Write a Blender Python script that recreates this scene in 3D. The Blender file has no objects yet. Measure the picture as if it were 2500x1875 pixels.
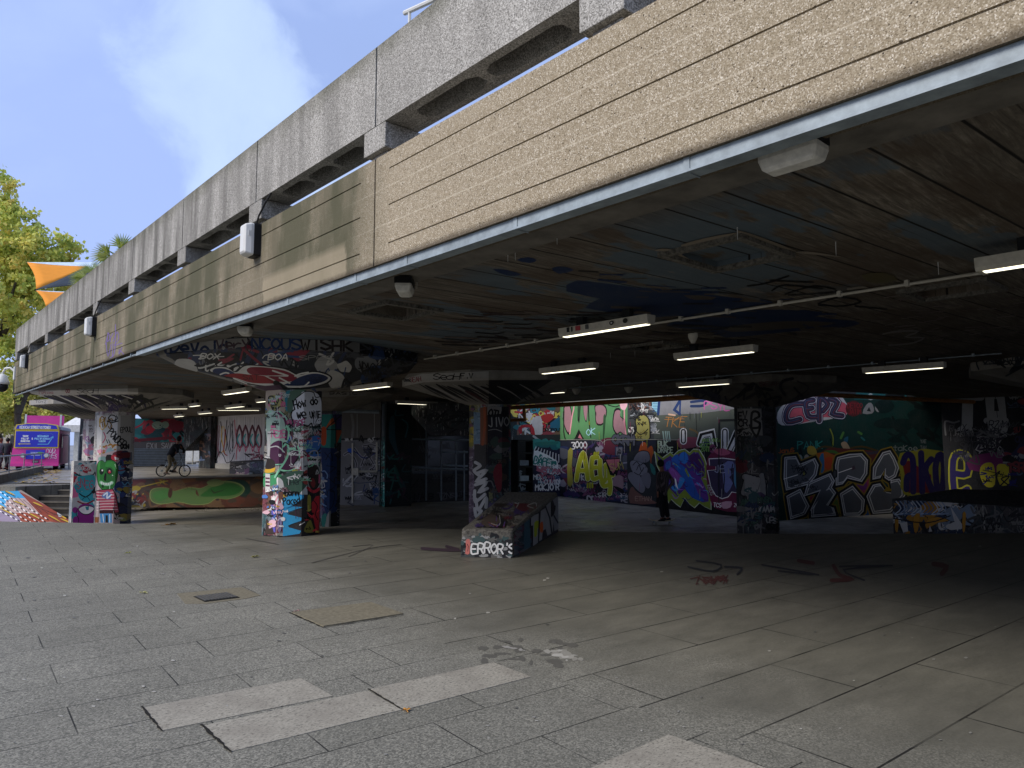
import bpy, math, random
from mathutils import Vector, Matrix
from mathutils.geometry import tessellate_polygon
random.seed(7)
SC = bpy.context.scene
COL = SC.collection
# ------------------------------------------------------------------ camera maths (photo pixels 2500x1875)
F = 1733.0; CX, CY = 1250.0, 937.5; EYE = 1.65
PIT = math.atan((1086 - CY) / F); YAW = math.atan((CX + 319) * math.cos(PIT) / F)
FW = Vector((math.sin(YAW) * math.cos(PIT), math.cos(YAW) * math.cos(PIT), math.sin(PIT)))
RT = Vector((math.cos(YAW), -math.sin(YAW), 0)); UP = RT.cross(FW)
O = Vector((0, 0, EYE))
def ray(x, y): return FW + RT * ((x - CX) / F) - UP * ((y - CY) / F)
def atz(x, y, z):
    d = ray(x, y); return O + d * ((z - EYE) / d.z)
def atX(x, y, X):
    d = ray(x, y); return O + d * (X / d.x)
def atD(x, y, D): return O + ray(x, y) * D
def proj(p):
    q = Vector(p) - O; z = q.dot(FW); return (CX + F * q.dot(RT) / z, CY - F * q.dot(UP) / z)
def ctr(px, D):
    p = atD(px, 1086, D); return (p.x, p.y)

cam = bpy.data.cameras.new('camera'); co = bpy.data.objects.new('camera', cam); COL.objects.link(co)
cam.sensor_width = 36; cam.lens = F / 2500 * 36; cam.clip_start = 0.05; cam.clip_end = 6000
co.location = O
co.rotation_euler = Matrix((RT, UP, -FW)).transposed().to_euler()
SC.camera = co
# ------------------------------------------------------------------ helpers
def H(s, k=1.0):
    s = s.lstrip('#'); s = s if len(s) == 6 else ''.join(c * 2 for c in s); r = []
    for i in (0, 2, 4):
        c = int(s[i:i+2], 16) / 255
        r.append((c / 12.92 if c <= 0.04045 else ((c + 0.055) / 1.055) ** 2.4) * k)
    return (r[0], r[1], r[2], 1)

def tag(o, label=None, cat=None, group=None, kind=None):
    if label: o['label'] = label
    if cat: o['category'] = cat
    if group: o['group'] = group
    if kind: o['kind'] = kind
    return o
def empty(name, loc, label, cat, group=None):
    o = bpy.data.objects.new(name, None); COL.objects.link(o); o.location = loc
    o.empty_display_size = 0.2
    return tag(o, label, cat, group)

class MB:
    def __init__(s): s.v = []; s.f = []; s.m = []; s.c = []; s.smooth = set()
    def add(s, verts, faces, m=0, c=(1, 1, 1, 1)):
        b = len(s.v); s.v += [tuple(p) for p in verts]
        for f in faces:
            s.f.append([b + i for i in f]); s.m.append(m); s.c.append(c)
        return s
    def box(s, a, b, m=0, c=(1, 1, 1, 1)):
        x0, y0, z0 = a; x1, y1, z1 = b
        return s.add([(x0,y0,z0),(x1,y0,z0),(x1,y1,z0),(x0,y1,z0),(x0,y0,z1),(x1,y0,z1),(x1,y1,z1),(x0,y1,z1)],
              [(0,3,2,1),(4,5,6,7),(0,1,5,4),(1,2,6,5),(2,3,7,6),(3,0,4,7)], m, c)
    def obox(s, o, ex, ey, ez, m=0, c=(1,1,1,1)):
        o = Vector(o); ex = Vector(ex); ey = Vector(ey); ez = Vector(ez)
        P = [o, o+ex, o+ex+ey, o+ey, o+ez, o+ex+ez, o+ex+ey+ez, o+ey+ez]
        return s.add(P, [(0,3,2,1),(4,5,6,7),(0,1,5,4),(1,2,6,5),(2,3,7,6),(3,0,4,7)], m, c)
    def prism(s, poly, z0, z1, m=0, c=(1,1,1,1)):
        n = len(poly)
        P = [(p[0], p[1], z0) for p in poly] + [(p[0], p[1], z1) for p in poly]
        tri = tessellate_polygon([[Vector((p[0], p[1], 0)) for p in poly]])
        F_ = [tuple(reversed(t)) for t in tri] + [tuple(i + n for i in t) for t in tri]
        F_ += [(i, (i + 1) % n, (i + 1) % n + n, i + n) for i in range(n)]
        return s.add(P, F_, m, c)
    def loft(s, rings, m=0, c=(1,1,1,1), cap=True):
        n = len(rings[0]); P = [p for r in rings for p in r]; F_ = []
        for k in range(len(rings) - 1):
            for i in range(n):
                j = (i + 1) % n; F_.append((k*n+i, k*n+j, (k+1)*n+j, (k+1)*n+i))
        if cap: F_.append(tuple(range(n))[::-1]); F_.append(tuple((len(rings)-1)*n + i for i in range(n)))
        return s.add(P, F_, m, c)
    def tube(s, pts, r, n=8, m=0, c=(1,1,1,1), cap=True):
        pts = [Vector(p) for p in pts]; rings = []
        rr = r if isinstance(r, (list, tuple)) else [r] * len(pts)
        side = None
        for i, p in enumerate(pts):
            d = (pts[min(i+1, len(pts)-1)] - pts[max(i-1, 0)]).normalized()
            if side is None:
                side = d.cross(Vector((0, 0, 1)))
                if side.length < 0.1: side = d.cross(Vector((1, 0, 0)))
            side = (side - d * side.dot(d)).normalized(); up = side.cross(d)
            rings.append([p + side * (rr[i] * math.cos(t * 2 * math.pi / n)) + up * (rr[i] * math.sin(t * 2 * math.pi / n)) for t in range(n)])
        return s.loft(rings, m, c, cap)
    def ball(s, c0, r, n=10, k=6, m=0, c=(1,1,1,1)):
        r = r if isinstance(r, (tuple, list)) else (r, r, r); rings = []
        for i in range(k + 1):
            t = -math.pi/2 + math.pi * (i if 0 < i < k else (0.02 if i == 0 else k - 0.02)) / k
            rings.append([(c0[0] + r[0]*math.cos(t)*math.cos(a*2*math.pi/n), c0[1] + r[1]*math.cos(t)*math.sin(a*2*math.pi/n), c0[2] + r[2]*math.sin(t)) for a in range(n)])
        return s.loft(rings, m, c)
    def wallseg(s, a, b, z0, z1, th, m=0, c=(1,1,1,1)):
        a = Vector((a[0], a[1], z0)); b = Vector((b[0], b[1], z0)); d = b - a
        n = Vector((-d.y, d.x, 0)).normalized()
        if n.dot(a - O) < 0: n = -n
        return s.obox(a, d, n * th, (0, 0, z1 - z0), m, c)
    def build(s, name, mats, parent=None, smooth=False, world=True, bevel=0):
        me = bpy.data.meshes.new(name); me.from_pydata(s.v, [], s.f)
        for m_ in (mats if isinstance(mats, (list, tuple)) else [mats]): me.materials.append(m_)
        me.polygons.foreach_set('material_index', s.m)
        if any(c != (1,1,1,1) for c in s.c):
            ca = me.color_attributes.new('paint', 'FLOAT_COLOR', 'CORNER'); buf = []
            for f, c in zip(s.f, s.c): buf += list(c) * len(f)
            ca.data.foreach_set('color', buf)
        if smooth: me.polygons.foreach_set('use_smooth', [True] * len(me.polygons))
        me.update()
        o = bpy.data.objects.new(name, me); COL.objects.link(o)
        if parent is not None:
            o.parent = parent
            if world:
                w = Vector((0, 0, 0)); q = parent
                while q is not None: w += q.location; q = q.parent
                o.location = -w
        if bevel:
            b = o.modifiers.new('bevel', 'BEVEL'); b.width = bevel; b.segments = 2; b.limit_method = 'ANGLE'
        return o
# one-mesh thing / setting
def solid(mb, name, mats, label, cat, group=None, **k):
    return tag(mb.build(name, mats, **k), label, cat, group)
def struct(mb, name, mats, kind='structure', **k):
    o = mb.build(name, mats, **k); o['kind'] = kind; return o
# ------------------------------------------------------------------ materials
class NT:
    def __init__(s, name):
        s.mat = bpy.data.materials.new(name); s.mat.use_nodes = True; s.t = s.mat.node_tree; s.t.nodes.clear()
        s.out = s.n('ShaderNodeOutputMaterial'); s.b = s.n('ShaderNodeBsdfPrincipled'); s.l(s.b.outputs[0], s.out.inputs[0])
        s.b.inputs['Specular IOR Level'].default_value = 0.3
        g = s.n('ShaderNodeNewGeometry'); s.pos = g.outputs['Position']
    def n(s, t, **k):
        x = s.t.nodes.new(t)
        for a, b in k.items(): setattr(x, a, b)
        return x
    def l(s, a, b): s.t.links.new(a, b)
    def put(s, sock, v):
        if hasattr(v, 'is_linked') or hasattr(v, 'links'): s.l(v, sock)
        else: sock.default_value = v
    def map(s, scale=(1,1,1), rot=(0,0,0), loc=(0,0,0), vec=None):
        m = s.n('ShaderNodeMapping'); s.l(vec if vec is not None else s.pos, m.inputs[0])
        m.inputs['Scale'].default_value = scale; m.inputs['Rotation'].default_value = rot; m.inputs['Location'].default_value = loc
        return m.outputs[0]
    def noise(s, scale, detail=4, rough=0.6, vec=None, out=0, dist=0):
        n = s.n('ShaderNodeTexNoise'); s.l(vec if vec is not None else s.pos, n.inputs['Vector'])
        n.inputs['Scale'].default_value = scale; n.inputs['Detail'].default_value = detail; n.inputs['Roughness'].default_value = rough; n.inputs['Distortion'].default_value = dist
        return n.outputs[out]
    def vor(s, scale, vec=None, out='Distance', feature='F1', rand=1):
        n = s.n('ShaderNodeTexVoronoi'); n.feature = feature; s.l(vec if vec is not None else s.pos, n.inputs['Vector'])
        n.inputs['Scale'].default_value = scale; n.inputs['Randomness'].default_value = rand
        return n.outputs[out]
    def ramp(s, v, stops, interp='LINEAR'):
        r = s.n('ShaderNodeValToRGB'); s.l(v, r.inputs[0]); e = r.color_ramp; e.interpolation = interp
        while len(e.elements) < len(stops): e.elements.new(0.5)
        for el, (p, c) in zip(e.elements, stops):
            el.position = p; el.color = c if isinstance(c, tuple) else (c, c, c, 1)
        return r.outputs[0]
    def mix(s, f, a, b, mode='MIX'):
        m = s.n('ShaderNodeMix', data_type='RGBA', blend_type=mode)
        for i, v in ((0, f), (6, a), (7, b)): s.put(m.inputs[i], v)
        return m.outputs[2]
    def math(s, op, a, b=0.0, c=None):
        m = s.n('ShaderNodeMath', operation=op); s.put(m.inputs[0], a); s.put(m.inputs[1], b)
        if c is not None: s.put(m.inputs[2], c)
        return m.outputs[0]
    def xyz(s, vec=None):
        x = s.n('ShaderNodeSeparateXYZ'); s.l(vec if vec is not None else s.pos, x.inputs[0]); return x.outputs
    def bump(s, h, st=0.5, d=0.01):
        b = s.n('ShaderNodeBump'); s.l(h, b.inputs['Height']); b.inputs['Strength'].default_value = st; b.inputs['Distance'].default_value = d
        s.l(b.outputs[0], s.b.inputs['Normal']); return b
    def fin(s, col, rough=0.8, metal=0.0, spec=None):
        s.put(s.b.inputs['Base Color'], col); s.put(s.b.inputs['Roughness'], rough); s.b.inputs['Metallic'].default_value = metal
        if spec is not None: s.b.inputs['Specular IOR Level'].default_value = spec
        return s.mat

def plain(name, col, rough=0.6, metal=0.0, var=0.25, scale=6, spec=0.3):
    t = NT(name); n = t.noise(scale, 5, 0.65)
    c = t.mix(t.ramp(n, [(0.3, 0.0), (0.7, 1.0)]), tuple(x * (1 - var) for x in col[:3]) + (1,), tuple(min(1, x * (1 + var * 0.5)) for x in col[:3]) + (1,))
    return t.fin(c, rough, metal, spec)

def m_beige():
    t = NT('exposed_aggregate_beige')
    v = t.vor(170, out='Color'); vs = t.xyz(v)[0]
    st = t.ramp(vs, [(0.0, H('#5c5344')), (0.12, H('#887b65')), (0.5, H('#9d907a')), (0.82, H('#b1a58e')), (1.0, H('#dbd2c0'))])
    big = t.noise(22, 5, 0.7)
    c = t.mix(t.ramp(big, [(0.35, 0.55), (0.7, 0.0)]), st, H('#80735a'))
    pits = t.ramp(t.vor(22), [(0.0, 1.0), (0.09, 1.0), (0.14, 0.0)])
    gate = t.ramp(t.noise(5, 2, 0.5), [(0.42, 0.0), (0.55, 1.0)])
    c = t.mix(t.math('MULTIPLY', pits, gate), c, H('#453a2c'))
    zl = t.xyz()[2]; wob = t.math('MULTIPLY', t.noise(1.5, 3, 0.5), 0.012); fl_ = None
    for z_ in (3.59, 3.925):
        q_ = t.ramp(t.math('ABSOLUTE', t.math('SUBTRACT', t.math('ADD', zl, wob), z_ + .006)), [(0.0, 1.0), (0.003, 1.0), (0.007, 0.0)]); fl_ = q_ if fl_ is None else t.math('MAXIMUM', fl_, q_)
    c = t.mix(t.math('MULTIPLY', fl_, 0.22), c, H('#e6dcc6'))
    # weathering that belongs to the concrete: greyer and greener towards the far end, streaks below the joints
    xy = t.xyz(); age = t.n('ShaderNodeMapRange'); t.l(xy[1], age.inputs[0]); age.inputs[1].default_value = 5.2; age.inputs[2].default_value = 5.9
    streak = t.noise(1.0, 5, 0.62, vec=t.map((0.5, 2.2, 0.32)))
    c2 = t.mix(t.ramp(streak, [(0.36, 0.95), (0.62, 0.45)]), c, H('#625c49'))
    c2 = t.mix(t.ramp(t.noise(1.3, 4, 0.6, vec=t.map((0.4, 1.0, 0.45), loc=(3, 1, 2))), [(0.42, 0.0), (0.58, 0.85)]), c2, H('#4c4b36'))
    c = t.mix(age.outputs[0], c, c2)
    pm = t.math('MULTIPLY', t.ramp(t.math('ABSOLUTE', t.math('SUBTRACT', xy[1], t.math('ADD', 6.75, t.math('MULTIPLY', t.noise(4, 3, 0.5), 0.4)))), [(0.0, 1.0), (0.93, 1.0), (0.97, 0.0)]), t.ramp(t.math('SUBTRACT', xy[2], 3.0), [(0.52, 1.0), (0.6, 0.0)]))
    c = t.mix(t.math('MULTIPLY', pm, 0.55), c, H('#a3967d'))
    # uneven dark brown edge along the bottom lip
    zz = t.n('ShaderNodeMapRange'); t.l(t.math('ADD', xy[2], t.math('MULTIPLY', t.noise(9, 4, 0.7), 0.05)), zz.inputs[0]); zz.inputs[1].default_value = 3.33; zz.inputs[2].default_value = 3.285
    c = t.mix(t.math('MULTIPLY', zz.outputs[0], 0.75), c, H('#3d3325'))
    h = t.math('ADD', t.math('MULTIPLY', vs, 0.6), t.math('MULTIPLY', pits, -2.0))
    t.bump(h, 0.55, 0.006)
    return t.fin(c, 0.9)

def m_grey():
    t = NT('grey_granite_aggregate')
    v = t.xyz(t.vor(120, out='Color'))[0]
    c = t.ramp(v, [(0.0, H('#65635d')), (0.35, H('#94918a')), (0.75, H('#b0ada5')), (1.0, H('#d0cdc5'))])
    s = t.noise(1.0, 6, 0.65, vec=t.map((3, 3.5, 0.35)))
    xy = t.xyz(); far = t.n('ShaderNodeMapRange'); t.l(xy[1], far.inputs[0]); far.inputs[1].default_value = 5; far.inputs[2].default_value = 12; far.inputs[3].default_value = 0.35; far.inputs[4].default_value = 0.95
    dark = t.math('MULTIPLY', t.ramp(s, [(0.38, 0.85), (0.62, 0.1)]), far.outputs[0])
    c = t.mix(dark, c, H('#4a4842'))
    top = t.n('ShaderNodeMapRange'); t.l(t.math('ADD', xy[2], t.math('MULTIPLY', t.noise(2.5, 4, 0.7), 0.5)), top.inputs[0]); top.inputs[1].default_value = 5.35; top.inputs[2].default_value = 5.62
    c = t.mix(t.math('MULTIPLY', top.outputs[0], 0.6), c, H('#47482f'))
    t.bump(v, 0.5, 0.004)
    return t.fin(c, 0.9)

def m_board():   # board marked soffit, planks run across the deck
    t = NT('board_marked_concrete')
    R = math.radians(4.5)
    vec = t.map((1, 1, 1), (0, 0, R)); xyz = t.xyz(vec)
    row = t.math('DIVIDE', xyz[1], 0.47); fr = t.math('FRACT', row); fl = t.math('FLOOR', row)
    wn = t.n('ShaderNodeTexWhiteNoise', noise_dimensions='1D'); t.l(fl, wn.inputs['W'])
    edge = t.math('MINIMUM', fr, t.math('SUBTRACT', 1.0, fr))
    line = t.ramp(edge, [(0.0, 1.0), (0.014, 1.0), (0.03, 0.0)])
    row2 = t.math('FRACT', t.math('DIVIDE', xyz[1], 0.1175)); e2 = t.math('MINIMUM', row2, t.math('SUBTRACT', 1.0, row2))
    line2 = t.math('MULTIPLY', t.ramp(e2, [(0.0, 1.0), (0.06, 0.0)]), t.ramp(t.noise(0.9, 3, 0.5), [(0.45, 0.0), (0.6, 0.6)]))
    grain = t.noise(1.0, 8, 0.75, vec=t.map((2.2, 26, 5), (0, 0, R)), dist=0.6)
    base = t.ramp(grain, [(0.3, H('#3c372f')), (0.5, H('#6b6357')), (0.7, H('#9c9385'))])
    base = t.mix(t.math('MULTIPLY', wn.outputs[0], 0.45), base, H('#48423a'))
    blot = t.noise(0.8, 6, 0.65, vec=t.map((1.2, 2.0, 1), (0, 0, R)))
    base = t.mix(t.ramp(blot, [(0.45, 0.0), (0.6, 0.7)]), base, H('#4f4235'))
    # brushed on slate blue buff-out paint
    bm = t.noise(0.55, 5, 0.62, vec=t.map((0.7, 1.7, 1), (0, 0, R), (4.3, 1.1, 0)))
    xs = t.xyz(); bx = t.n('ShaderNodeMapRange'); t.l(xs[0], bx.inputs[0]); bx.inputs[1].default_value = 3.9; bx.inputs[2].default_value = 4.6
    bx2 = t.n('ShaderNodeMapRange'); t.l(xs[0], bx2.inputs[0]); bx2.inputs[1].default_value = 8.5; bx2.inputs[2].default_value = 6.5
    blue = t.math('MULTIPLY', t.math('MULTIPLY', t.ramp(bm, [(0.5, 0.0), (0.53, 1.0)]), bx.outputs[0]), bx2.outputs[0])
    base = t.mix(t.math('MULTIPLY', blue, 0.85), base, t.mix(t.noise(3, 4, 0.6), H('#45545e'), H('#5f6d74')))
    sal = t.ramp(t.noise(1.1, 7, 0.7, vec=t.map((0.8, 1.5, 1), loc=(7, 2, 0))), [(0.62, 0.0), (0.68, 0.55)])
    base = t.mix(sal, base, H('#857a6c'))
    c = t.mix(t.math('MAXIMUM', line, line2), base, H('#15120e'))
    hh = t.math('SUBTRACT', t.math('MULTIPLY', grain, 0.5), line)
    t.bump(hh, 0.6, 0.01)
    return t.fin(c, 0.8)

def m_paving():
    t = NT('concrete_paving')
    R = math.radians(4.3)
    def brick(w, h, off, loc, ms=0.0045):
        b = t.n('ShaderNodeTexBrick'); t.l(t.map((1, 1, 1), (0, 0, R), loc), b.inputs['Vector'])
        b.offset = off; b.inputs['Scale'].default_value = 1; b.inputs['Brick Width'].default_value = w; b.inputs['Row Height'].default_value = h
        b.inputs['Mortar Size'].default_value = ms; b.inputs['Mortar Smooth'].default_value = 0.1
        b.inputs['Color1'].default_value = (0, 0, 0, 1); b.inputs['Color2'].default_value = (1, 1, 1, 1); b.inputs['Mortar'].default_value = (0.5, 0.5, 0.5, 1)
        return b.outputs['Color'], b.outputs['Fac']
    ca, fa = brick(1.04, 0.545, 0.37, (-0.62, 0.055, 0))
    cb, fb = brick(2.1, 0.66, 0.42, (0.5, 0.13, 0), 0.007)
    xs = t.xyz(); sw = t.math('GREATER_THAN', t.math('ADD', xs[0], t.math('MULTIPLY', xs[1], 0.02)), 3.75)
    fac = t.mix(sw, fa, fb); cc = t.mix(sw, ca, cb)
    # aggregate speckle wears smooth further in under the deck
    v = t.xyz(t.vor(110, out='Color'))[0]; v2 = t.noise(60, 3, 0.7)
    wear = t.ramp(t.math('ADD', t.math('MULTIPLY', t.noise(1.1, 5, 0.6), 1.2), t.math('MULTIPLY', t.math('SUBTRACT', xs[0], 3.7), 0.3)), [(0.45, 1.0), (1.0, 0.0)])
    sp = t.ramp(t.math('ADD', t.math('MULTIPLY', v, 0.65), t.math('MULTIPLY', v2, 0.35)), [(0.15, H('#504f47')), (0.4, H('#76746a')), (0.6, H('#8b887c')), (0.85, H('#aeaa9b'))])
    sm = t.ramp(t.math('ADD', t.math('MULTIPLY', t.noise(1.6, 8, 0.7, vec=t.map((0.8, 2.2, 1), (0, 0, 0.6))), 0.6), t.math('MULTIPLY', t.noise(45, 4, 0.75), 0.4)), [(0.32, H('#504f47')), (0.68, H('#7c796d'))])
    c = t.mix(t.math('MULTIPLY', wear, 0.85), sm, sp)
    c = t.mix(t.math('MULTIPLY', t.xyz(cc)[0], 0.22), c, H('#5c5b50'))
    c = t.mix(t.ramp(t.noise(0.45, 6, 0.65), [(0.42, 0.3), (0.6, 0.0)]), c, H('#4e4d46'))
    c = t.mix(t.ramp(t.noise(2.4, 5, 0.7, vec=t.map(loc=(9, 3, 0))), [(0.64, 0.0), (0.75, 0.4)]), c, H('#3c3b3a'))
    crack = t.math('MULTIPLY', t.ramp(fac, [(0.2, 0.0), (0.7, 1.0)]), t.ramp(t.noise(1.7, 4, 0.6), [(0.36, 0.35), (0.55, 0.95)]))
    c = t.mix(crack, c, H('#1d1c1a'))
    gum = t.ramp(t.vor(3.1), [(0.0, 1.0), (0.02, 1.0), (0.028, 0.0)])
    c = t.mix(t.math('MULTIPLY', gum, 0.55), c, H('#aba9a2'))
    h = t.math('SUBTRACT', t.math('MULTIPLY', t.math('MULTIPLY', v, wear), 0.35), fac)
    t.bump(h, 0.5, 0.006)
    rr = t.ramp(wear, [(0.0, 0.55), (1.0, 0.85)])
    return t.fin(c, rr)

def m_floor():
    t = NT('worn_concrete_floor')
    sm = t.ramp(t.noise(1.2, 8, 0.7, vec=t.map((0.6, 1.8, 1), (0, 0, 0.75))), [(0.3, H('#6c675c')), (0.7, H('#9b9485'))])
    b = t.n('ShaderNodeTexBrick'); t.l(t.map((1, 1, 1), (0, 0, 0.75)), b.inputs['Vector']); b.inputs['Scale'].default_value = 1; b.inputs['Brick Width'].default_value = 1.3; b.inputs['Row Height'].default_value = 0.65; b.inputs['Mortar Size'].default_value = 0.01
    c = t.mix(t.math('MULTIPLY', b.outputs['Fac'], 0.6), sm, H('#232220'))
    c = t.mix(t.ramp(t.noise(0.5, 6, 0.7), [(0.55, 0.0), (0.65, 0.6)]), c, H('#33312f'))
    t.bump(t.noise(5, 4, 0.6), 0.2, 0.01)
    return t.fin(c, t.ramp(t.noise(0.8, 4, 0.6), [(0.4, 0.3), (0.65, 0.65)]))

def m_slab():
    t = NT('pale_speckled_slab')
    v = t.noise(48, 4, 0.8, vec=t.map((1, 1.6, 1)))
    c = t.ramp(v, [(0.36, H('#3f3c36')), (0.43, H('#8c877a')), (0.6, H('#9f9a8c')), (0.8, H('#b5b0a2'))])
    c = t.mix(t.ramp(t.noise(3, 6, 0.7), [(0.45, 0.0), (0.65, 0.45)]), c, H('#777166'))
    t.bump(v, 0.3, 0.003)
    return t.fin(c, 0.85)

def m_paint(name='spray_paint'):
    t = NT(name)
    a = t.n('ShaderNodeAttribute', attribute_name='paint')
    g = t.noise(2.5, 7, 0.72); g2 = t.noise(28, 4, 0.7, vec=t.map((1, 1, 0.35)))
    c = t.mix(t.ramp(g, [(0.45, 0.0), (0.72, 0.22)]), a.outputs['Color'], H('#4a4742'))
    c = t.mix(t.ramp(g2, [(0.6, 0.0), (0.72, 0.4)]), c, H('#6d6a63'))
    t.bump(g2, 0.25, 0.004)
    return t.fin(c, 0.6)
def m_under(name, cols, k=0.5):
    """old layers of paint: torn patches of colour under a grey wash"""
    t = NT(name)
    v = t.n('ShaderNodeTexVoronoi'); v.feature = 'F1'; w = t.n('ShaderNodeVectorMath', operation='ADD')
    nz = t.noise(2.2, 5, 0.7, out=1); t.l(t.pos, w.inputs[0]); t.l(nz, w.inputs[1])
    t.l(w.outputs[0], v.inputs['Vector']); v.inputs['Scale'].default_value = 3.2
    n = len(cols); c = t.ramp(t.xyz(v.outputs['Color'])[0], [((i + 0.001) / n, H(x)) for i, x in enumerate(cols)], 'CONSTANT')
    c = t.mix(t.ramp(t.noise(1.3, 6, 0.7), [(0.35, k), (0.65, 0.15)]), c, H('#55534f'))
    dr = t.noise(1, 5, 0.7, vec=t.map((14, 14, 0.7)))
    c = t.mix(t.ramp(dr, [(0.56, 0.0), (0.62, 0.5)]), c, H('#c9c6bf'))
    c = t.mix(t.ramp(t.noise(9, 5, 0.7, dist=2.5), [(0.5, 0.0), (0.515, 0.7), (0.54, 0.7), (0.555, 0.0)]), c, H('#141414'))
    t.bump(t.noise(20, 4, 0.7), 0.25, 0.005)
    return t.fin(c, 0.65)
M = {}
M['beige'] = m_beige(); M['grey'] = m_grey(); M['board'] = m_board(); M['paving'] = m_paving(); M['floor'] = m_floor(); M['slab'] = m_slab(); M['paint'] = m_paint()
M['zinc'] = plain('galvanised_steel', H('#8f9a9f'), 0.55, 0.1, 0.3, 9, 0.4)
M['dark'] = plain('black_plastic', H('#17181a'), 0.5)
M['diff'] = plain('frosted_diffuser', H('#cfcfca'), 0.35, 0, 0.06)
M['dirty_diff'] = plain('dusty_frosted_diffuser', H('#d2cfc4'), 0.5, 0, 0.22, 20)
M['white_metal'] = plain('white_enamel_metal', H('#c2bdae'), 0.5, 0, 0.2, 12)
M['steel'] = plain('painted_steel_rail', H('#8b9096'), 0.4, 0.6, 0.2, 20)
M['cable'] = plain('black_cable', H('#101010'), 0.6)
M['under1'] = m_under('layered_old_paint', ['#6d7f86', '#8a3f4b', '#a9a59c', '#2f5f63', '#bdb6a8', '#2b2b2d', '#6b5a8a', '#93915a'])
M['under2'] = m_under('layered_white_paint', ['#c9c7c0', '#b9b7b2', '#8f98a0', '#d4cfc6', '#a58a95', '#c2bfb8'], 0.3)
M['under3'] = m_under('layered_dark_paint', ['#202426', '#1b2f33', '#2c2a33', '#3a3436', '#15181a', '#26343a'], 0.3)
M['dconc'] = plain('stained_concrete', H('#6e6960'), 0.9, 0, 0.4, 3)
M['darkstone'] = plain('dark_worn_stone', H('#3a3733'), .8, 0, .35, 4)
M['lconc'] = plain('pale_cast_concrete', H('#8f8b82'), 0.9, 0, 0.3, 3)
E_ = NT('fluorescent_tube'); E_.b.inputs['Emission Color'].default_value = (1.0, 0.95, 0.74, 1); E_.b.inputs['Emission Strength'].default_value = 1.5; M['tube'] = E_.fin(H('#fff6d0'), 0.5)

CEIL = 3.35; PIT_Z = -0.75; UPZ = 0.25
# ------------------------------------------------------------------ ground
edge_px = [(-700, 1256), (-250, 1268), (0, 1273), (170, 1276), (300, 1279), (650, 1283), (835, 1288), (1850, 1303), (2180, 1303), (2500, 1302), (2900, 1301)]
edge = [atz(x, y, 0) for x, y in edge_px]
near = [(p.x, p.y) for p in edge]
g = MB()
far_r = (40.0, -14.0)
poly = near + [far_r, (60, -60), (-60, -60), (-60, 40)]
n0 = len(poly)
tri = tessellate_polygon([[Vector((a, b, 0)) for a, b in poly]])
g.add([(a, b, 0) for a, b in poly], [tuple(t) for t in tri])
# kerb face of the step down
for i in range(len(near) - 1):
    a, b = near[i], near[i + 1]
    g.add([(a[0], a[1], 0), (b[0], b[1], 0), (b[0], b[1], PIT_Z), (a[0], a[1], PIT_Z)], [(0, 1, 2, 3)])
struct(g, 'paved_ground', M['paving'])
# big outer ground sheet reaching the horizon, below everything
g = MB(); g.add([(-3000, -3000, -0.9), (3000, -3000, -0.9), (3000, 3000, -0.9), (-3000, 3000, -0.9)], [(0, 1, 2, 3)])
struct(g, 'ground', M['dconc'])
# lowered skate floor
g = MB(); bb = [atz(x, y, PIT_Z) for x, y in ((-800, 1290), (0, 1275))]
pf = [(p[0] - 0.3, p[1] - 0.3) for p in near] + [(45, -12), (45, 45), (-5, 45)]
tri = tessellate_polygon([[Vector((a, b, 0)) for a, b in pf]])
g.add([(a, b, PIT_Z) for a, b in pf], [tuple(t) for t in tri]); struct(g, 'skate_floor', M['floor'])
# upper terrace
up_px = [(-900, 1192), (38, 1188), (183, 1182), (320, 1170), (640, 1163), (780, 1160)]
upe = [atz(x, y, UPZ) for x, y in up_px]
upl = [(p.x, p.y) for p in upe]
g = MB(); pu = upl + [(16.2, 30.5), (19.5, 60), (400, 900), (-900, 900), (-900, 60)]
tri = tessellate_polygon([[Vector((a, b, 0)) for a, b in pu]])
g.add([(a, b, UPZ) for a, b in pu], [tuple(t) for t in tri])
for i in range(len(upl) + 1):
    a, b = pu[i], pu[i + 1]
    g.add([(a[0], a[1], UPZ), (b[0], b[1], UPZ), (b[0], b[1], -0.9), (a[0], a[1], -0.9)], [(0, 1, 2, 3)])
struct(g, 'upper_terrace', M['floor'])
# ------------------------------------------------------------------ elevated walkway
XF = 3.27
deck = empty('elevated_walkway', (XF, 10, 3.25), 'long concrete walkway deck with beige board lined beam and grey parapet above', 'walkway')
Y0, Y1 = -7.0, 27.2
bj = [Y0, 5.47, 16.3, Y1]
fb = MB()
zs = [3.25, 3.41, 3.755, 4.085, 4.235]
fb.box((XF + 0.012, Y0, 3.25), (XF + 0.36, Y1, 4.23))
for k in range(3):
    a, b = bj[k] + (0.02 if k else 0), bj[k + 1] - 0.006
    ga, gb = a + (0.24 if k else 0), b - (0.22 if k < 2 else 0.15)
    for i in range(4):
        lo = zs[i] - (0.002 if i == 0 else -0.006); hi = zs[i + 1] - (0.006 if i < 3 else -0.004)
        fb.box((XF, ga, lo), (XF + 0.012, gb, hi))
    fb.box((XF, a, 3.248), (XF + 0.012, ga, 4.239)); fb.box((XF, gb, 3.248), (XF + 0.012, b, 4.239))
fb.build('fascia_beam', M['beige'], deck)
# end beam closing the deck at its far end
fb = MB(); fb.box((XF + 0.36, Y1 - 0.36, 3.25), (7.5, Y1, 4.23)); fb.build('end_beam', M['beige'], deck)
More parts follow.
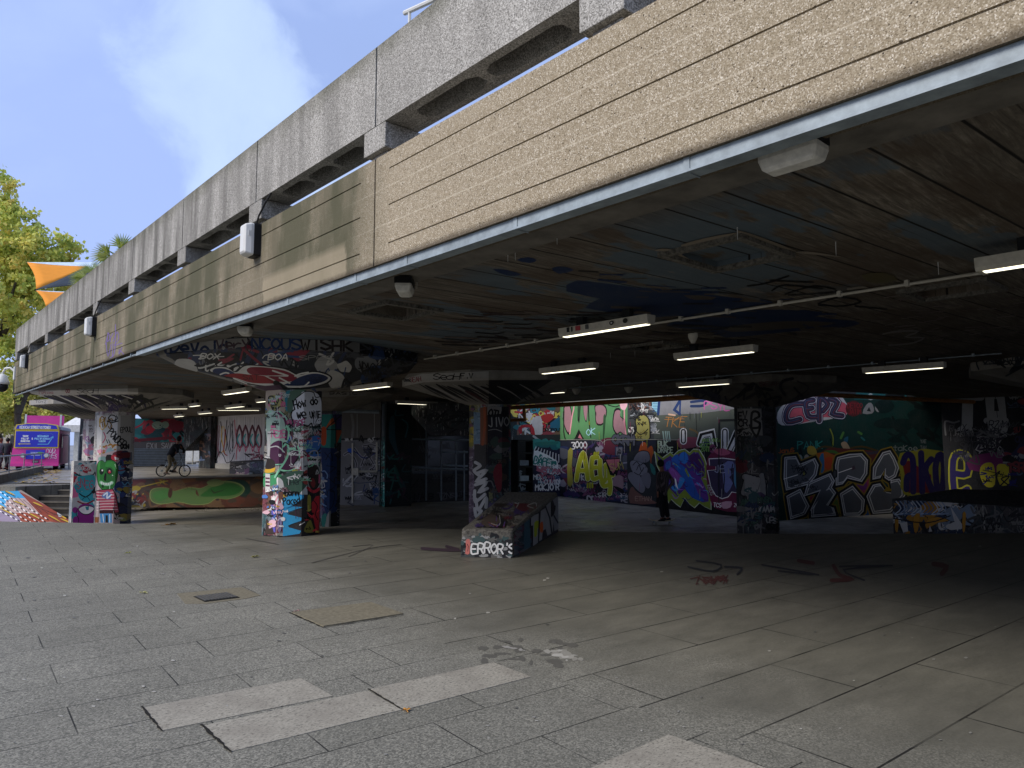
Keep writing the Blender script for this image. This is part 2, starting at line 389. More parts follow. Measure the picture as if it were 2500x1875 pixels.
# deck slab / soffit
back = [(26.5, -25), (32, 7.6), (26.5, 8.9), (20.7, 10.4), (20.2, 12.0), (20.6, 24.5), (21.5, 50), (13.5, 52), (10.0, 40), (7.5, Y1 - 0.36)]
sl = MB(); sp = [(XF + 0.8, Y0), (XF + 0.8, Y1 - 0.36)] + [(7.5, Y1 - 0.36), (10.0, 40), (13.5, 52), (21.5, 50), (20.6, 24.5), (20.2, 12.0), (20.7, 10.4), (26.5, 8.9), (28.6, 9.25), (34, 9.3), (34, Y0 - 12), (XF + 0.8, Y0 - 12)]  # outline covers the slot past the far corner to darken the walls there
# ceiling hatches are real openings with a lid set back
def rect_hole(x0, y0, x1, y1): return [(x0, y0), (x0, y1), (x1, y1), (x1, y0)]
hatch = [(4.47, 7.17, 5.18, 7.92), (5.16, 2.97, 5.93, 3.65), (8.37, 2.1, 9.0, 2.82), (9.6, 6.95, 10.2, 7.7)]
rings = [[Vector((a, b, 0)) for a, b in sp]] + [[Vector((a, b, 0)) for a, b in rect_hole(*h)] for h in hatch]
allp = [p for r in rings for p in r]
tri = tessellate_polygon(rings)
sl.add([(p.x, p.y, CEIL) for p in allp], [tuple(t) for t in tri])
sl.add([(a, b, 4.0) for a, b in sp], [tuple(range(len(sp)))[::-1]])
for i in range(len(sp)):
    a, b = sp[i], sp[(i + 1) % len(sp)]
    sl.add([(a[0], a[1], CEIL), (b[0], b[1], CEIL), (b[0], b[1], 4.0), (a[0], a[1], 4.0)], [(0, 1, 2, 3)])
for (x0, y0, x1, y1) in hatch:
    for a, b in (((x0, y0), (x1, y0)), ((x1, y0), (x1, y1)), ((x1, y1), (x0, y1)), ((x0, y1), (x0, y0))):
        sl.add([(a[0], a[1], CEIL), (b[0], b[1], CEIL), (b[0], b[1], CEIL + 0.35), (a[0], a[1], CEIL + 0.35)], [(0, 1, 2, 3)])
soffit = sl.build('deck_slab', M['board'], deck)
SOFFIT = (sl, soffit)
eb = MB(); eb.box((XF + 0.36, Y0 - 12, 3.31), (XF + 0.8, Y1 - 0.36, 3.99)); eb.build('edge_strip', M['dconc'], deck)
# parapet
pj = [5.49 + 2.715 * k for k in range(-4, 9)]
pj[-1] = Y1 + 0.02
for k in range(len(pj) - 1):
    a, b = pj[k] + 0.012, pj[k + 1] - 0.012
    p = MB(); z0, z1 = 4.55, 5.34; T = 0.36
    prof = [(XF, z0), (XF, z1 - 0.03), (XF + 0.03, z1), (XF + T - 0.03, z1), (XF + T, z1 - 0.03), (XF + T, z0), (XF + T - 0.07, z0), (XF + T - 0.07, z0 + 0.5), (XF + 0.09, z0 + 0.5), (XF + 0.09, z0)]
    n = len(prof)
    P = [(x, a, z) for x, z in prof] + [(x, b, z) for x, z in prof]
    tri = tessellate_polygon([[Vector((x, z, 0)) for x, z in prof]])
    p.add(P, [tuple(t) for t in tri] + [tuple(i + n for i in reversed(t)) for t in tri] + [(i, (i + 1) % n, (i + 1) % n + n, i + n) for i in range(n)])
    # underside ribs with splayed ends leaving hexagonal coffers
    mid = (a + b) / 2
    def rib(yc, w, sp_):
        pts = [(XF + 0.09, yc - w - sp_), (XF + 0.14, yc - w), (XF + T - 0.12, yc - w), (XF + T - 0.07, yc - w - sp_), (XF + T - 0.07, yc + w + sp_), (XF + T - 0.12, yc + w), (XF + 0.14, yc + w), (XF + 0.09, yc + w + sp_)]
        p.prism(pts, z0 + 0.004, z0 + 0.16)
    if k % 2 == 1: rib(mid, 0.05, 0.11)
    else: rib(mid - 0.28, 0.035, 0.08); rib(mid + 0.28, 0.035, 0.08)
    rib(a + 0.3, 0.16, 0.06); rib(b - 0.3, 0.16, 0.06)
    p.build('parapet_panel', M['grey'], deck, bevel=0)
for k in range(len(pj)):
    y = pj[k] - (0.3 if k == len(pj) - 1 else 0)
    b = MB(); b.box((XF + 0.0, y - 0.17, 4.31), (XF + 0.40, y + 0.20, 4.546)); b.box((XF + 0.06, y - 0.11, 4.24), (XF + 0.38, y + 0.14, 4.31))
    b.build('support_block', M['grey'], deck, bevel=0.008)
# gutter: galvanised channel along the beam foot, thinner pipe past its end
def gutter(a, b):
    t = MB(); h = 0.07
    t.box((XF + 0.03, a, 3.18), (XF + 0.045, b, 3.248)); t.box((XF + 0.03, a, 3.172), (XF + 0.15, b, 3.18)); t.box((XF + 0.135, a, 3.18), (XF + 0.15, b, 3.245)); t.box((XF + 0.022, a, 3.165), (XF + 0.05, b, 3.178))
    return t
gt = gutter(-6.5, 13.25); ygs = [2.2, 3.62, 5.0, 5.85, 7.3, 9.0, 10.1]
for y in ygs:
    gt.box((XF + 0.024, y - 0.02, 3.168), (XF + 0.03, y + 0.02, 3.25)); gt.box((XF + 0.02, y - 0.004, 3.163), (XF + 0.155, y + 0.004, 3.168))
solid(gt, 'gutter', M['zinc'], 'galvanised steel gutter running under the beige beam', 'gutter')
c = MB(); c.tube([(XF + 0.06, 13.3, 3.2), (XF + 0.06, 27.1, 3.2)], 0.018, 8)
for i in range(14): c.box((XF + 0.03, 13.6 + i, 3.195), (XF + 0.09, 13.64 + i, 3.25))
solid(c, 'conduit_pipe', M['zinc'], 'thin metal conduit continuing past the gutter to the walkway end', 'pipe')
# ------------------------------------------------------------------ columns
class Seg:
    def __init__(s, clip, fn): s.clip = clip; s.fn = fn
def ccw(pl):
    a = sum(pl[i][0] * pl[(i+1) % len(pl)][1] - pl[(i+1) % len(pl)][0] * pl[i][1] for i in range(len(pl)))
    return pl if a > 0 else pl[::-1]
def pxseg(pts3, margin=None):
    pts3 = [Vector(p) for p in pts3]
    n = (pts3[1] - pts3[0]).cross(pts3[2] - pts3[0]).normalized(); p0 = pts3[0]
    if n.dot(O - p0) < 0: n = -n
    def fn(x, y, off):
        d = ray(x, y); dn = n.dot(d); t = n.dot(p0 - O) / dn if abs(dn) > 1e-9 else 1
        return O + d * t + n * off
    return Seg(ccw([proj(p) for p in pts3]), fn)
def octa(c, R, z, off=-6):
    return [Vector((c[0] + R * math.cos(math.radians(off + 45 * k)), c[1] + R * math.sin(math.radians(off + 45 * k)), z)) for k in range(8)]
def facing(pts):
    n = (pts[1] - pts[0]).cross(pts[2] - pts[0]); return n
COLS = {}
def column(key, px, D, R, Rc, zb, label, und, cound):
    c = ctr(px, D); root = empty('mushroom_column', (c[0], c[1], zb), label, 'column', 'mushroom columns carrying the deck')
    a = octa(c, R, zb); b = octa(c, R, 2.66); d = octa(c, Rc, 3.17); e = octa(c, Rc, CEIL - 0.003)
    sh = MB(); sh.loft([a, b], cap=False); cp = MB(); cp.loft([b, d], cap=False); cp.loft([d, e], cap=False)
    ss, cs, fs = [], [], []
    for k in range(8):
        j = (k + 1) % 8
        mid = (a[k] + a[j]) / 2; nn = Vector((mid.x - c[0], mid.y - c[1], 0))
        if nn.dot(Vector((-mid.x, -mid.y, 0))) > 0.05: ss.append(pxseg([a[k], a[j], b[j], b[k]]))
        s3 = [b[k], b[j], d[j], d[k]]; n3 = (s3[1] - s3[0]).cross(s3[2] - s3[0])
        if n3.dot(Vector((c[0], c[1], 3.6)) - s3[0]) > 0: n3 = -n3
        if n3.dot(O - s3[0]) > 0.05: cs.append(pxseg(s3))
        mid = (d[k] + d[j]) / 2; nn = Vector((mid.x - c[0], mid.y - c[1], 0))
        if nn.dot(Vector((-mid.x, -mid.y, 0))) > 0.05: fs.append(pxseg([d[k], d[j], e[j], e[k]]))
    COLS[key] = dict(root=root, sh=sh, cp=cp, ss=ss, cs=cs, fs=fs, und=und, cound=cound, c=c, D=D)
column('c1', 279, 22.0, 0.55, 2.25, PIT_Z, 'white painted column with a green faced figure sprayed low on it', 'under2', 'lconc')
column('c2', 716, 13.4, 0.54, 2.40, 0.0, 'nearest column, with a speech bubble and sky blue zigzag painted on it', 'under1', 'lconc')
column('c3', 1196, 18.2, 0.54, 2.35, PIT_Z, 'column behind the ledge with a tall white scrawl on its edge', 'under1', 'lconc')
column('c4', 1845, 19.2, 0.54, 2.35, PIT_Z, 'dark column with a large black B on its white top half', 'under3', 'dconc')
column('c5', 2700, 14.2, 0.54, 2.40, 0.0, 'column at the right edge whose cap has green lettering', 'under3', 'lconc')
# ------------------------------------------------------------------ spray paint: flat shapes laid a hair proud of the real surface they are sprayed on
FONT = {
'A': '00 26 40|12 32', 'B': '00 06 36 45 33 03|33 42 31 00', 'C': '45 26 04 02 20 41', 'D': '00 06 26 44 42 20 00', 'E': '46 06 00 40|03 33', 'F': '00 06 46|03 33',
'G': '45 26 04 02 20 41 43 23', 'H': '00 06|40 46|03 43', 'I': '20 26', 'J': '36 31 20 01', 'K': '00 06|46 03 40', 'L': '06 00 40', 'M': '00 06 23 46 40', 'N': '00 06 40 46',
'O': '20 02 04 26 44 42 20', 'P': '00 06 36 45 34 03', 'Q': '20 02 04 26 44 42 20|31 50', 'R': '00 06 36 45 33 03|23 40', 'S': '45 26 05 04 42 41 20 01', 'T': '06 46|26 20',
'U': '06 02 20 42 46', 'V': '06 20 46', 'W': '06 10 24 30 46', 'X': '00 46|06 40', 'Y': '06 23 46|23 20', 'Z': '06 46 00 40',
'a': '44 24 03 01 20 41|44 40', 'b': '06 00|03 34 42 30 00', 'c': '44 13 11 20 40', 'd': '46 40|43 24 02 11 20 41', 'e': '02 42 34 14 02 11 20 40', 'i': '20 24|26 25', 'k': '06 00|44 02 40',
'n': '00 04|03 24 43 40', 'o': '20 02 24 42 20', 'p': '04 0/|04 34 42 30 01', 'r': '00 04|02 24 44', 't': '26 21 30|04 44', 'u': '04 01 20 41|44 40', 'w': '04 10 23 30 44',
'0': '20 02 04 26 44 42 20', '1': '15 26 20', '2': '05 26 45 44 00 40', '3': '06 46 23 42 30 00', '4': '30 36 02 42', '5': '46 06 03 33 42 30 00', '6': '36 03 01 20 41 42 24 02', '7': '06 46 10', '8': '23 05 26 45 23 01 20 41 23', '9': '42 24 04 26 44 41 10',
'.': '20 21', '-': '03 43', "'": '26 25', '&': '40 05 26 35 01 20 42', '?': '05 26 45 23 22', '!': '26 22|20 20', '+': '03 43|25 21', ',': '21 10'}
def gpts(tok):
    out = []
    for st in FONT[tok].split('|'):
        pl = []
        for q in st.split():
            pl.append((ord(q[0]) - 48, ord(q[1]) - 48))
        out.append(pl)
    return out
def catmull(p, n=5, closed=False):
    if len(p) < 3: return list(p)
    out = []; m = len(p); rng = m if closed else m - 1
    for i in range(rng):
        p0 = p[(i-1) % m] if closed or i > 0 else p[0]; p1 = p[i]; p2 = p[(i+1) % m]; p3 = p[(i+2) % m] if closed or i + 2 < m else p[-1]
        for k in range(n):
            t = k / n; t2 = t*t; t3 = t2*t
            out.append(tuple(0.5 * (2*p1[a] + (p2[a]-p0[a])*t + (2*p0[a]-5*p1[a]+4*p2[a]-p3[a])*t2 + (3*p1[a]-p0[a]-3*p2[a]+p3[a])*t3) for a in (0, 1)))
    if not closed: out.append(tuple(p[-1]))
    return out
def clip_poly(sub, clip):
    out = sub; m = len(clip)
    for i in range(m):
        ax, ay = clip[i]; bx, by = clip[(i+1) % m]; ex, ey = bx-ax, by-ay
        inp = out; out = []
        if not inp: return out
        prev = inp[-1]; pd = ex*(prev[1]-ay) - ey*(prev[0]-ax)
        for cur in inp:
            cd = ex*(cur[1]-ay) - ey*(cur[0]-ax)
            if (cd >= 0) != (pd >= 0):
                t = pd / (pd - cd); out.append(tuple(prev[k] + t*(cur[k]-prev[k]) for k in range(len(cur))))
            if cd >= 0: out.append(cur)
            prev, pd = cur, cd
    return out
BLK = '#08080a'; WHT = '#f2f0ea'
class Paint:
    def __init__(s, mb, segs, mat=1, step=3e-5, base=1.2e-3, seed=1, k=1.0):
        s.mb = mb; s.segs = segs; s.mat = mat; s.step = step; s.off = base; s.R = random.Random(seed); s.ox = s.oy = 0; s.s = 1.0; s.k = k
        s.bb = [(min(p[0] for p in g.clip), min(p[1] for p in g.clip), max(p[0] for p in g.clip), max(p[1] for p in g.clip)) for g in segs]
    def fr(s, ox, oy, sc): s.ox, s.oy, s.s = ox, oy, sc; return s
    def T(s, p): return (s.ox + p[0]/s.s, s.oy + p[1]/s.s)
    def col(s, c):
        return H(c, s.k) if isinstance(c, str) else c
    def piece(s, pts, c):      # pts: convex, (x, y, extra offset)
        x0 = min(p[0] for p in pts); x1 = max(p[0] for p in pts); y0 = min(p[1] for p in pts); y1 = max(p[1] for p in pts)
        for g, b in zip(s.segs, s.bb):
            if x1 < b[0] or x0 > b[2] or y1 < b[1] or y0 > b[3]: continue
            q = clip_poly(pts, g.clip)
            if len(q) >= 3: s.mb.add([g.fn(p[0], p[1], s.off + p[2]) for p in q], [tuple(range(len(q)))], s.mat, c)
    def up(s): s.off += s.step
    def poly(s, pts, c, smooth=0, raw=False):
        P = list(pts) if raw else [s.T(p) for p in pts]
        if smooth: P = catmull(P, smooth, True)
        c = s.col(c)
        for t in tessellate_polygon([[Vector((a, b, 0)) for a, b in P]]):
            tr = [(P[i][0], P[i][1], 0.0) for i in t]
            ar = (tr[1][0]-tr[0][0])*(tr[2][1]-tr[0][1]) - (tr[1][1]-tr[0][1])*(tr[2][0]-tr[0][0])
            if abs(ar) < 1e-9: continue
            s.piece(tr, c)
        s.up()
    def stroke(s, pts, w, c, smooth=0, closed=False, taper=False, raw=False, caps=True):
        P = list(pts) if raw else [s.T(p) for p in pts]; w = w / (1 if raw else s.s)
        if smooth: P = catmull(P, smooth, closed)
        if closed: P.append(P[0])
        Q = [P[0]]
        for p in P[1:]:
            if math.hypot(p[0]-Q[-1][0], p[1]-Q[-1][1]) > 1e-4: Q.append(p)
        P = Q
        c = s.col(c)
        if len(P) < 2:
            P = [P[0], (P[0][0] + w * .2, P[0][1])]
        n = len(P); L = []; Rr = []; hw = w / 2
        for i, p in enumerate(P):
            d0 = (P[i][0]-P[i-1][0], P[i][1]-P[i-1][1]) if i else None
            d1 = (P[i+1][0]-P[i][0], P[i+1][1]-P[i][1]) if i < n-1 else None
            def nm(d): l = math.hypot(*d); return (d[0]/l, d[1]/l)
            if d0 and d1:
                a, b = nm(d0), nm(d1); t = (a[0]+b[0], a[1]+b[1]); tl = math.hypot(*t)
                if tl < 0.35: nrm = (-a[1], a[0]); k = 1
                else: nrm = (-t[1]/tl, t[0]/tl); k = min(1.6, 2/tl)
            else:
                a = nm(d0 or d1); nrm = (-a[1], a[0]); k = 1
            h = hw * k * (1 if not taper else max(0.12, math.sin(math.pi * (0.12 + 0.88 * i / (n-1)))))
            L.append((p[0]+nrm[0]*h, p[1]+nrm[1]*h)); Rr.append((p[0]-nrm[0]*h, p[1]-nrm[1]*h))
        for i in range(n-1):
            e0 = s.step * 0.8 * i / n; e1 = s.step * 0.8 * (i+1) / n
            s.piece([(*L[i], e0), (*Rr[i], e0), (*Rr[i+1], e1), (*L[i+1], e1)], c)
        if caps and w > 1.2 and not taper:
            for p, d, e in ((P[0], (P[0][0]-P[1][0], P[0][1]-P[1][1]), 0), (P[-1], (P[-1][0]-P[-2][0], P[-1][1]-P[-2][1]), s.step*0.8)):
                a0 = math.atan2(d[1], d[0])
                s.piece([(p[0]+hw*math.cos(a0 + k*math.pi/6), p[1]+hw*math.sin(a0 + k*math.pi/6), e) for k in range(-3, 4)], c)
        s.up()
    def disc(s, x, y, r, c, ry=None, n=14):
        ry = ry or r; s.poly([(x + r*math.cos(t*2*math.pi/n), y + ry*math.sin(t*2*math.pi/n)) for t in range(n)], c)
    def glyphs(s, txt, x, y, h, asp=0.62, slant=0.0, rot=0.0, jit=0.0, gap=0.28):
        """(x, y) = bottom left in current frame, y down; returns list of letters (list of strokes)"""
        out = []; cx = 0; ca, sa = math.cos(rot), math.sin(rot); u = h / 6
        for ch in txt:
            if ch == ' ': cx += h * asp * 0.7; continue
            k = ch if ch in FONT else ch.upper()
            if k not in FONT: continue
            letter = []; jy = s.R.uniform(-jit, jit) * h; js = 1 + s.R.uniform(-jit, jit) * 0.6
            for st in gpts(k):
                pl = []
                for gx, gy in st:
                    gx2 = gx / 4 * h * asp * js + s.R.uniform(-jit, jit) * u * 0.9; gy2 = gy * u * js + jy + s.R.uniform(-jit, jit) * u * 0.9
                    X = cx + gx2 + gy2 * slant; Y = -gy2
                    pl.append((x + X*ca - Y*sa, y + X*sa + Y*ca))
                letter.append(pl)
            out.append(letter); w = 0.05 if k in ".'!Ii1" else 1
            cx += h * asp * (js if w == 1 else 0.75) + gap * h * asp
        return out
    def text(s, txt, x, y, h, w, c, smooth=0, **k):
        for L_ in s.glyphs(txt, x, y, h, **k):
            for pl in L_: s.stroke(pl, w, c, smooth)
    def throw(s, txt, x, y, h, w, layers, smooth=4, hl=None, **k):
        """fat letters: layers = [(extra width, colour), ...] from the outside in; colour may be a list cycled per letter"""
        G = s.glyphs(txt, x, y, h, **k)
        for e, c in layers:
            for i, L_ in enumerate(G):
                for pl in L_: s.stroke(pl, w + e, c[i % len(c)] if isinstance(c, list) else c, smooth)
        if hl:
            for L_ in G:
                pl = L_[0]; q = pl[:max(2, len(pl)//2)]
                s.stroke([(a - w*0.22, b - w*0.22) for a, b in q], w * 0.13, hl, smooth)
    def blob(s, x, y, rx, ry, c, n=9, rough=0.25, smooth=4):
        s.poly([(x + rx*math.cos(a*2*math.pi/n)*(1+s.R.uniform(-rough, rough)), y + ry*math.sin(a*2*math.pi/n)*(1+s.R.uniform(-rough, rough))) for a in range(n)], c, smooth)
    def scrawl(s, x, y, w_, h_, lw, c, n=9):
        """an unreadable hand-style tag"""
        pts = []
        for i in range(n):
            pts.append((x + w_ * (i + s.R.uniform(-0.6, 0.6)) / n, y + (h_/2) * (1 if i % 2 else -1) * s.R.uniform(0.25, 1)))
        s.stroke(pts, lw, c, 4)
        if s.R.random() < 0.6: s.stroke([(x, y + h_*.5), (x + w_*.5, y + h_*.42), (x + w_, y + h_*.55)], lw*.8, c, 3)
    def fill(s, x0, y0, x1, y1, n, pal, size=(14, 34), lw=(1.0, 2.4), kinds='tbsoz'):
        R = s.R; keep = (s.ox, s.oy, s.s); s.fr(0, 0, 1)
        for i in range(n):
            x = R.uniform(x0, x1); y = R.uniform(y0, y1); sz = R.uniform(*size); c = R.choice(pal); k = R.choice(kinds); a = R.uniform(*lw)
            if k == 't': s.scrawl(x, y, sz*R.uniform(.8, 1.8), sz*R.uniform(.3, .8), a, c, R.randint(5, 10))
            elif k == 'b': s.blob(x, y, sz*.6, sz*R.uniform(.25, .6), c)
            elif k == 's': s.stroke([(x + R.uniform(-.7, .7)*sz, y + R.uniform(-.6, .6)*sz) for _ in range(4)], a*1.6, c, 5)
            elif k == 'o':
                tx = ''.join(R.choice('ABCDEKMNORSTUVZ') for _ in range(R.randint(2, 4)))
                s.throw(tx, x, y, sz*.6, sz*.16, [(sz*.09, BLK), (0, c)], 3, jit=.12, gap=.05)
            elif k == 'z':
                tx = ''.join(R.choice('ACDEFIKLMNORSTVXYZ') for _ in range(R.randint(3, 6))); s.text(tx, x, y, sz*.4, a, c, 3, jit=.15, slant=R.uniform(-.1, .3), rot=R.uniform(-.15, .15))
            elif k == 'd':   # drips
                for q in range(4): xx = x + R.uniform(-.5, .5)*sz; s.stroke([(xx, y), (xx + R.uniform(-.4, .4), y + sz*R.uniform(.4, 1.2))], a*.6, c)
        s.fr(*keep)
PAL = ['#0d0d10', '#e0ded8', '#b83a55', '#2c6f86', '#7d3f8c', '#c9a23c', '#3f8f5b', '#d46a90', '#cfcdc6', '#1a1a1c', '#3e6fb0']
PALW = ['#0d0d10', '#161616', '#e3e1da', '#2b2b30', '#7a3450', '#5a7388', '#c96f8c']
def wall_seg(a, b, z0, z1): return pxseg([(a[0], a[1], z0), (b[0], b[1], z0), (b[0], b[1], z1), (a[0], a[1], z1)])
def gp(x, y, z=PIT_Z): p = atz(x, y, z); return (p.x, p.y)

# ---- column 2, the nearest ----------------------------------------------------------------
q = COLS['c2']; P = Paint(q['sh'], q['ss'], seed=3, k=1.12)
P.fill(645, 955, 790, 1310, 26, PAL, (18, 50), (1.5, 3), 'bsb')
P.fr(600, 930, 4.252)
P.poly([(210, 105), (410, 105), (400, 330), (250, 320), (205, 250)], '#a99a86', 3); P.poly([(235, 170), (330, 150), (390, 220), (290, 320)], '#8f8d4d', 3)
P.stroke([(240, 250), (240, 170), (280, 160), (290, 190), (250, 210)], 14, BLK, 4); P.stroke([(300, 230), (310, 190), (330, 230), (350, 180), (385, 210)], 11, BLK, 4); P.stroke([(265, 260), (300, 320), (350, 270), (420, 260)], 12, '#2a1d1d', 4)
P.poly([(350, 130), (380, 120), (395, 150), (365, 165)], '#d98aa0', 3)
P.poly([(410, 130), (470, 110), (450, 300), (410, 290)], '#2f7f8c', 3); P.poly([(460, 110), (640, 105), (520, 230), (470, 330), (430, 300)], '#4f6a58', 3)
# pale green loop with purple fill
P.poly([(225, 320), (330, 330), (420, 420), (440, 620), (330, 640), (225, 640)], '#9fb9a6', 3)
P.stroke([(335, 325), (400, 380), (428, 480), (420, 600)], 34, '#5a2746', 5); P.stroke([(350, 315), (420, 390), (446, 500), (436, 620)], 14, '#8fcfa8', 5); P.stroke([(372, 320), (440, 390), (466, 500), (456, 600)], 8, BLK, 5)
P.stroke([(225, 345), (260, 320), (290, 345)], 16, '#8fd0a8', 4)
P.fill(655, 1010, 672, 1045, 10, [BLK], (8, 14), (1.2, 1.8), 'ts')
# speech bubble
P.poly([(490, 300), (500, 200), (560, 150), (600, 110), (720, 120), (770, 170), (785, 240), (785, 420), (700, 470), (620, 450), (540, 430), (480, 380)], '#dcdee0', 4)
P.stroke([(500, 300), (470, 340), (500, 430), (580, 450), (640, 470), (680, 440), (700, 480), (790, 470)], 13, BLK, 5); P.stroke([(500, 250), (505, 200), (560, 150), (620, 110), (700, 120), (725, 170), (780, 160)], 9, BLK, 5)
P.text('How', 508, 294, 96, 14, BLK, 0, asp=.38, rot=-.24, gap=.25, jit=.05); P.text('do', 672, 250, 78, 14, BLK, 3, asp=.42, rot=-.12, gap=.3)
P.text('we', 536, 390, 88, 14, BLK, 3, asp=.46, rot=-.08, gap=.2); P.text('UNiF', 668, 390, 66, 12, BLK, 0, asp=.36, rot=-.1, gap=.3, jit=.05)
P.stroke([(725, 430), (745, 390), (790, 375)], 7, BLK, 4); P.disc(755, 412, 5, BLK); P.disc(772, 408, 5, BLK)
# pink tags, scribbles
P.text('REZE', 270, 590, 70, 12, '#c96a8e', 3, asp=.42, jit=.12, rot=-.1); P.text('PUSOF', 440, 480, 60, 13, '#b0577c', 3, asp=.5, jit=.12, rot=-.15)
P.fill(700, 1040, 755, 1110, 22, ['#c9c6bf', '#3a4a3e', '#d5d2ca', '#56665a', '#8a3b4c'], (10, 22), (1.5, 3), 'stz')
P.stroke([(455, 560), (480, 640), (520, 540)], 14, '#b5b3ab'); P.stroke([(490, 650), (540, 700), (550, 600)], 12, '#c4c1ba', 3)
P.text('ONOC', 648, 560, 56, 9, '#a9aba8', 3, asp=.5, jit=.06); P.text('4-A', 655, 668, 76, 9, '#b7b8b4', 0, asp=.5)
# plum heart shapes outlined mint
P.poly([(255, 690), (290, 640), (360, 620), (420, 680), (400, 780), (410, 860), (300, 880), (255, 800)], '#4b1d40', 4); P.poly([(440, 760), (540, 680), (550, 780), (500, 900), (400, 930), (360, 900), (410, 840)], '#4a1c3e', 4)
P.stroke([(255, 690), (330, 680), (400, 740)], 12, '#c2bfba', 5); P.stroke([(390, 680), (430, 650), (445, 740), (410, 830), (350, 920), (305, 1000)], 20, '#86c4a0', 6); P.stroke([(365, 925), (450, 935), (530, 890), (560, 760), (540, 680)], 17, '#8fd0a8', 6)
P.stroke([(300, 870), (370, 865), (400, 850)], 12, '#7fbf9b', 4); P.stroke([(450, 750), (520, 720), (580, 750), (620, 800)], 9, '#c9c7c2', 5); P.stroke([(383, 670), (405, 640), (450, 660)], 12, BLK, 4); P.stroke([(320, 1000), (370, 950), (520, 920), (560, 820)], 7, BLK, 5)
P.text('U', 348, 785, 24, 7, WHT, 2); P.disc(532, 768, 7, WHT); P.disc(455, 875, 5, WHT); P.poly([(225, 525), (268, 520), (250, 785), (226, 785)], '#c7c5be')
P.poly([(500, 860), (630, 780), (632, 930), (560, 890)], '#b9bcb8', 2); P.poly([(480, 930), (545, 905), (520, 1000), (510, 1020)], '#a6a24a', 3)
P.poly([(205, 915), (300, 890), (300, 940), (210, 955)], '#d9a92e', 2); P.poly([(235, 800), (300, 830), (300, 900), (210, 915), (215, 850)], '#2a211c', 2); P.poly([(206, 960), (255, 965), (255, 1130), (206, 1130)], '#cfcac4'); 
for i in range(3): P.poly([(208, 1000 + i*38), (252, 1004 + i*38), (252, 1022 + i*38), (208, 1018 + i*38)], '#5a2440')
P.poly([(395, 980), (470, 940), (630, 950), (635, 1130), (560, 1170), (430, 1120), (350, 1010)], '#3f5c4b', 3); P.text('where', 430, 1085, 56, 9, '#22302a', 3, asp=.55, rot=-.12)
P.poly([(330, 1000), (385, 1040), (395, 1150), (360, 1130), (325, 1060)], '#d2d0ca', 3); P.poly([(560, 1170), (635, 1080), (640, 1190), (560, 1190)], '#c2c5c2'); P.poly([(600, 950), (640, 930), (640, 1070), (590, 1050)], '#a0473f', 3)
P.stroke([(660, 760), (680, 730), (740, 735), (745, 860), (670, 870), (640, 960), (660, 1110), (720, 1140), (775, 1050), (760, 900), (720, 865)], 11, '#a9aaa4', 6)
P.poly([(650, 880), (730, 870), (755, 950), (740, 1100), (660, 1100), (640, 980)], '#2c2420', 4); P.poly([(690, 1000), (720, 1060), (700, 1110), (670, 1060)], '#7a2a2a', 3)
P.fill(655, 1195, 692, 1250, 26, ['#6e5442', '#35507a', '#8a6cae', '#cfa0a8', '#d8d4cd', '#2a2a2a'], (8, 20), (1.5, 3), 'bstb')
P.poly([(230, 1180), (265, 1190), (262, 1370), (228, 1360)], '#6a4b3a'); P.poly([(270, 1340), (312, 1340), (310, 1570), (280, 1570)], '#5b56ad'); P.poly([(340, 1150), (385, 1150), (380, 1330), (345, 1300)], '#7a5140')
P.stroke([(335, 1200), (300, 1290), (330, 1330), (345, 1250)], 16, '#c98892', 4); P.stroke([(350, 1410), (335, 1500), (350, 1560), (365, 1480), (352, 1410)], 20, '#8d7fa0', 4)
P.poly([(205, 1590), (215, 1430), (270, 1480), (300, 1590)], '#3a2d26')
# sky blue zigzag on charcoal
P.poly([(388, 1180), (640, 1180), (640, 1620), (385, 1620)], '#322f30'); P.poly([(388, 1190), (470, 1170), (600, 1180), (600, 1215), (560, 1250), (470, 1300), (600, 1310), (450, 1365), (440, 1385), (580, 1420), (575, 1450), (440, 1500), (450, 1520), (575, 1555), (560, 1585), (385, 1612)], '#3597c4')
P.stroke([(440, 1385), (450, 1360), (600, 1312)], 6, BLK, 3); P.stroke([(440, 1508), (470, 1490), (590, 1450)], 6, BLK, 3)
P.text('born', 405, 1190, 58, 10, BLK, 3, asp=.52, gap=.2); P.text('PacEd', 395, 1290, 66, 10, BLK, 2, asp=.42, rot=-.12, gap=.2, jit=.05); P.stroke([(560, 1495), (608, 1465)], 8, WHT)
P.poly([(640, 1160), (775, 1140), (775, 1600), (640, 1600)], '#1f1c1c'); P.poly([(640, 1190), (672, 1200), (668, 1330), (640, 1340)], '#8d8636', 2); P.poly([(680, 1270), (770, 1190), (772, 1550), (735, 1560), (700, 1430)], '#a8272f', 2); P.stroke([(700, 1240), (740, 1300), (720, 1380), (745, 1440)], 9, BLK, 4)
P.poly([(600, 1560), (660, 1440), (690, 1500), (700, 1570)], '#807a35', 3); P.stroke([(640, 1110), (700, 1150), (760, 1120)], 30, '#b3303a', 4)
P.stroke([(200, 1604), (300, 1608), (388, 1615)], 10, '#1a1816')
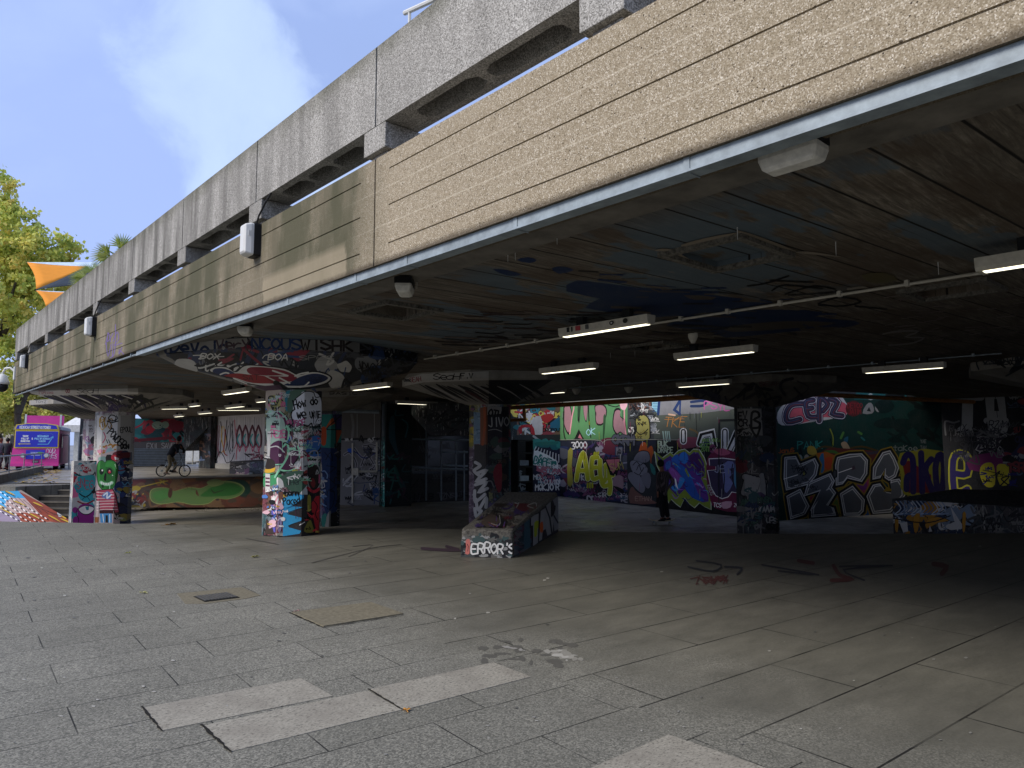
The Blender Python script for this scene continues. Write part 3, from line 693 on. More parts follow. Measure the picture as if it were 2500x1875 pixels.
P.fill(652, 960, 700, 1060, 20, ['#e8e6e0', BLK, '#b9c9c0', '#d46a90'], (8, 18), (.9, 1.6), 'stz'); P.fill(700, 1040, 785, 1180, 44, ['#e4e2dc', '#0c0c0e', '#cfcdc6', '#8fd0a8', '#b0475a', '#dcdad4'], (8, 24), (1, 2), 'stz'); P.fill(648, 1190, 692, 1300, 36, ['#e4e2dc', BLK, '#d8b0b8', '#4a78b8', '#c9a23c', '#3c2a22'], (6, 16), (1, 1.9), 'stb'); P.fill(740, 1240, 782, 1300, 14, [BLK, '#e03a44', '#b9a84a'], (6, 16), (1, 1.8), 'st')
for _ in range(26): x = P.R.uniform(655, 780); y = P.R.uniform(980, 1240); P.fr(0, 0, 1); P.stroke([(x, y), (x + P.R.uniform(-.5, .5), y + P.R.uniform(8, 34))], P.R.uniform(.7, 1.3), P.R.choice([BLK, '#e4e2dc', '#8fd0a8', '#4b1d40']))
P.fr(600, 930, 4.252); P.poly([(392, 1215), (560, 1185), (590, 1215), (470, 1300), (395, 1310)], '#3aa0d0', 2); P.text('born', 408, 1192, 60, 11, BLK, 3, asp=.5, gap=.25); P.text('Paced', 396, 1292, 70, 11, BLK, 2, asp=.4, rot=-.12, gap=.25, jit=.05)
# cap of column 2
P = Paint(q['cp'], q['cs'] + q['fs'], seed=5, k=1.2).fr(400, 790, 3.403)
P.poly([(20, 150), (700, 110), (760, 280), (1000, 400), (820, 520), (300, 400), (20, 270)], '#1e2a3a', 0); P.poly([(640, 110), (1640, 140), (2100, 280), (1500, 520), (1000, 560), (760, 280)], '#23262b', 0)
P.fill(410, 826, 1000, 900, 60, ['#3f4146', '#16181c', '#2b3550', '#6e7072', '#8c8b88', '#101114', '#1c1f24'], (24, 70), (2, 5), 'bsbst')
P.fill(420, 850, 1000, 950, 50, ['#0d0e11', '#b0aea8', '#15161a', '#2a3f66', '#7a2a38'], (20, 60), (1.5, 4), 'stsb')
P.poly([(25, 160), (690, 118), (700, 160), (660, 195), (120, 235), (28, 240)], '#8d8a84'); P.poly([(700, 118), (1625, 145), (1625, 240), (760, 200)], '#6f6e6b')
P.text('Devoid', 60, 235, 80, 20, '#1c2b4a', 3, asp=.8, jit=.1, gap=.3); P.text('very', 440, 215, 80, 14, '#4a3a40', 3, asp=.7, jit=.1); P.text('NCOUS', 735, 215, 90, 18, '#22365f', 3, asp=.72, jit=.08); P.text('WISHK', 1140, 225, 90, 20, '#241c1b', 0, asp=.8, jit=.1, gap=.3)
P.text('BOA', 865, 300, 50, 9, '#c8c6c0', 3, asp=.9, slant=.2); P.stroke([(820, 285), (850, 258), (930, 265)], 7, '#c8c6c0', 4); P.text('BOX', 300, 292, 44, 9, '#c4c2bc', 3, asp=1.0, slant=.3); P.stroke([(245, 262), (330, 262), (290, 290)], 8, '#c4c2bc', 3); P.stroke([(400, 275), (500, 270)], 7, '#c4c2bc'); P.text('SPES', 1130, 300, 36, 6, '#7c7c7a', 3, asp=1.6)
for i in range(14):
    x = 330 + i*30; P.stroke([(x + 60, 320 + (i % 3)*12), (x - 30 - (i % 4)*10, 350 + (i % 5)*14), (x - 70, 345 + (i % 3)*20)], 13, '#c3c1bb' if i % 2 else '#17181c', 3)
P.poly([(380, 400), (420, 352), (520, 355), (600, 395), (660, 345), (780, 340), (1000, 365), (1110, 415), (1230, 390), (1340, 405), (1400, 450), (1340, 505), (1180, 540), (1000, 540), (720, 505), (560, 450)], BLK, 4)
P.poly([(392, 395), (425, 360), (520, 362), (600, 402), (670, 352), (780, 348), (1000, 375), (1115, 425), (1230, 400), (1330, 415), (1385, 450), (1330, 495), (1180, 525), (1000, 528), (730, 498), (580, 448)], '#c9c7c1', 4)
P.poly([(405, 395), (430, 370), (510, 372), (590, 410), (500, 430), (440, 415)], '#1f2f56', 3); P.poly([(500, 430), (600, 410), (700, 420), (880, 440), (960, 490), (740, 490), (600, 450)], '#8d1f28', 3); P.poly([(690, 390), (720, 360), (850, 362), (1000, 388), (1090, 430), (1100, 470), (960, 480), (860, 430), (740, 425)], '#7e2434', 3)
P.poly([(1000, 510), (1060, 480), (1130, 440), (1240, 412), (1320, 422), (1365, 450), (1310, 485), (1180, 512)], '#1e2c50', 3)
P.stroke([(470, 420), (510, 405), (540, 410)], 12, '#d5d3cc', 3); P.stroke([(580, 452), (690, 498)], 10, '#d5d3cc'); P.stroke([(905, 388), (1035, 432), (840, 432), (940, 480), (960, 490)], 14, '#cfcdc6', 0); P.stroke([(960, 447), (1045, 492)], 13, '#cfcdc6'); P.stroke([(1090, 433), (1130, 415), (1200, 402)], 12, '#d5d3cc', 3); P.stroke([(1205, 485), (1170, 515), (1130, 525)], 12, '#cfcdc6', 3)
P.stroke([(930, 490), (1030, 555)], 45, '#0e0e10'); P.text('SAT', 660, 465, 40, 5, '#2a1216', 2, asp=.9, jit=.15); P.text('BBB', 1180, 480, 40, 4, '#0e1220', 2, asp=.9, jit=.15)
P.fill(870, 850, 1010, 930, 34, ['#0b0b0d', '#101216', '#34363a'], (25, 55), (2, 4), 'ts')
P.poly([(740, 520), (960, 505), (1010, 560), (860, 560)], '#4c3346')
# ---- column 1 ---------------------------------------------------------------------------
q = COLS['c1']; P = Paint(q['sh'], q['ss'], seed=11, k=1.0).fr(0, 950, 4.74)
P.poly([(1125, 305), (1395, 305), (1390, 700), (1120, 760)], '#c9c8c3'); P.poly([(1395, 305), (1530, 305), (1530, 690), (1390, 700)], '#a19f98')
P.text('RUS', 1150, 430, 110, 13, '#8c6a2c', 4, asp=.35, jit=.2, rot=.2); P.stroke([(1160, 330), (1150, 380), (1180, 470), (1220, 420), (1190, 350), (1165, 380)], 10, '#c9a23c', 4); P.stroke([(1200, 500), (1220, 560), (1190, 620)], 12, '#b8506a', 4)
P.stroke([(1255, 330), (1290, 300), (1340, 320), (1330, 360), (1280, 365), (1255, 335)], 12, BLK, 5); P.stroke([(1240, 370), (1300, 385), (1365, 370)], 14, BLK, 4); P.stroke([(1300, 390), (1280, 430), (1300, 470)], 8, BLK, 4); P.stroke([(1350, 310), (1360, 340), (1330, 370)], 11, BLK, 4)
P.text('POWDER', 1235, 520, 82, 13, BLK, 2, asp=.42, rot=.72, jit=.08, gap=.2); P.text('EPOUL', 1395, 500, 58, 8, '#141414', 2, asp=.38, jit=.05, rot=-.04); P.text('II', 1235, 625, 40, 9, BLK, 0, slant=-.4)
P.text('DON', 1400, 690, 50, 16, '#151515', 3, asp=.5); P.text('NOSE', 1160, 745, 90, 26, '#a9772a', 3, asp=.45, jit=.12); P.fill(240, 1095, 292, 1112, 12, ['#c9c7c2', '#cc8a9a', '#8fb0b8'], (8, 16), (1.5, 2.5), 'bs')
P.poly([(1115, 770), (1395, 690), (1390, 1550), (1110, 1550)], '#b9a8a8'); P.poly([(1385, 730), (1525, 730), (1520, 1560), (1385, 1560)], '#232a44')
P.fill(290, 1105, 322, 1278, 40, ['#2b3c6e', '#4c86a6', '#11131c', '#6f2a34', '#8c7c3a', '#16203f', '#b9b6ae'], (10, 30), (1.5, 3), 'bstb'); P.poly([(1390, 735), (1515, 730), (1512, 790), (1390, 800)], '#57181f')
P.poly([(1140, 790), (1230, 780), (1220, 850), (1150, 840)], '#7f9f98', 2); P.poly([(1235, 760), (1310, 770), (1290, 840), (1225, 830)], '#1b1214', 2); P.poly([(1290, 770), (1345, 765), (1370, 830), (1300, 825)], '#c2323e', 2); P.poly([(1325, 780), (1375, 800), (1370, 825), (1330, 815)], WHT)
# green face with two lobes
G_ = [(1125, 900), (1150, 840), (1190, 830), (1215, 850), (1245, 825), (1310, 830), (1355, 880), (1360, 970), (1345, 1060), (1310, 1140), (1265, 1172), (1210, 1172), (1150, 1120), (1125, 1010)]
P.poly([(a + (a - 1240)*.05, b + (b - 1000)*.04) for a, b in G_], BLK, 4); P.poly(G_, '#2f7d35', 4)
P.poly([(1225, 860), (1260, 835), (1310, 845), (1345, 900), (1340, 960), (1290, 900), (1225, 900)], '#3b9641', 4); P.poly([(1225, 900), (1345, 1000), (1300, 1140), (1235, 1160)], '#256b2c', 3)
P.stroke([(1330, 870), (1347, 920)], 8, '#bfe0b8'); P.disc(1175, 955, 26, '#15241a', 36); P.disc(1268, 950, 34, '#15241a', 38); P.disc(1184, 940, 9, WHT, 12); P.disc(1268, 960, 17, '#c2323e', 14); P.disc(1268, 945, 9, '#e0a0a0')
P.poly([(1215, 975), (1232, 985), (1225, 1065), (1200, 1040)], BLK, 2); P.disc(1303, 998, 7, '#cfe6c8')
P.stroke([(1170, 1080), (1200, 1098), (1260, 1100), (1295, 1082)], 40, '#8fc79a', 4); P.stroke([(1175, 1082), (1205, 1096), (1260, 1098), (1290, 1082)], 24, '#dfe9dc', 4)
for x in range(1185, 1290, 20): P.stroke([(x, 1078), (x + 3, 1110)], 4, '#2f6b38')
P.stroke([(1270, 1108), (1270, 1165)], 9, '#a9d8b4'); P.disc(1190, 1125, 14, '#153a1c', 18)
# striped jumper and jeans
P.poly([(1150, 1165), (1310, 1150), (1350, 1230), (1385, 1430), (1320, 1440), (1315, 1410), (1145, 1410), (1150, 1300), (1120, 1300), (1100, 1180)], BLK, 0); P.poly([(1160, 1172), (1300, 1160), (1340, 1240), (1372, 1420), (1330, 1430), (1305, 1330), (1308, 1400), (1152, 1400), (1158, 1290), (1128, 1295), (1110, 1185)], '#b0485c')
for i in range(7): P.stroke([(1115 + i, 1190 + i*36), (1200, 1200 + i*32), (1310 + i*8, 1190 + i*34)], 7, '#e0cfcb', 3)
P.blob(1235, 1232, 52, 48, '#5e7bb0'); P.stroke([(1200, 1230), (1240, 1200), (1240, 1260), (1290, 1220)], 16, '#d8e0e8', 4); P.poly([(1150, 1405), (1310, 1405), (1310, 1440), (1150, 1440)], '#3a1218')
P.poly([(1155, 1440), (1290, 1438), (1295, 1545), (1255, 1545), (1225, 1480), (1215, 1545), (1165, 1545)], '#4c93c8'); P.stroke([(1190, 1450), (1200, 1540)], 8, WHT); P.stroke([(1270, 1450), (1270, 1540)], 9, '#d7e8f0'); P.poly([(1222, 1460), (1248, 1460), (1252, 1545), (1222, 1545)], '#101418')
P.poly([(1325, 1440), (1380, 1435), (1370, 1475), (1335, 1480)], '#2a1512'); P.fill(280, 1258, 292, 1277, 6, ['#6aa07a', '#1a1a1a', '#b9b6ae'], (6, 12)); P.poly([(1100, 1480), (1145, 1480), (1140, 1545), (1100, 1545)], '#8c5a34')
P = Paint(q['cp'], q['cs'] + q['fs'], seed=12, k=1.3).fr(150, 900, 5.53)
P.poly([(-420, 300), (1035, 265), (1035, 345), (-420, 370)], '#b4b2ac'); P.text('NA', -300, 340, 56, 10, '#8f5a62', 0, asp=.7); P.text('coa', -200, 335, 30, 8, '#96636a', 2, asp=.8); P.text('SeaH', 210, 330, 60, 7, '#1a1918', 3, asp=1.1, slant=.15, gap=.1); P.text('00', 60, 325, 45, 11, '#7d3f48', 3, asp=.5)
for x0, w_ in ((230, 120), (400, 130), (600, 130), (780, 110)): P.poly([(x0, 348), (x0 + w_, 348), (x0 + w_ - 10, 420), (x0 + 50, 430)], '#1f2428')
for i in range(26):
    x = -400 + i*55; P.stroke([(x, 360), (x + 180 + i*2, 440), (x + 420 - i*6, 520 + (i % 3)*20)], 34 if i % 2 else 16, ['#08090b', '#101215', '#c9c7c0', '#221c3c'][i % 4], 3, taper=True)
P.stroke([(370, 580), (480, 600), (560, 610)], 40, '#5a1f26', 3); P.stroke([(890, 540), (960, 440), (1080, 370)], 55, '#181a1d', 3); P.stroke([(960, 560), (1100, 460), (1320, 390)], 40, '#1c1f22', 3, taper=True); P.stroke([(1010, 590), (1250, 500), (1500, 430)], 30, '#17191c', 3, taper=True); P.fill(235, 975, 310, 1005, 14, ['#3c3352', '#2b2e33', '#5d5b58'], (14, 34), (2, 4), 'st')
# ---- column 3 ---------------------------------------------------------------------------
q = COLS['c3']; P = Paint(q['sh'], q['ss'], seed=21, k=.9).fr(1100, 900, 3.455)
P.poly([(150, 310), (195, 310), (195, 650), (150, 660)], '#8b8436'); P.fill(1143, 995, 1158, 1100, 16, ['#c0a93c', '#6d6a66', '#7a4c6a', '#3a3a3a'], (8, 16), (1, 2.4), 'stb'); P.poly([(195, 365), (250, 370), (250, 635), (195, 635)], '#6f8a9c'); P.fill(1158, 1010, 1172, 1080, 10, ['#4f6c80', '#8aa3b2'], (6, 12), (1, 2), 'st')
P.poly([(152, 660), (200, 680), (200, 1300), (152, 1300)], '#6a5766'); P.fill(1144, 1100, 1158, 1275, 24, ['#8a7a88', '#4c3d4c', '#a9a3a4'], (10, 24), (1, 2.5), 's')
P.poly([(250, 330), (315, 320), (320, 640), (250, 640)], '#7c4a2c'); P.poly([(200, 640), (310, 640), (315, 1200), (200, 1240)], '#33302c'); P.stroke([(285, 330), (290, 480), (270, 640)], 20, '#9a4a22', 3)
P.poly([(310, 320), (490, 320), (490, 1040), (312, 1040)], '#26242a'); P.poly([(310, 320), (430, 322), (430, 380), (310, 390)], '#8f8c86'); P.text('OTHR', 318, 400, 60, 14, BLK, 3, asp=.5, rot=.2); P.text('JIVO', 322, 490, 74, 9, '#a9a8a3', 3, asp=.5, rot=-.04); P.stroke([(320, 520), (380, 512), (430, 530)], 6, '#9c9b97', 3)
P.fill(1190, 1062, 1232, 1200, 30, ['#4c4f54', '#6e6c6a', '#2a2a2e', '#5c2a34', '#3b4a3f', '#54453a'], (12, 30), (1.5, 3), 'bst'); P.poly([(380, 820), (430, 800), (430, 1000), (400, 1040), (360, 900)], '#7c1e28', 3); P.text('MAKEZ', 320, 800, 32, 5, '#0c0c0c', 2, asp=.6)
P.poly([(190, 775), (250, 790), (300, 850), (318, 1000), (318, 1160), (230, 1250), (200, 1250), (205, 1000)], '#2b2a2c', 3)
for a in ([(210, 790), (250, 820), (200, 860), (240, 900)], [(230, 880), (300, 860), (220, 950), (300, 930)], [(210, 980), (300, 960), (240, 1040), (310, 1010)], [(205, 1030), (210, 1120), (290, 1060)], [(215, 1100), (235, 1190), (300, 1090), (300, 1170)], [(205, 1180), (220, 1250), (260, 1200)]): P.stroke(a, 26, '#c3c1bb', 4)
P = Paint(q['cp'], q['cs'] + q['fs'], seed=22, k=1.4).fr(850, 780, 3.687)
P.poly([(475, 545), (660, 490), (1265, 465), (1265, 545), (680, 565), (475, 605)], '#a3a19b'); P.text('SeaH', 765, 540, 52, 8, '#181715', 3, asp=1.05, slant=.2, gap=.1); P.text('F.V', 1015, 530, 46, 9, '#181715', 0, asp=.7); P.text('SEAH', 560, 565, 40, 6, '#7c2a30', 3, asp=.5, rot=-.12); P.fill(980, 925, 992, 938, 5, [BLK], (6, 10), (1, 1.6), 't')
P.poly([(1265, 545), (1840, 545), (1500, 760), (1265, 760)], '#17191c')
for i in range(20):
    x = 640 + i*50; P.stroke([(x, 580 + (i % 3)*10), (x + 120, 650), (x + 300 - i*4, 740)], 24 if i % 2 else 11, ['#08090a', '#141517', '#8c8a86', '#0a0b0d'][i % 4], 3, taper=True)
P.stroke([(1050, 640), (1150, 690), (1250, 760)], 26, '#3d1d22', 3, taper=True)
# ---- column 4 ---------------------------------------------------------------------------
q = COLS['c4']; P = Paint(q['sh'], q['ss'], seed=31, k=.9).fr(1700, 900, 3.687)
P.poly([(370, 360), (680, 360), (680, 610), (575, 600), (480, 600), (370, 610)], '#8b8a86'); P.poly([(585, 360), (690, 360), (690, 760), (600, 640)], '#34353a')
P.text('EV', 380, 450, 66, 14, BLK, 0, asp=.5, jit=.1); P.text('CR', 380, 520, 56, 13, BLK, 3, asp=.6, jit=.1); P.stroke([(495, 535), (500, 400), (550, 390), (565, 430), (520, 460), (570, 490), (560, 530), (500, 535)], 22, BLK, 3); P.stroke([(480, 510), (540, 610), (575, 520)], 20, BLK, 3)
P.fill(1802, 1042, 1825, 1070, 14, [BLK], (8, 14), (1.2, 2), 'ts'); P.fill(1858, 1000, 1885, 1080, 26, ['#0e0e10', '#1a1a1d'], (8, 18), (1.4, 2.6), 'tz')
P.fill(1802, 1068, 1888, 1150, 40, ['#26332a', '#5c1f24', '#3f4142', '#15171b', '#6f6d69', '#22314a'], (14, 34), (1.5, 3), 'bst')
P.throw('TSU', 405, 1110, 140, 52, [(22, BLK), (0, '#8e8d8a')], 4, asp=.38, rot=.25, gap=.1); P.stroke([(590, 960), (600, 1120), (560, 1190), (530, 1160)], 42, '#8e8d8a', 4); P.stroke([(610, 950), (630, 1130), (560, 1220), (500, 1190)], 8, BLK, 4)
P.fill(1808, 1195, 1888, 1300, 46, ['#2a4a4c', '#3c5a4a', '#6d6c6a', '#1b1d22', '#4c3458', '#22304e', '#a4a39e'], (12, 30), (1.5, 3), 'bsto')
P = Paint(q['cp'], q['cs'] + q['fs'], seed=32).fr(1700, 900, 3.687)
P.text('SEAH', 570, 155, 36, 6, '#5a2026', 3, asp=1.1); P.text('SeaH', 30, 180, 34, 6, '#4d1d22', 3, asp=1.1); P.fill(1680, 940, 1960, 990, 26, ['#0e0f11', '#1f2022', '#333230'], (30, 60), (2, 5), 's')
# ---- column 5 cap -------------------------------------------------------------------------
q = COLS['c5']; P = Paint(q['cp'], q['cs'] + q['fs'], seed=41).fr(2100, 600, 4.1475)
P.poly([(1268, 745), (1900, 650), (1900, 820), (1268, 880)], '#8f8d86'); P.text('TEN', 1340, 840, 100, 20, '#2f6b35', 2, asp=.9, gap=.3, slant=.1); P.fill(2350, 815, 2400, 840, 10, ['#1a1b1c', '#4a4d48'], (10, 24), (1, 2), 's')
P.fill(2380, 800, 2520, 900, 30, ['#0d0e10', '#202833', '#3a3a3c'], (30, 60), (2, 4), 'st')
# ------------------------------------------------------------------ walls and blocks
def wallobj(pts, z0, z1, th=0.25):
    """upright wall on a polyline; returns mesh and the paintable faces"""
    mb = MB(); segs = []
    for a, b in zip(pts[:-1], pts[1:]):
        mb.wallseg(a, b, z0, z1, th); segs.append(wall_seg(a, b, z0, z1))
    return mb, segs
def thing1(mb, name, label, cat, mats, part=None, group=None):
    return solid(mb, name, mats, label, cat, group)
# --- long graffiti wall at the back (facing left)
WA = [gp(1368, 1212), gp(1538, 1232), gp(1805, 1262), gp(1893, 1271.5)]
mb, sg = wallobj(WA, PIT_Z, 4.6)
P = Paint(mb, sg, seed=51, k=1.25).fr(1250, 930, 3.403)
P.poly([(395, 180), (960, 170), (960, 490), (395, 500)], '#4f7f52'); P.poly([(960, 100), (1200, 100), (1200, 500), (960, 500)], '#3a3d3e'); P.poly([(395, 60), (1250, 60), (1250, 185), (395, 185)], '#7a7c74')
P.poly([(1180, 150), (1900, 150), (1900, 560), (1180, 560)], '#4c5249'); P.poly([(400, 490), (1200, 490), (1200, 1100), (400, 1100)], '#1c2030'); P.poly([(1195, 480), (2300, 520), (2300, 1200), (1195, 1080)], '#0c0c0e')
# tall pale green letters with pink and black edges
for x0, pts in ((0, [(440, 190), (480, 190), (500, 300), (480, 440), (450, 420), (420, 310)]), (1, [(590, 190), (630, 190), (620, 340), (600, 300)]), (2, [(690, 200), (760, 195), (790, 250), (760, 360), (700, 360), (690, 260)]), (3, [(850, 240), (900, 230), (900, 290), (940, 330), (950, 460), (900, 430), (870, 450), (835, 380)])):
    P.poly(pts, BLK, 3); P.poly([(a*.86 + .14*sum(p[0] for p in pts)/len(pts), b*.86 + .14*sum(p[1] for p in pts)/len(pts)) for a, b in pts], '#8d6a70', 3)
P.stroke([(455, 190), (515, 200), (500, 290), (480, 440)], 9, '#c98a94', 2); P.poly([(545, 200), (572, 205), (560, 350), (545, 330)], '#1f3a24'); P.poly([(520, 480), (555, 400), (575, 440), (600, 485)], BLK); P.poly([(545, 480), (563, 440), (585, 482)], '#b06a76')
P.stroke([(635, 200), (640, 330), (655, 470)], 9, BLK, 3); P.poly([(555, 290), (562, 320), (555, 350), (547, 320)], BLK); P.poly([(760, 290), (780, 300), (765, 480), (755, 480)], '#28482d', 2); P.stroke([(895, 200), (930, 215), (935, 340), (950, 470)], 10, '#c98a94', 3); P.stroke([(800, 200), (860, 215), (900, 200)], 8, BLK, 3)
P.text('OK', 620, 450, 50, 6, '#9ac6d2', 3, asp=.6, jit=.1); P.stroke([(400, 200), (430, 190), (430, 420), (450, 500)], 10, '#232b22', 3); P.poly([(900, 180), (960, 180), (940, 240), (905, 230)], '#d6a7ae', 2)
# brown letters and the yellow long face
P.text('NST', 985, 235, 70, 16, '#6a4438', 2, asp=.8, gap=.2); P.text('NST', 985, 235, 76, 5, BLK, 2, asp=.8, gap=.2); P.fill(1535, 985, 1590, 1070, 40, [BLK, '#c3c1bc', '#14161a', '#8b8f94'], (10, 22), (1.2, 2.2), 'tzs')
P.poly([(1005, 490), (1030, 400), (1020, 330), (1050, 285), (1100, 275), (1145, 320), (1152, 420), (1140, 490)], BLK, 3); P.poly([(1015, 488), (1040, 400), (1030, 335), (1055, 295), (1098, 286), (1135, 325), (1142, 420), (1130, 488)], '#8f8a4c', 3)
P.stroke([(1045, 345), (1062, 365)], 7, BLK); P.stroke([(1062, 345), (1045, 365)], 7, BLK); P.stroke([(1095, 340), (1114, 362)], 7, BLK); P.stroke([(1114, 340), (1095, 362)], 7, BLK); P.fill(1556, 1020, 1580, 1066, 8, ['#7a6a2c', BLK], (6, 12), (1, 1.6), 's'); P.stroke([(1035, 420), (1065, 445), (1100, 430), (1130, 400)], 8, BLK, 3); P.stroke([(1050, 300), (1060, 270), (1080, 290), (1100, 262), (1115, 292)], 6, BLK, 2); P.text('SICK', 1020, 482, 22, 4, BLK, 2)
P.disc(992, 410, 26, '#c9c7c0', 34); P.fill(1533, 1040, 1550, 1060, 10, [BLK], (6, 10), (1, 1.6), 'ts')
# grey and navy letters on the top edge
P.poly([(1165, 160), (1225, 160), (1215, 275), (1165, 220)], '#86b7c6'); P.poly([(1225, 155), (1900, 150), (1880, 230), (1560, 270), (1225, 285)], '#77777a', 0); P.stroke([(1225, 160), (1215, 275)], 22, '#1b3360'); P.stroke([(1395, 165), (1350, 240), (1395, 275)], 22, '#1b3360'); P.stroke([(1400, 160), (1395, 275)], 14, '#1b3360'); P.stroke([(1490, 175), (1600, 165), (1590, 205), (1490, 210)], 22, '#162a52', 3); P.text('PSYL', 1600, 240, 60, 9, '#b0568f', 3, asp=.7, jit=.12)
for i in range(7): P.stroke([(1170, 175 + i*13), (1210, 175 + i*13)], 4, '#274a78')
P.text('TKE', 1265, 380, 80, 6, '#b47a3e', 0, asp=.6, jit=.15, slant=.2); P.stroke([(1270, 320), (1430, 315)], 5, '#b47a3e', 2); P.stroke([(1305, 278), (1355, 285)], 14, '#c9a58a', 2); P.stroke([(1530, 265), (1538, 480)], 4, '#101010', 2)
for x in (1255, 1275, 1290, 1305): P.stroke([(x + 10, 500), (x, 420)], 9, '#8fa8a0', 2)
P.text('BUK', 1215, 545, 44, 9, '#a8b7a0', 0, asp=.5); P.text('DRAPE', 1215, 595, 44, 8, '#a8b79a', 0, asp=.45)
P.stroke([(1480, 400), (1540, 430), (1570, 520), (1530, 570)], 16, '#6a5738', 4); P.poly([(1380, 480), (1540, 470), (1550, 540), (1400, 560)], '#7a3a4a', 3); P.poly([(1550, 440), (1600, 420), (1640, 500), (1580, 560)], '#2a3550', 3)
# white block capitals with black cores
def blockL(pl, w=26):
    P.stroke(pl, w + 34, '#d7d6d2'); P.stroke(pl, w + 18, BLK); P.stroke(pl, w - 4, '#cfcecb')
blockL([(1425, 420), (1425, 500)]); P.stroke([(1560, 520), (1580, 450), (1660, 430), (1680, 540)], 60, '#d7d6d2'); P.stroke([(1560, 520), (1580, 455), (1660, 435), (1680, 540)], 44, BLK); P.stroke([(1570, 510), (1590, 460), (1655, 445), (1675, 560)], 18, '#cfcecb')
blockL([(1770, 420), (1770, 570)], 30); P.stroke([(1870, 430), (1800, 600)], 64, '#d7d6d2'); P.stroke([(1870, 430), (1800, 600)], 48, BLK); P.stroke([(1880, 440), (1800, 600)], 26, '#cfcecb')
P.text('VOCCY', 1560, 550, 32, 7, '#6f9c4a', 2, asp=.5); P.text('ZOIT', 1570, 585, 32, 7, '#6f9c4a', 2, asp=.5); P.text('ANIC ONTA', 1580, 505, 26, 6, '#7fa650', 2, asp=.55); P.disc(1667, 562, 27, '#7c3a5c', 38); P.fill(1732, 1088, 1748, 1104, 8, [BLK, '#c78aa4'], (5, 10), (1, 1.5), 't')
# left lower: chartreuse bubble letters
P.fill(1372, 1080, 1540, 1215, 90, ['#23305c', '#3b2f5a', '#6a3a5c', '#1a1c22', '#4a4d58', '#8a8794', '#1e2a50', '#5c2434'], (16, 40), (1.5, 3), 'bsbto')
P.fill(1380, 1160, 1540, 1228, 60, ['#8f8c92', '#20242c', '#5a2a3c', '#b0aeb0', '#2f4a5c', '#7a4a6a'], (10, 26), (1.2, 2.6), 'tszo'); P.text('3000', 500, 560, 50, 9, '#c8c9cb', 3, asp=.5, jit=.12)
P.poly([(470, 580), (510, 575), (500, 700), (510, 850), (465, 860)], '#96903c', 2)
for w_, c in ((58, BLK), (44, '#d5d9a8'), (36, '#a9ac26')):
    for st in ([(540, 825), (556, 720), (585, 615), (603, 615), (622, 720), (634, 815)], [(552, 745), (622, 745)], [(672, 640), (664, 730), (676, 812), (712, 806)], [(672, 640), (714, 634)], [(668, 722), (706, 718)], [(735, 660), (738, 780), (760, 838), (786, 800), (784, 700)], [(836, 700), (815, 700), (812, 780), (822, 870), (815, 935)], [(815, 780), (842, 784)], [(822, 860), (770, 872), (752, 846)]):
        P.stroke(st, w_, c, 4)
for x in (690, 705, 722): P.stroke([(x, 590 + (x % 7)), (x - 6, 625)], 13, '#a6a823')
for x in (632, 652, 672): P.stroke([(x, 850), (x, 885)], 15, '#a6a823')
P.text('SIR', 720, 965, 34, 6, '#c9c7c2', 2, asp=.6)
P.poly([(775, 650), (910, 640), (900, 700), (850, 790), (820, 780)], BLK); P.poly([(785, 655), (900, 648), (890, 700), (845, 770), (825, 740)], '#a8606a'); P.text('SUM', 825, 750, 60, 5, '#b4a854', 2, asp=.5, rot=-.2); P.poly([(850, 800), (920, 790), (925, 900), (850, 885)], '#96787e', 3); P.poly([(840, 870), (930, 900), (925, 940)], BLK, 2)
P.poly([(860, 545), (930, 545), (930, 625), (860, 625)], '#283452'); P.poly([(868, 552), (922, 552), (922, 618), (868, 618)], '#6b6a72'); P.text('A', 880, 610, 46, 6, BLK, 0, asp=.6); P.stroke([(880, 590), (900, 570), (912, 590), (895, 605), (880, 590)], 4, BLK, 3)
# grey rock fist
P.poly([(960, 600), (1200, 520), (1205, 1020), (965, 1020)], '#26292c'); P.poly([(1065, 560), (1080, 520), (1110, 510), (1130, 560), (1120, 620), (1060, 600)], '#a84d1e', 3); P.poly([(1135, 560), (1165, 540), (1180, 590), (1165, 640), (1160, 690), (1150, 640), (1130, 600)], '#a84d1e', 3)
for pl, cc in (([(1020, 640), (1060, 590), (1130, 590), (1150, 650), (1110, 680), (1020, 680)], '#6d6c73'), ([(985, 690), (1010, 660), (1080, 680), (1130, 720), (1110, 780), (1020, 770)], '#77767d'), ([(985, 760), (1060, 780), (1110, 880), (1090, 930), (1040, 900), (970, 810)], '#73727a'), ([(1080, 790), (1130, 760), (1160, 800), (1150, 880), (1125, 890), (1090, 840)], '#6a6971')):
    P.poly([(a + (a - 1070)*.05, b + (b - 750)*.04) for a, b in pl], BLK, 4); P.poly(pl, cc, 4)
for st in ([(1010, 700), (1040, 670), (1070, 700), (1100, 680), (1130, 720)], [(1040, 740), (1060, 700), (1080, 750), (1100, 720)], [(1020, 760), (1060, 780), (1080, 750)]): P.stroke(st, 6, BLK, 4)
P.poly([(985, 900), (1010, 880), (1030, 910), (1100, 960), (1190, 1000), (1190, 1020), (985, 1015)], '#6f4c44', 2); P.text('ETHAN', 1030, 995, 36, 5, '#9a7c6c', 2, asp=.6); P.poly([(1150, 680), (1190, 720), (1195, 780), (1165, 760)], '#276a62', 2)
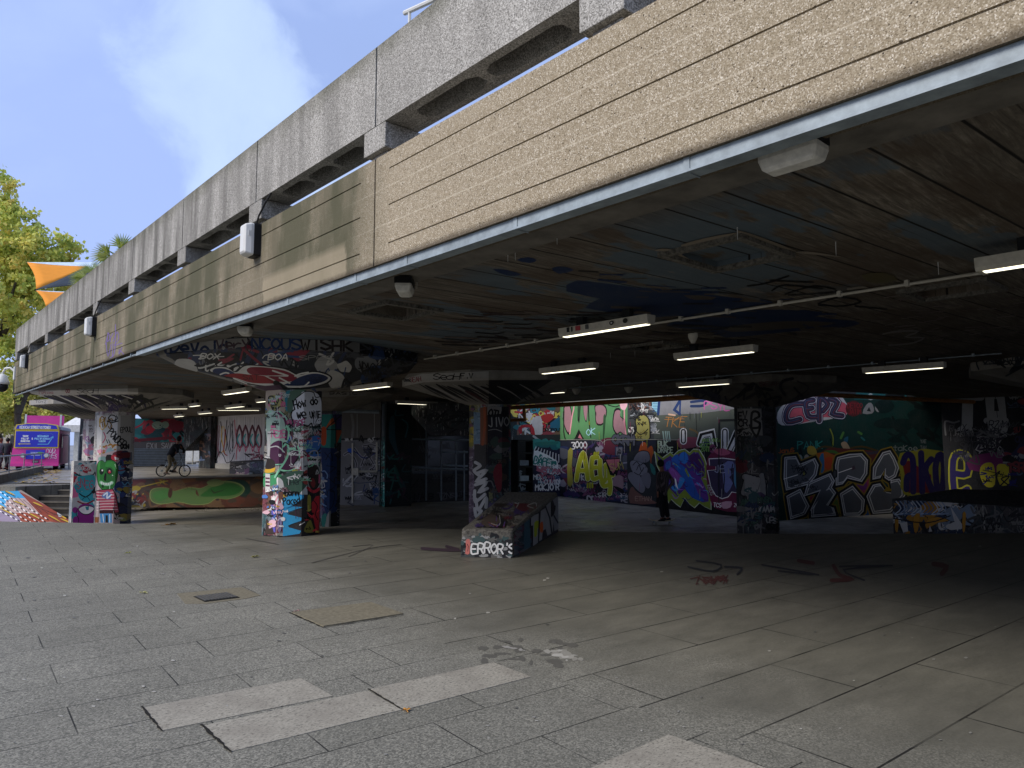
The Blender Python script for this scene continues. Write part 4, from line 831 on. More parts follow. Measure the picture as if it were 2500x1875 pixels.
# blue and violet flame piece
FP = [(1195, 590), (1260, 640), (1320, 595), (1350, 620), (1390, 580), (1440, 570), (1480, 600), (1510, 570), (1560, 575), (1600, 640), (1625, 720), (1625, 780), (1640, 860), (1655, 960), (1655, 1065), (1600, 1040), (1560, 1010), (1520, 1050), (1480, 1020), (1440, 970), (1405, 1045), (1370, 1020), (1330, 980), (1310, 1010), (1290, 960), (1300, 900), (1260, 800), (1210, 700)]
P.poly([(a + (a - 1430)*.035, b + (b - 810)*.03) for a, b in FP], '#c5cbb0'); P.poly(FP, '#7d8f2c')
P.poly([(1205, 610), (1260, 660), (1320, 620), (1350, 650), (1395, 600), (1440, 585), (1480, 620), (1515, 590), (1555, 595), (1600, 680), (1610, 780), (1560, 820), (1610, 880), (1640, 1000), (1590, 1010), (1500, 970), (1440, 900), (1380, 960), (1320, 900), (1300, 860), (1260, 760)], '#4c2c78')
for pl, cc in (([(1330, 650), (1380, 610), (1400, 680), (1350, 700)], '#2a62b8'), ([(1400, 610), (1445, 590), (1470, 650), (1440, 690), (1400, 660)], '#2c74c4'), ([(1480, 620), (1550, 610), (1590, 700), (1600, 790), (1560, 760), (1500, 700)], '#431a58'), ([(1345, 690), (1420, 700), (1500, 790), (1560, 900), (1500, 900), (1420, 800)], '#2256a8'), ([(1310, 720), (1350, 730), (1430, 820), (1410, 850), (1330, 800)], '#8f4a9c'), ([(1310, 850), (1360, 920), (1410, 880), (1440, 820), (1400, 800), (1380, 870)], '#2f86c8'), ([(1440, 850), (1500, 860), (1560, 940), (1600, 1000), (1520, 980), (1460, 920)], '#2250a4'), ([(1480, 740), (1560, 790), (1600, 860), (1640, 980), (1570, 960), (1520, 860)], '#5c2f86'), ([(1280, 690), (1320, 660), (1320, 720), (1290, 740)], '#3a62a8')):
    P.poly(pl, cc, 3)
for _ in range(34):
    x = P.R.uniform(1290, 1600); y = P.R.uniform(640, 980); P.stroke([(x, y), (x + P.R.uniform(10, 40), y + P.R.uniform(-10, 40)), (x + P.R.uniform(30, 70), y + P.R.uniform(0, 70))], P.R.uniform(4, 10), P.R.choice(['#3fa0d8', '#9a5cb4', '#1a1f5c', '#7d8f2c', '#c080c0', '#1c3c8c']), 4, taper=True)
P.poly([(1355, 800), (1368, 820), (1385, 900), (1362, 870)], WHT); P.poly([(1450, 720), (1480, 790), (1470, 800), (1440, 740)], '#7d8f2c')
# maroon piece with violet letters
P.poly([(1630, 640), (1700, 590), (1880, 600), (1900, 1000), (1880, 1090), (1700, 1060), (1650, 980), (1620, 800)], '#6a1c3c', 2); P.poly([(1680, 580), (1760, 560), (1820, 600), (1740, 620)], '#a8506c', 3)
JP = [(1645, 650), (1760, 645), (1880, 660), (1890, 930), (1830, 920), (1800, 960), (1750, 975), (1700, 950), (1660, 880), (1632, 745), (1700, 740), (1700, 710), (1650, 705)]
P.poly([(a + (a - 1760)*.05, b + (b - 800)*.04) for a, b in JP], WHT); P.poly(JP, '#3a2f4c'); P.stroke([(1730, 660), (1725, 850), (1740, 930)], 26, '#2c2440', 3); P.poly([(1760, 690), (1840, 670), (1850, 720), (1810, 730), (1840, 770), (1810, 800), (1840, 850), (1790, 930), (1765, 880)], '#6f77a8', 2); P.stroke([(1755, 680), (1770, 800), (1760, 940)], 8, BLK, 3); P.poly([(1860, 680), (1890, 670), (1890, 900), (1850, 850)], '#4d86a4', 2); P.stroke([(1840, 690), (1830, 760), (1850, 860)], 8, BLK, 3)
P.text('JE', 1690, 760, 60, 5, '#aab0d0', 2); P.text('TCS', 1680, 1045, 34, 6, WHT, 2, asp=.5, rot=.1); P.poly([(1740, 1010), (1830, 1000), (1820, 1050), (1760, 1060)], '#cfa0ae', 2); P.text('207', 1850, 1045, 30, 4, WHT, 2, asp=.5); P.text('KROS', 1625, 870, 30, 5, '#a9a8a4', 2, asp=.6, rot=1.2)
P.stroke([(400, 490), (600, 488), (740, 495), (760, 520), (790, 490), (960, 485), (1200, 487), (1400, 490)], 5, '#8a8880', 2); P.poly([(1720, 320), (1880, 315), (1880, 326), (1730, 331), (1728, 1010), (1720, 1010)], '#151515')
P.text('O O', 1250, 700, 30, 4, '#2250a4', 2)
for y in range(560, 1000, 60): P.stroke([(1748, y), (1748, y + 50)], 3, '#17121a')
for _ in range(110):
    x = P.R.uniform(400, 1890); y = P.R.choice([300, 480, 560, 700, 850]) + P.R.uniform(-60, 60); P.stroke([(x, y), (x + P.R.uniform(-1, 1), y + P.R.uniform(15, 90))], P.R.uniform(1.5, 3.5), P.R.choice([BLK, '#c9c7c0', '#7a7c84', '#a6a823', '#2c2c34', '#8a3a58']))
MW = solid(mb, 'graffiti_wall', [M['under3'], M['paint']], 'long painted back wall with chartreuse bubble letters and a blue violet flame piece', 'wall', 'graffiti walls at the back of the undercroft')
# --- wall turning right: dark green with big silver letters
WQ = min(((26.47 + .02*i, 9.79 - .0061*i) for i in range(400)), key=lambda c: abs(proj((*c, PIT_Z))[0] - 2310))
WB = [gp(1897, 1271.5), gp(2169, 1254.5), WQ]
mb, sg = wallobj(WB, PIT_Z, 4.6)
P = Paint(mb, sg, seed=61, k=1.2).fr(1850, 930, 3.403)
P.poly([(160, 100), (3000, 0), (3000, 1300), (160, 1300)], '#123530'); P.poly([(160, -60), (3000, -60), (3000, 160), (900, 160), (700, 120), (160, 230)], '#2c2e2e'); P.poly([(820, 90), (1230, 95), (1240, 160), (800, 155)], '#1d5c5c'); P.poly([(770, 40), (980, 40), (980, 65), (770, 70)], '#aab4b0'); P.poly([(990, 35), (1200, 30), (1200, 55), (990, 60)], '#3f7f84'); P.poly([(920, 110), (950, 105), (955, 155), (920, 155)], '#a9b4b0', 2); P.poly([(1060, 110), (1220, 105), (1220, 140), (1060, 145)], '#0a1214')
P.poly([(165, 260), (240, 180), (430, 115), (650, 110), (740, 190), (730, 290), (420, 345), (250, 372), (170, 350)], '#b8b9ba', 2); P.poly([(230, 200), (350, 130), (460, 118), (650, 118), (690, 170), (740, 200), (725, 300), (560, 300), (420, 335), (260, 368), (215, 290)], '#c2596a', 2)
CZ = [[(370, 190), (280, 200), (235, 270), (250, 340), (350, 320)], [(460, 160), (400, 180), (420, 290), (490, 300)], [(405, 235), (450, 225)], [(510, 330), (515, 150), (580, 190), (540, 250)], [(600, 150), (660, 180), (620, 270), (700, 290)]]
for e, c in ((50, '#1a1c3c'), (34, '#c9c6cf'), (22, '#343048')):
    for st in CZ: P.stroke(st, 28 + e*.8, c, 3)
for st in CZ: P.stroke([(a + 6, b + 4) for a, b in st], 5, '#7a3c44', 4); P.stroke([(a - 8, b - 4) for a, b in st], 4, '#4a5a80', 4)
P.poly([(280, 260), (310, 250), (345, 275), (310, 305)], '#c2596a'); P.disc(795, 230, 66, '#5a2326', 66); P.text('DETCO', 745, 225, 40, 6, '#8a2a30', 2, asp=.5); P.text('JAIIM', 755, 275, 40, 6, '#8a2a30', 2, asp=.45)
P.poly([(870, 270), (900, 200), (940, 180), (965, 230), (950, 270)], '#8f8f8e', 2); P.poly([(905, 250), (925, 215), (940, 255)], '#1f2a2a'); P.disc(1000, 217, 27, '#9a9a98', 42); P.text('SU', 985, 225, 28, 6, BLK, 2); P.disc(1060, 240, 20, '#6f7674', 12)
P.fill(1910, 1100, 2140, 1150, 26, ['#1d4a46', '#0e2a28', '#24605a', '#0c1c1c'], (14, 34), (1.4, 2.6), 'ts'); P.fill(2150, 960, 2310, 1080, 16, ['#0c2422', '#0a1816'], (30, 60), (3, 6), 'bs')
# splashes above the letters
P.stroke([(620, 560), (625, 470), (600, 400)], 10, '#7d8a30', 4); P.stroke([(690, 475), (710, 430)], 20, '#4a7a3c'); P.stroke([(835, 425), (860, 440)], 20, '#4a7a3c'); P.stroke([(860, 470), (885, 492)], 14, '#2a6a6c'); P.poly([(715, 480), (750, 460), (745, 510), (720, 515)], '#235a70', 2); P.stroke([(600, 480), (625, 550)], 6, BLK, 3)
P.text('PANK', 330, 560, 60, 9, '#2f8a80', 0, asp=.7, jit=.1); P.text('Janus', 175, 600, 34, 8, '#a4531e', 2, asp=.6, rot=-.08)
P.stroke([(490, 570), (560, 545), (700, 570), (860, 545), (1000, 585)], 16, '#4a3c1c', 4); P.poly([(690, 520), (730, 505), (765, 560), (760, 600), (720, 575)], '#a08c70', 3); P.poly([(410, 560), (430, 540), (470, 550), (490, 600), (450, 615), (415, 600)], '#b09a3c', 3); P.disc(765, 590, 18, '#2f5a30'); P.disc(345, 640, 24, '#9aa39c', 28); P.disc(405, 635, 20, '#a49c8c', 24); P.poly([(500, 620), (580, 560), (700, 560), (950, 580), (1000, 640), (900, 700), (500, 700)], '#5a2a24', 2); P.stroke([(560, 590), (640, 590), (700, 640)], 22, '#3f6a2c', 3); P.stroke([(790, 590), (930, 600), (1000, 590)], 24, '#3c3440', 4)
P.poly([(490, 600), (640, 620), (620, 790), (480, 800)], '#a85a1e', 2); P.poly([(510, 640), (545, 600), (550, 740), (520, 760)], '#2a6a94', 2); P.poly([(560, 640), (620, 640), (600, 740), (560, 720)], '#b8461e', 2); P.poly([(780, 800), (950, 760), (950, 960), (930, 1100), (870, 1100)], '#9a3c50', 2); P.poly([(630, 830), (680, 800), (700, 1080), (620, 1060)], '#5c7a2c', 2); P.poly([(640, 830), (670, 820), (665, 990), (640, 980)], '#2c5c8c'); P.poly([(820, 820), (900, 830), (900, 900), (840, 900)], '#6a2c6c', 2); P.poly([(850, 1080), (910, 1050), (950, 1110), (850, 1115)], '#1f4c84', 2)
P.poly([(400, 960), (520, 920), (480, 1110), (410, 1110)], '#8a6a2c'); P.poly([(430, 950), (500, 930), (470, 1040), (440, 1060)], '#9a3048')
# silver letters: outline yellow, black, white, silver
RR = [(230, 655), (310, 640), (350, 700), (470, 655), (495, 720), (430, 850), (600, 790), (640, 850), (560, 1000), (590, 1100), (560, 1130), (490, 1000), (420, 1080), (420, 1110), (270, 1130), (245, 960), (370, 900), (330, 860), (215, 890), (220, 800)]
R1 = [(228, 640), (310, 632), (345, 700), (470, 650), (496, 700), (480, 780), (420, 852), (240, 900), (222, 800)]; R2 = [(420, 850), (600, 775), (630, 830), (600, 900), (440, 1080), (530, 905), (390, 950)]; R3 = [(245, 960), (350, 905), (420, 1040), (385, 1105), (275, 1140)]; R4 = [(530, 900), (600, 880), (640, 930), (570, 1045), (625, 1060), (640, 1110), (450, 1125), (450, 1060)]
P1 = [(665, 640), (760, 615), (860, 610), (905, 660), (900, 770), (860, 830), (740, 800), (700, 850), (655, 860), (650, 700)]; P2 = [(690, 940), (785, 880), (880, 990), (870, 1080), (840, 1110), (720, 1110)]
S1 = [(1040, 600), (1095, 585), (1130, 640), (1165, 720), (1140, 790), (1090, 820), (1060, 800), (1060, 720), (1010, 800), (960, 810), (965, 720)]; S2 = [(960, 870), (1010, 860), (1060, 930), (1130, 940), (1110, 830), (1170, 820), (1210, 880), (1215, 950), (1100, 1085), (960, 1095), (910, 960)]
def off(pl, d):
    cx = sum(p[0] for p in pl)/len(pl); cy = sum(p[1] for p in pl)/len(pl); return [(a + d*(a-cx)/max(60, abs(a-cx)+abs(b-cy))*1.4, b + d*(b-cy)/max(60, abs(a-cx)+abs(b-cy))*1.4) for a, b in pl]
L_ = [R1, R2, R3, R4, P1, P2, S1, S2]
for l in L_: P.stroke(l, 74, '#8c741f', 0, closed=True)
for l in L_: P.stroke(l, 54, BLK, 0, closed=True)
for l in L_: P.stroke(l, 16, '#c9cac8', 0, closed=True)
for l in L_: P.poly(l, '#63656a')
for l in L_: P.stroke(off(l, -14), 7, '#c9cac8', 0, closed=True)
for l in L_: P.poly(off(l, -20), '#595c60')
P.stroke([(350, 780), (385, 745), (400, 770), (370, 790)], 8, BLK, 3); P.disc(383, 768, 9, '#8a8a3c', 15); P.poly([(770, 720), (800, 700), (810, 730), (780, 745)], '#4a3a44'); P.stroke([(215, 815), (330, 780)], 6, WHT); P.stroke([(650, 770), (780, 725)], 6, WHT); P.poly([(1030, 780), (1055, 740), (1050, 790)], '#8c741f'); P.poly([(1040, 920), (1070, 880), (1110, 900), (1110, 915)], '#8c741f'); P.disc(640, 770, 22, BLK, 38); P.disc(640, 770, 13, '#3c3f42', 28)
P.fill(1918, 1135, 1985, 1190, 12, ['#131313'], (14, 24), (1, 1.6), 't')
P.stroke([(280, 1090), (400, 1110), (520, 1100), (700, 1110)], 4, '#1a1a1a', 3)
# purple and mustard word
P.poly([(1180, 600), (1580, 590), (1580, 940), (1215, 945), (1190, 780)], '#8d8a24', 2); P.poly([(1200, 690), (1250, 660), (1440, 780), (1440, 930), (1250, 930)], '#6a1c1c')
for st in ([(1205, 680), (1230, 620), (1270, 620), (1290, 690), (1290, 920)], [(1290, 780), (1240, 800), (1235, 900)], [(1355, 600), (1365, 920)], [(1440, 650), (1390, 740), (1450, 920)], [(1500, 620), (1475, 720), (1490, 890), (1530, 900), (1545, 720), (1525, 620), (1500, 620)], [(1640, 770), (1740, 770), (1740, 640), (1680, 605), (1625, 660), (1630, 900), (1680, 915)]): P.stroke(st, 52, '#20184c', 3)
P.stroke([(1640, 820), (1770, 822)], 16, '#8d8a24'); P.poly([(1650, 670), (1680, 680), (1690, 750), (1650, 750)], '#6a6a68'); P.text('taKoe', 1125, 580, 44, 6, '#7e8782', 2, asp=.7, gap=.35); P.text('YAE', 1350, 515, 26, 6, '#6c7472', 0, asp=.5); P.text('TAN', 1350, 565, 26, 6, '#6c7472', 0, asp=.5)
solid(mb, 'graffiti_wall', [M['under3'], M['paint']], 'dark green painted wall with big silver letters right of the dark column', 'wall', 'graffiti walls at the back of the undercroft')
# --- far right wall in the dark with two tall white letters
WC = [WQ, (WQ[0] + .6, WQ[1] - 3.2), (WQ[0] + 1.2, WQ[1] - 12)]
mb, sg = wallobj(WC, PIT_Z, 4.6)
P = Paint(mb, sg, seed=71, k=1.7).fr(1850, 930, 3.403)
P.poly([(1480, -50), (2900, -50), (2900, 1300), (1480, 1300)], '#1a1b1e'); P.stroke([(1600, 150), (1860, 140)], 46, '#8e8e8b'); P.stroke([(1745, 110), (1740, 400), (1700, 420)], 92, '#8e8e8b'); P.stroke([(1925, 90), (1960, 430)], 84, '#8e8e8b'); P.stroke([(2010, 90), (2040, 400)], 74, '#8e8e8b'); P.stroke([(1900, 330), (2060, 330)], 50, '#8e8e8b'); P.poly([(1965, 150), (1985, 150), (2005, 250), (1965, 250)], '#111')
P.text('MORLEY', 1600, 500, 84, 12, '#0f0f10', 3, asp=.6, gap=.15); P.text('MORLEY', 1604, 500, 84, 5, '#4a4a4c', 3, asp=.6, gap=.15)
for st in ([(1640, 770), (1740, 770), (1740, 640), (1680, 605), (1625, 660), (1630, 900), (1690, 925), (1740, 900)],): P.stroke(st, 78, '#8d8a24', 3); P.stroke(st, 50, '#20184c', 3)
P.poly([(1790, 620), (2100, 600), (2100, 760), (1760, 740)], '#5c1c4a', 2); P.stroke([(1840, 600), (1900, 550), (2000, 570), (2040, 620)], 8, '#8c8c8c', 4); P.poly([(1850, 720), (1900, 680), (1960, 700), (1970, 860), (1900, 880), (1850, 800)], '#a49a24', 3); P.poly([(1985, 710), (2040, 690), (2090, 720), (2090, 850), (2010, 860)], '#a49a24', 3); P.stroke([(1870, 740), (1960, 760), (2080, 790)], 6, BLK, 3); P.throw('MORE', 2085, 700, 150, 34, [(22, BLK), (12, '#a9a8a4'), (0, '#4a4c54')], 3, asp=.6, jit=.1); P.throw('ZEK', 1830, 560, 90, 18, [(16, '#8c8b88'), (0, '#2c2430')], 3, asp=.7, jit=.1); P.fill(2395, 1140, 2465, 1180, 12, ['#1c1a5c', '#111'], (12, 24), (1.5, 2.5), 'ts')
P.fill(2310, 1040, 2460, 1120, 30, ['#0c0c0e', '#3c3c3e', '#5c5c5c', '#2c2c30'], (20, 44), (2, 3), 'stz'); P.fill(2460, 950, 2540, 1170, 60, ['#6a2a30', '#7c7c7a', '#24243c', '#0c0c0e', '#3c4c5c'], (16, 36), (2, 3), 'stbo')
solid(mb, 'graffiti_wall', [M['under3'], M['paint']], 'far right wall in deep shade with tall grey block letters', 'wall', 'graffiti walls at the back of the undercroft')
# --- rear wall with shelves and teal lettering, left of the long wall
c_ = gp(1370, 1212); WD = [(19.0, 24.6), c_]
mb, sg = wallobj(WD, PIT_Z, 4.6)
P = Paint(mb, sg, seed=81, k=1.25).fr(1100, 900, 3.455)
P.poly([(560, 250), (940, 250), (940, 560), (560, 560)], '#7a5a4a'); P.fill(1262, 985, 1368, 1060, 60, ['#b03038', '#c9c7c0', '#2a6c70', '#14161a', '#d0cdc6', '#8a3a44', '#d6c05a', '#37808a'], (14, 34), (1.6, 3.2), 'bstbo'); P.poly([(760, 400), (850, 380), (865, 420), (800, 460)], '#a8302e', 3); P.poly([(690, 430), (760, 400), (775, 550), (700, 550)], '#bdbab5', 2); P.poly([(840, 460), (920, 400), (925, 520), (840, 530)], '#23607a'); P.text('DROPOUT', 780, 530, 26, 7, BLK, 2, asp=.7); P.stroke([(590, 540), (600, 490), (680, 490), (700, 550)], 24, '#a8262e', 3); P.stroke([(575, 400), (650, 370)], 20, BLK, 2); P.text('NE', 580, 440, 60, 10, '#ccc9c4', 3, asp=.8)
P.poly([(560, 560), (940, 555), (940, 620), (560, 620)], '#2c2e30'); P.poly([(560, 600), (690, 600), (690, 1100), (560, 1100)], '#0c0e10'); P.poly([(690, 615), (940, 612), (940, 1100), (690, 1100)], '#171b30'); P.stroke([(700, 570), (740, 600)], 18, '#9c9c9a', 2)  # black behind the shelves paints in the dark of a recess
P.fill(1300, 1078, 1370, 1090, 16, ['#2c7a74', '#1f5c60'], (10, 20), (2, 3), 'b'); P.poly([(720, 620), (900, 615), (890, 640), (730, 650)], '#23665f', 2)
for i in range(9): P.stroke([(720 + i*24, 660 + i*8), (705 + i*26, 700 + i*10), (735 + i*22, 710 + i*10)], 7, '#c6c8c6', 3)
P.poly([(700, 720), (730, 690), (900, 780), (890, 880), (800, 880), (705, 800)], '#cfd2cf', 2)
for i, (x, y) in enumerate([(722, 760), (760, 745), (790, 765), (822, 770), (855, 790), (880, 800), (740, 800), (775, 810), (810, 820), (850, 840), (885, 860)]): P.disc(x, y, 15, '#1f7068', 24); 
P.throw('DAPE', 700, 800, 60, 12, [(10, '#d0d2cf'), (0, '#1f7068')], 3, asp=.55, rot=.2, gap=.1); P.fill(1305, 1140, 1365, 1180, 30, ['#7f9aa4', '#c9c9c6', '#a05a6a', '#3a4a6a'], (12, 26), (1.2, 2.2), 'stz')
P.text('MD', 700, 935, 40, 7, '#c3c3c0', 2, asp=.6); P.text('CULT', 790, 975, 40, 7, '#c3c3c0', 2, asp=.5, rot=.05); P.text('MOKJO RICH', 715, 1025, 50, 9, '#d0cfcb', 2, asp=.5, gap=.25, jit=.05); P.stroke([(905, 980), (888, 945), (900, 935), (908, 950), (918, 932), (925, 950), (905, 980)], 6, '#d0cfcb', 2)
P.fill(1262, 1140, 1298, 1200, 6, ['#2c3438', '#6c7478'], (10, 24), (1.2, 2.4), 's')
rw = solid(mb, 'graffiti_wall', [M['under3'], M['paint']], 'rear wall with teal lettering beside black shelves', 'wall', 'graffiti walls at the back of the undercroft')
# shelf rack in front of the rear wall
a = Vector((*gp(1264, 1222), PIT_Z)); b = Vector((*gp(1300, 1220), PIT_Z)); d = (b - a); nrm = Vector((-d.y, d.x, 0)).normalized() * 0.5
rk = empty('shelf_rack', a, 'black open shelf rack standing by the teal lettered wall', 'shelf')
for i, zz in enumerate((0.08, 0.75, 1.4, 2.0, 2.55)):
    s_ = MB(); s_.obox(a + Vector((0, 0, zz)), d, nrm, (0, 0, 0.07)); s_.build('shelf', M['dark'], rk)
for s0 in (a, b):
    s_ = MB(); s_.obox(s0, d.normalized()*0.05, nrm, (0, 0, 2.6)); s_.build('side_panel', M['dark'], rk)
for zz, cc in ((0.83, '#8f9a9c'), (1.5, '#6e767a'), (0.16, '#2c3440')):
    s_ = MB(); s_.obox(a + d*0.15 + Vector((0, 0, zz)), d*.6, nrm*.6, (0, 0, .22)); solid(s_, 'storage_box', plain('box_' + cc[1:], H(cc), 0.5), {'#8f9a9c': 'pale box on the middle shelf of the black rack', '#6e767a': 'grey box on the upper shelf of the black rack', '#2c3440': 'dark blue box on the bottom shelf of the black rack'}[cc], 'box', 'boxes on the shelf rack')
# --- teal pier, grey wall with door, glazed doors, stair underside
pa, pb, pc = gp(925, 1232), gp(940, 1238), gp(1004, 1235); pd = (pc[0] + 1.5, pc[1] + 2.2); pe = (pa[0] + 1.2, pa[1] + 1.8)
mb = MB(); mb.prism([pa, pb, pc, pd, pe], PIT_Z, CEIL); sg = [wall_seg(pa, pb, PIT_Z, CEIL), wall_seg(pb, pc, PIT_Z, CEIL)]
P = Paint(mb, sg, seed=91, k=1.3).fr(800, 850, 3.686)
P.poly([(462, 500), (512, 500), (512, 800), (466, 800)], '#4c5c60'); P.poly([(464, 800), (512, 800), (512, 1430), (460, 1430)], '#3f8f84'); P.fill(925, 1060, 940, 1230, 30, ['#7c3c34', '#2a5a5c', '#8ac0b4', '#1c2c30'], (8, 16), (1.2, 2.2), 'st'); P.text('UUEO', 478, 1130, 90, 8, '#c6cfca', 2, asp=.3, rot=1.57)
P.poly([(512, 500), (760, 500), (760, 1430), (512, 1430)], '#0b1416'); P.poly([(560, 640), (600, 620), (610, 820), (650, 1000), (590, 900), (550, 800)], '#1c3c44', 4); P.stroke([(670, 640), (720, 690), (700, 800)], 14, '#1d4a50', 4); P.stroke([(525, 950), (560, 1000)], 14, '#1d4a50', 3); P.stroke([(535, 1290), (570, 1350), (560, 1400)], 14, '#1f4c50', 3); P.stroke([(600, 1050), (650, 1200), (680, 1300)], 34, '#15403a', 4, taper=True); P.stroke([(640, 1150), (690, 1260), (670, 1350)], 24, '#3c2430', 4, taper=True); P.stroke([(615, 560), (610, 605), (680, 600)], 12, '#1d4a50', 3); P.fill(945, 1100, 1000, 1220, 14, ['#143438', '#2c1c28', '#1c5048'], (16, 34), (2, 3), 's')
solid(mb, 'concrete_pier', [M['under3'], M['paint']], 'black pier with a bright teal left edge, between grey door and glazed doors', 'pier')
ga, gb = gp(730, 1236), gp(926, 1236)
root = empty('service_wall', (ga[0], ga[1], PIT_Z), 'grey wall covered in silver and black tags with white framed door', 'wall')
mb = MB(); mb.wallseg(ga, gb, PIT_Z, CEIL, .25); sg = [wall_seg(ga, gb, PIT_Z, CEIL)]
P = Paint(mb, sg, seed=92, k=1.3).fr(800, 850, 3.686)
P.poly([(100, 580), (480, 580), (480, 810), (100, 810)], '#57534d'); P.poly([(100, 810), (480, 810), (480, 1410), (100, 1410)], '#6d6c6d'); P.stroke([(265, 590), (265, 800)], 5, '#8c8a86'); P.stroke([(420, 590), (420, 800)], 5, '#8c8a86'); P.stroke([(215, 600), (230, 700), (220, 800)], 22, '#6f6c68', 3); P.stroke([(130, 820), (480, 815)], 16, '#1b1b1d'); P.fill(840, 1068, 925, 1078, 10, ['#b9b8b4', '#0c0c0c'], (6, 12), (1.4, 2), 'ts')
for st in ([(150, 960), (200, 940), (260, 1040), (230, 1130)], [(240, 900), (330, 1000), (430, 930)], [(300, 1060), (350, 960), (420, 1060), (380, 1090)], [(320, 880), (400, 870), (460, 900), (440, 980)]): P.stroke(st, 26, '#8f8d90', 3); P.stroke(st, 7, '#131318', 3)
P.stroke([(190, 910), (260, 940), (330, 990), (440, 940)], 9, '#1f2c6a', 3); P.poly([(180, 905), (235, 905), (230, 940), (185, 935)], '#1c50b0', 2); P.text('NAVY', 330, 1180, 40, 7, '#151515', 2, asp=.6); P.stroke([(150, 1190), (280, 1215), (450, 1195)], 5, '#1c2c50', 3); P.stroke([(200, 1050), (240, 1150), (200, 1180)], 6, '#17171a'); P.fill(840, 1090, 925, 1225, 34, ['#3c3c44', '#8d8c90', '#17171b', '#a9a8a8', '#27325a'], (16, 36), (1.4, 2.6), 'st'); P.fill(885, 1195, 920, 1215, 8, ['#24406a', '#1b1b20'], (8, 18), (1.5, 2.5), 'st')
mb.build('wall', [M['dconc'], M['paint']], root)
def wbar(mb, x0, y0, x1, y1, a, b, w=0.05, proud=0.04):   # bar between two photo points lying on the wall plane through a, b
    s_ = wall_seg(a, b, PIT_Z, CEIL); p = s_.fn(x0, y0, proud*.5); q_ = s_.fn(x1, y1, proud*.5); mb.tube([p, q_], w/2, 4)
fr_ = MB()
for l in ((861, 1082, 861, 1227), (920, 1080, 920, 1150), (861, 1151, 920, 1151)): wbar(fr_, *l, ga, gb, .09)
fr_.build('door_frame', M['white_metal'], root)
fr_ = MB(); s_ = wall_seg(ga, gb, PIT_Z, CEIL)
p_ = [s_.fn(863, 1143, .03), s_.fn(876, 1143, .03), s_.fn(876, 1160, .03), s_.fn(863, 1160, .03)]; q_ = [s_.fn(863, 1143, .08), s_.fn(876, 1143, .08), s_.fn(876, 1160, .08), s_.fn(863, 1160, .08)]
fr_.loft([p_, q_]); fr_.build('lock_box', M['white_metal'], root)
fr_ = MB(); wbar(fr_, 836, 1003, 926, 1006, ga, gb, .14); fr_.build('head_rail', M['zinc'], root)
# glazed doors
da, db = gp(1003, 1227), gp(1180, 1222)
root = empty('glazed_doors', (da[0], da[1], PIT_Z), 'dark glazed doors in a grey metal frame beyond the ledge', 'door')
M['glass'] = plain('dark_dirty_glass', H('#23272b'), 0.15, 0, 0.4, 3, 0.5)
mb = MB(); mb.wallseg(da, db, PIT_Z, CEIL, .2); sg = [wall_seg(da, db, PIT_Z, CEIL)]; P = Paint(mb, sg, seed=93).fr(800, 850, 3.686)
P.poly([(755, 620), (900, 620), (900, 1060), (755, 1060)], '#3f3d3a'); P.poly([(755, 1130), (1260, 1130), (1260, 1380), (755, 1380)], '#3c3a38'); P.text('NA B', 780, 1360, 50, 10, '#0e0e0e', 0, asp=.8); P.text('IKIBR', 1040, 1350, 50, 10, '#0e0e0e', 0, asp=.8, gap=.3); P.fill(1005, 1070, 1140, 1220, 20, ['#2c2c2e', '#4c4c50', '#6a6a6c', '#16161a'], (16, 36), (1, 2), 'stz'); P.poly([(755, 1085), (1010, 1080), (1010, 1105), (755, 1108)], '#7c7b78'); P.text('S.A. OLYMACK', 790, 1102, 16, 3, '#111', 2); P.poly([(1030, 1080), (1260, 1082), (1260, 1100), (1030, 1102)], '#7c7b78'); P.text('OAK W202', 1050, 1100, 16, 3, '#111', 2, asp=.9); P.stroke([(790, 640), (900, 1030)], 5, '#6c6a68')
mb.build('glass_panel', [M['glass'], M['paint']], root)
for l in ((1005, 1072, 1180, 1075), (1040, 1020, 1040, 1222), (1077, 1070, 1077, 1222), (1113, 1075, 1113, 1222), (1133, 1100, 1133, 1222), (1080, 1104, 1142, 1104), (1080, 1136, 1142, 1138), (1005, 1142, 1142, 1146)):
    f_ = MB(); wbar(f_, *l, da, db, .08); f_.build('frame_bar', M['zinc'], root)
sp_ = [(1004, 1013), (1050, 1063), (1180, 1063), (1180, 985), (1004, 985)]
mb = MB(); fr1 = [atD(x, y, 26.0) for x, y in sp_]; fr2 = [p + Vector((FW.x, FW.y, 0)) * 1.6 for p in fr1]
mb.loft([fr1, fr2]); P = Paint(mb, [Seg(ccw([proj(p) for p in fr1]), lambda x, y, o: atD(x, y, 26.0 - o))], seed=94).fr(800, 850, 3.686); P.fill(1004, 990, 1142, 1060, 24, ['#1a1c20', '#2c2c30', '#0d0e10', '#38383a'], (24, 50), (2, 4), 'st')
solid(mb, 'stair_underside', [M['under3'], M['paint']], 'dark sloping underside of a stair above the glazed doors', 'stairs')
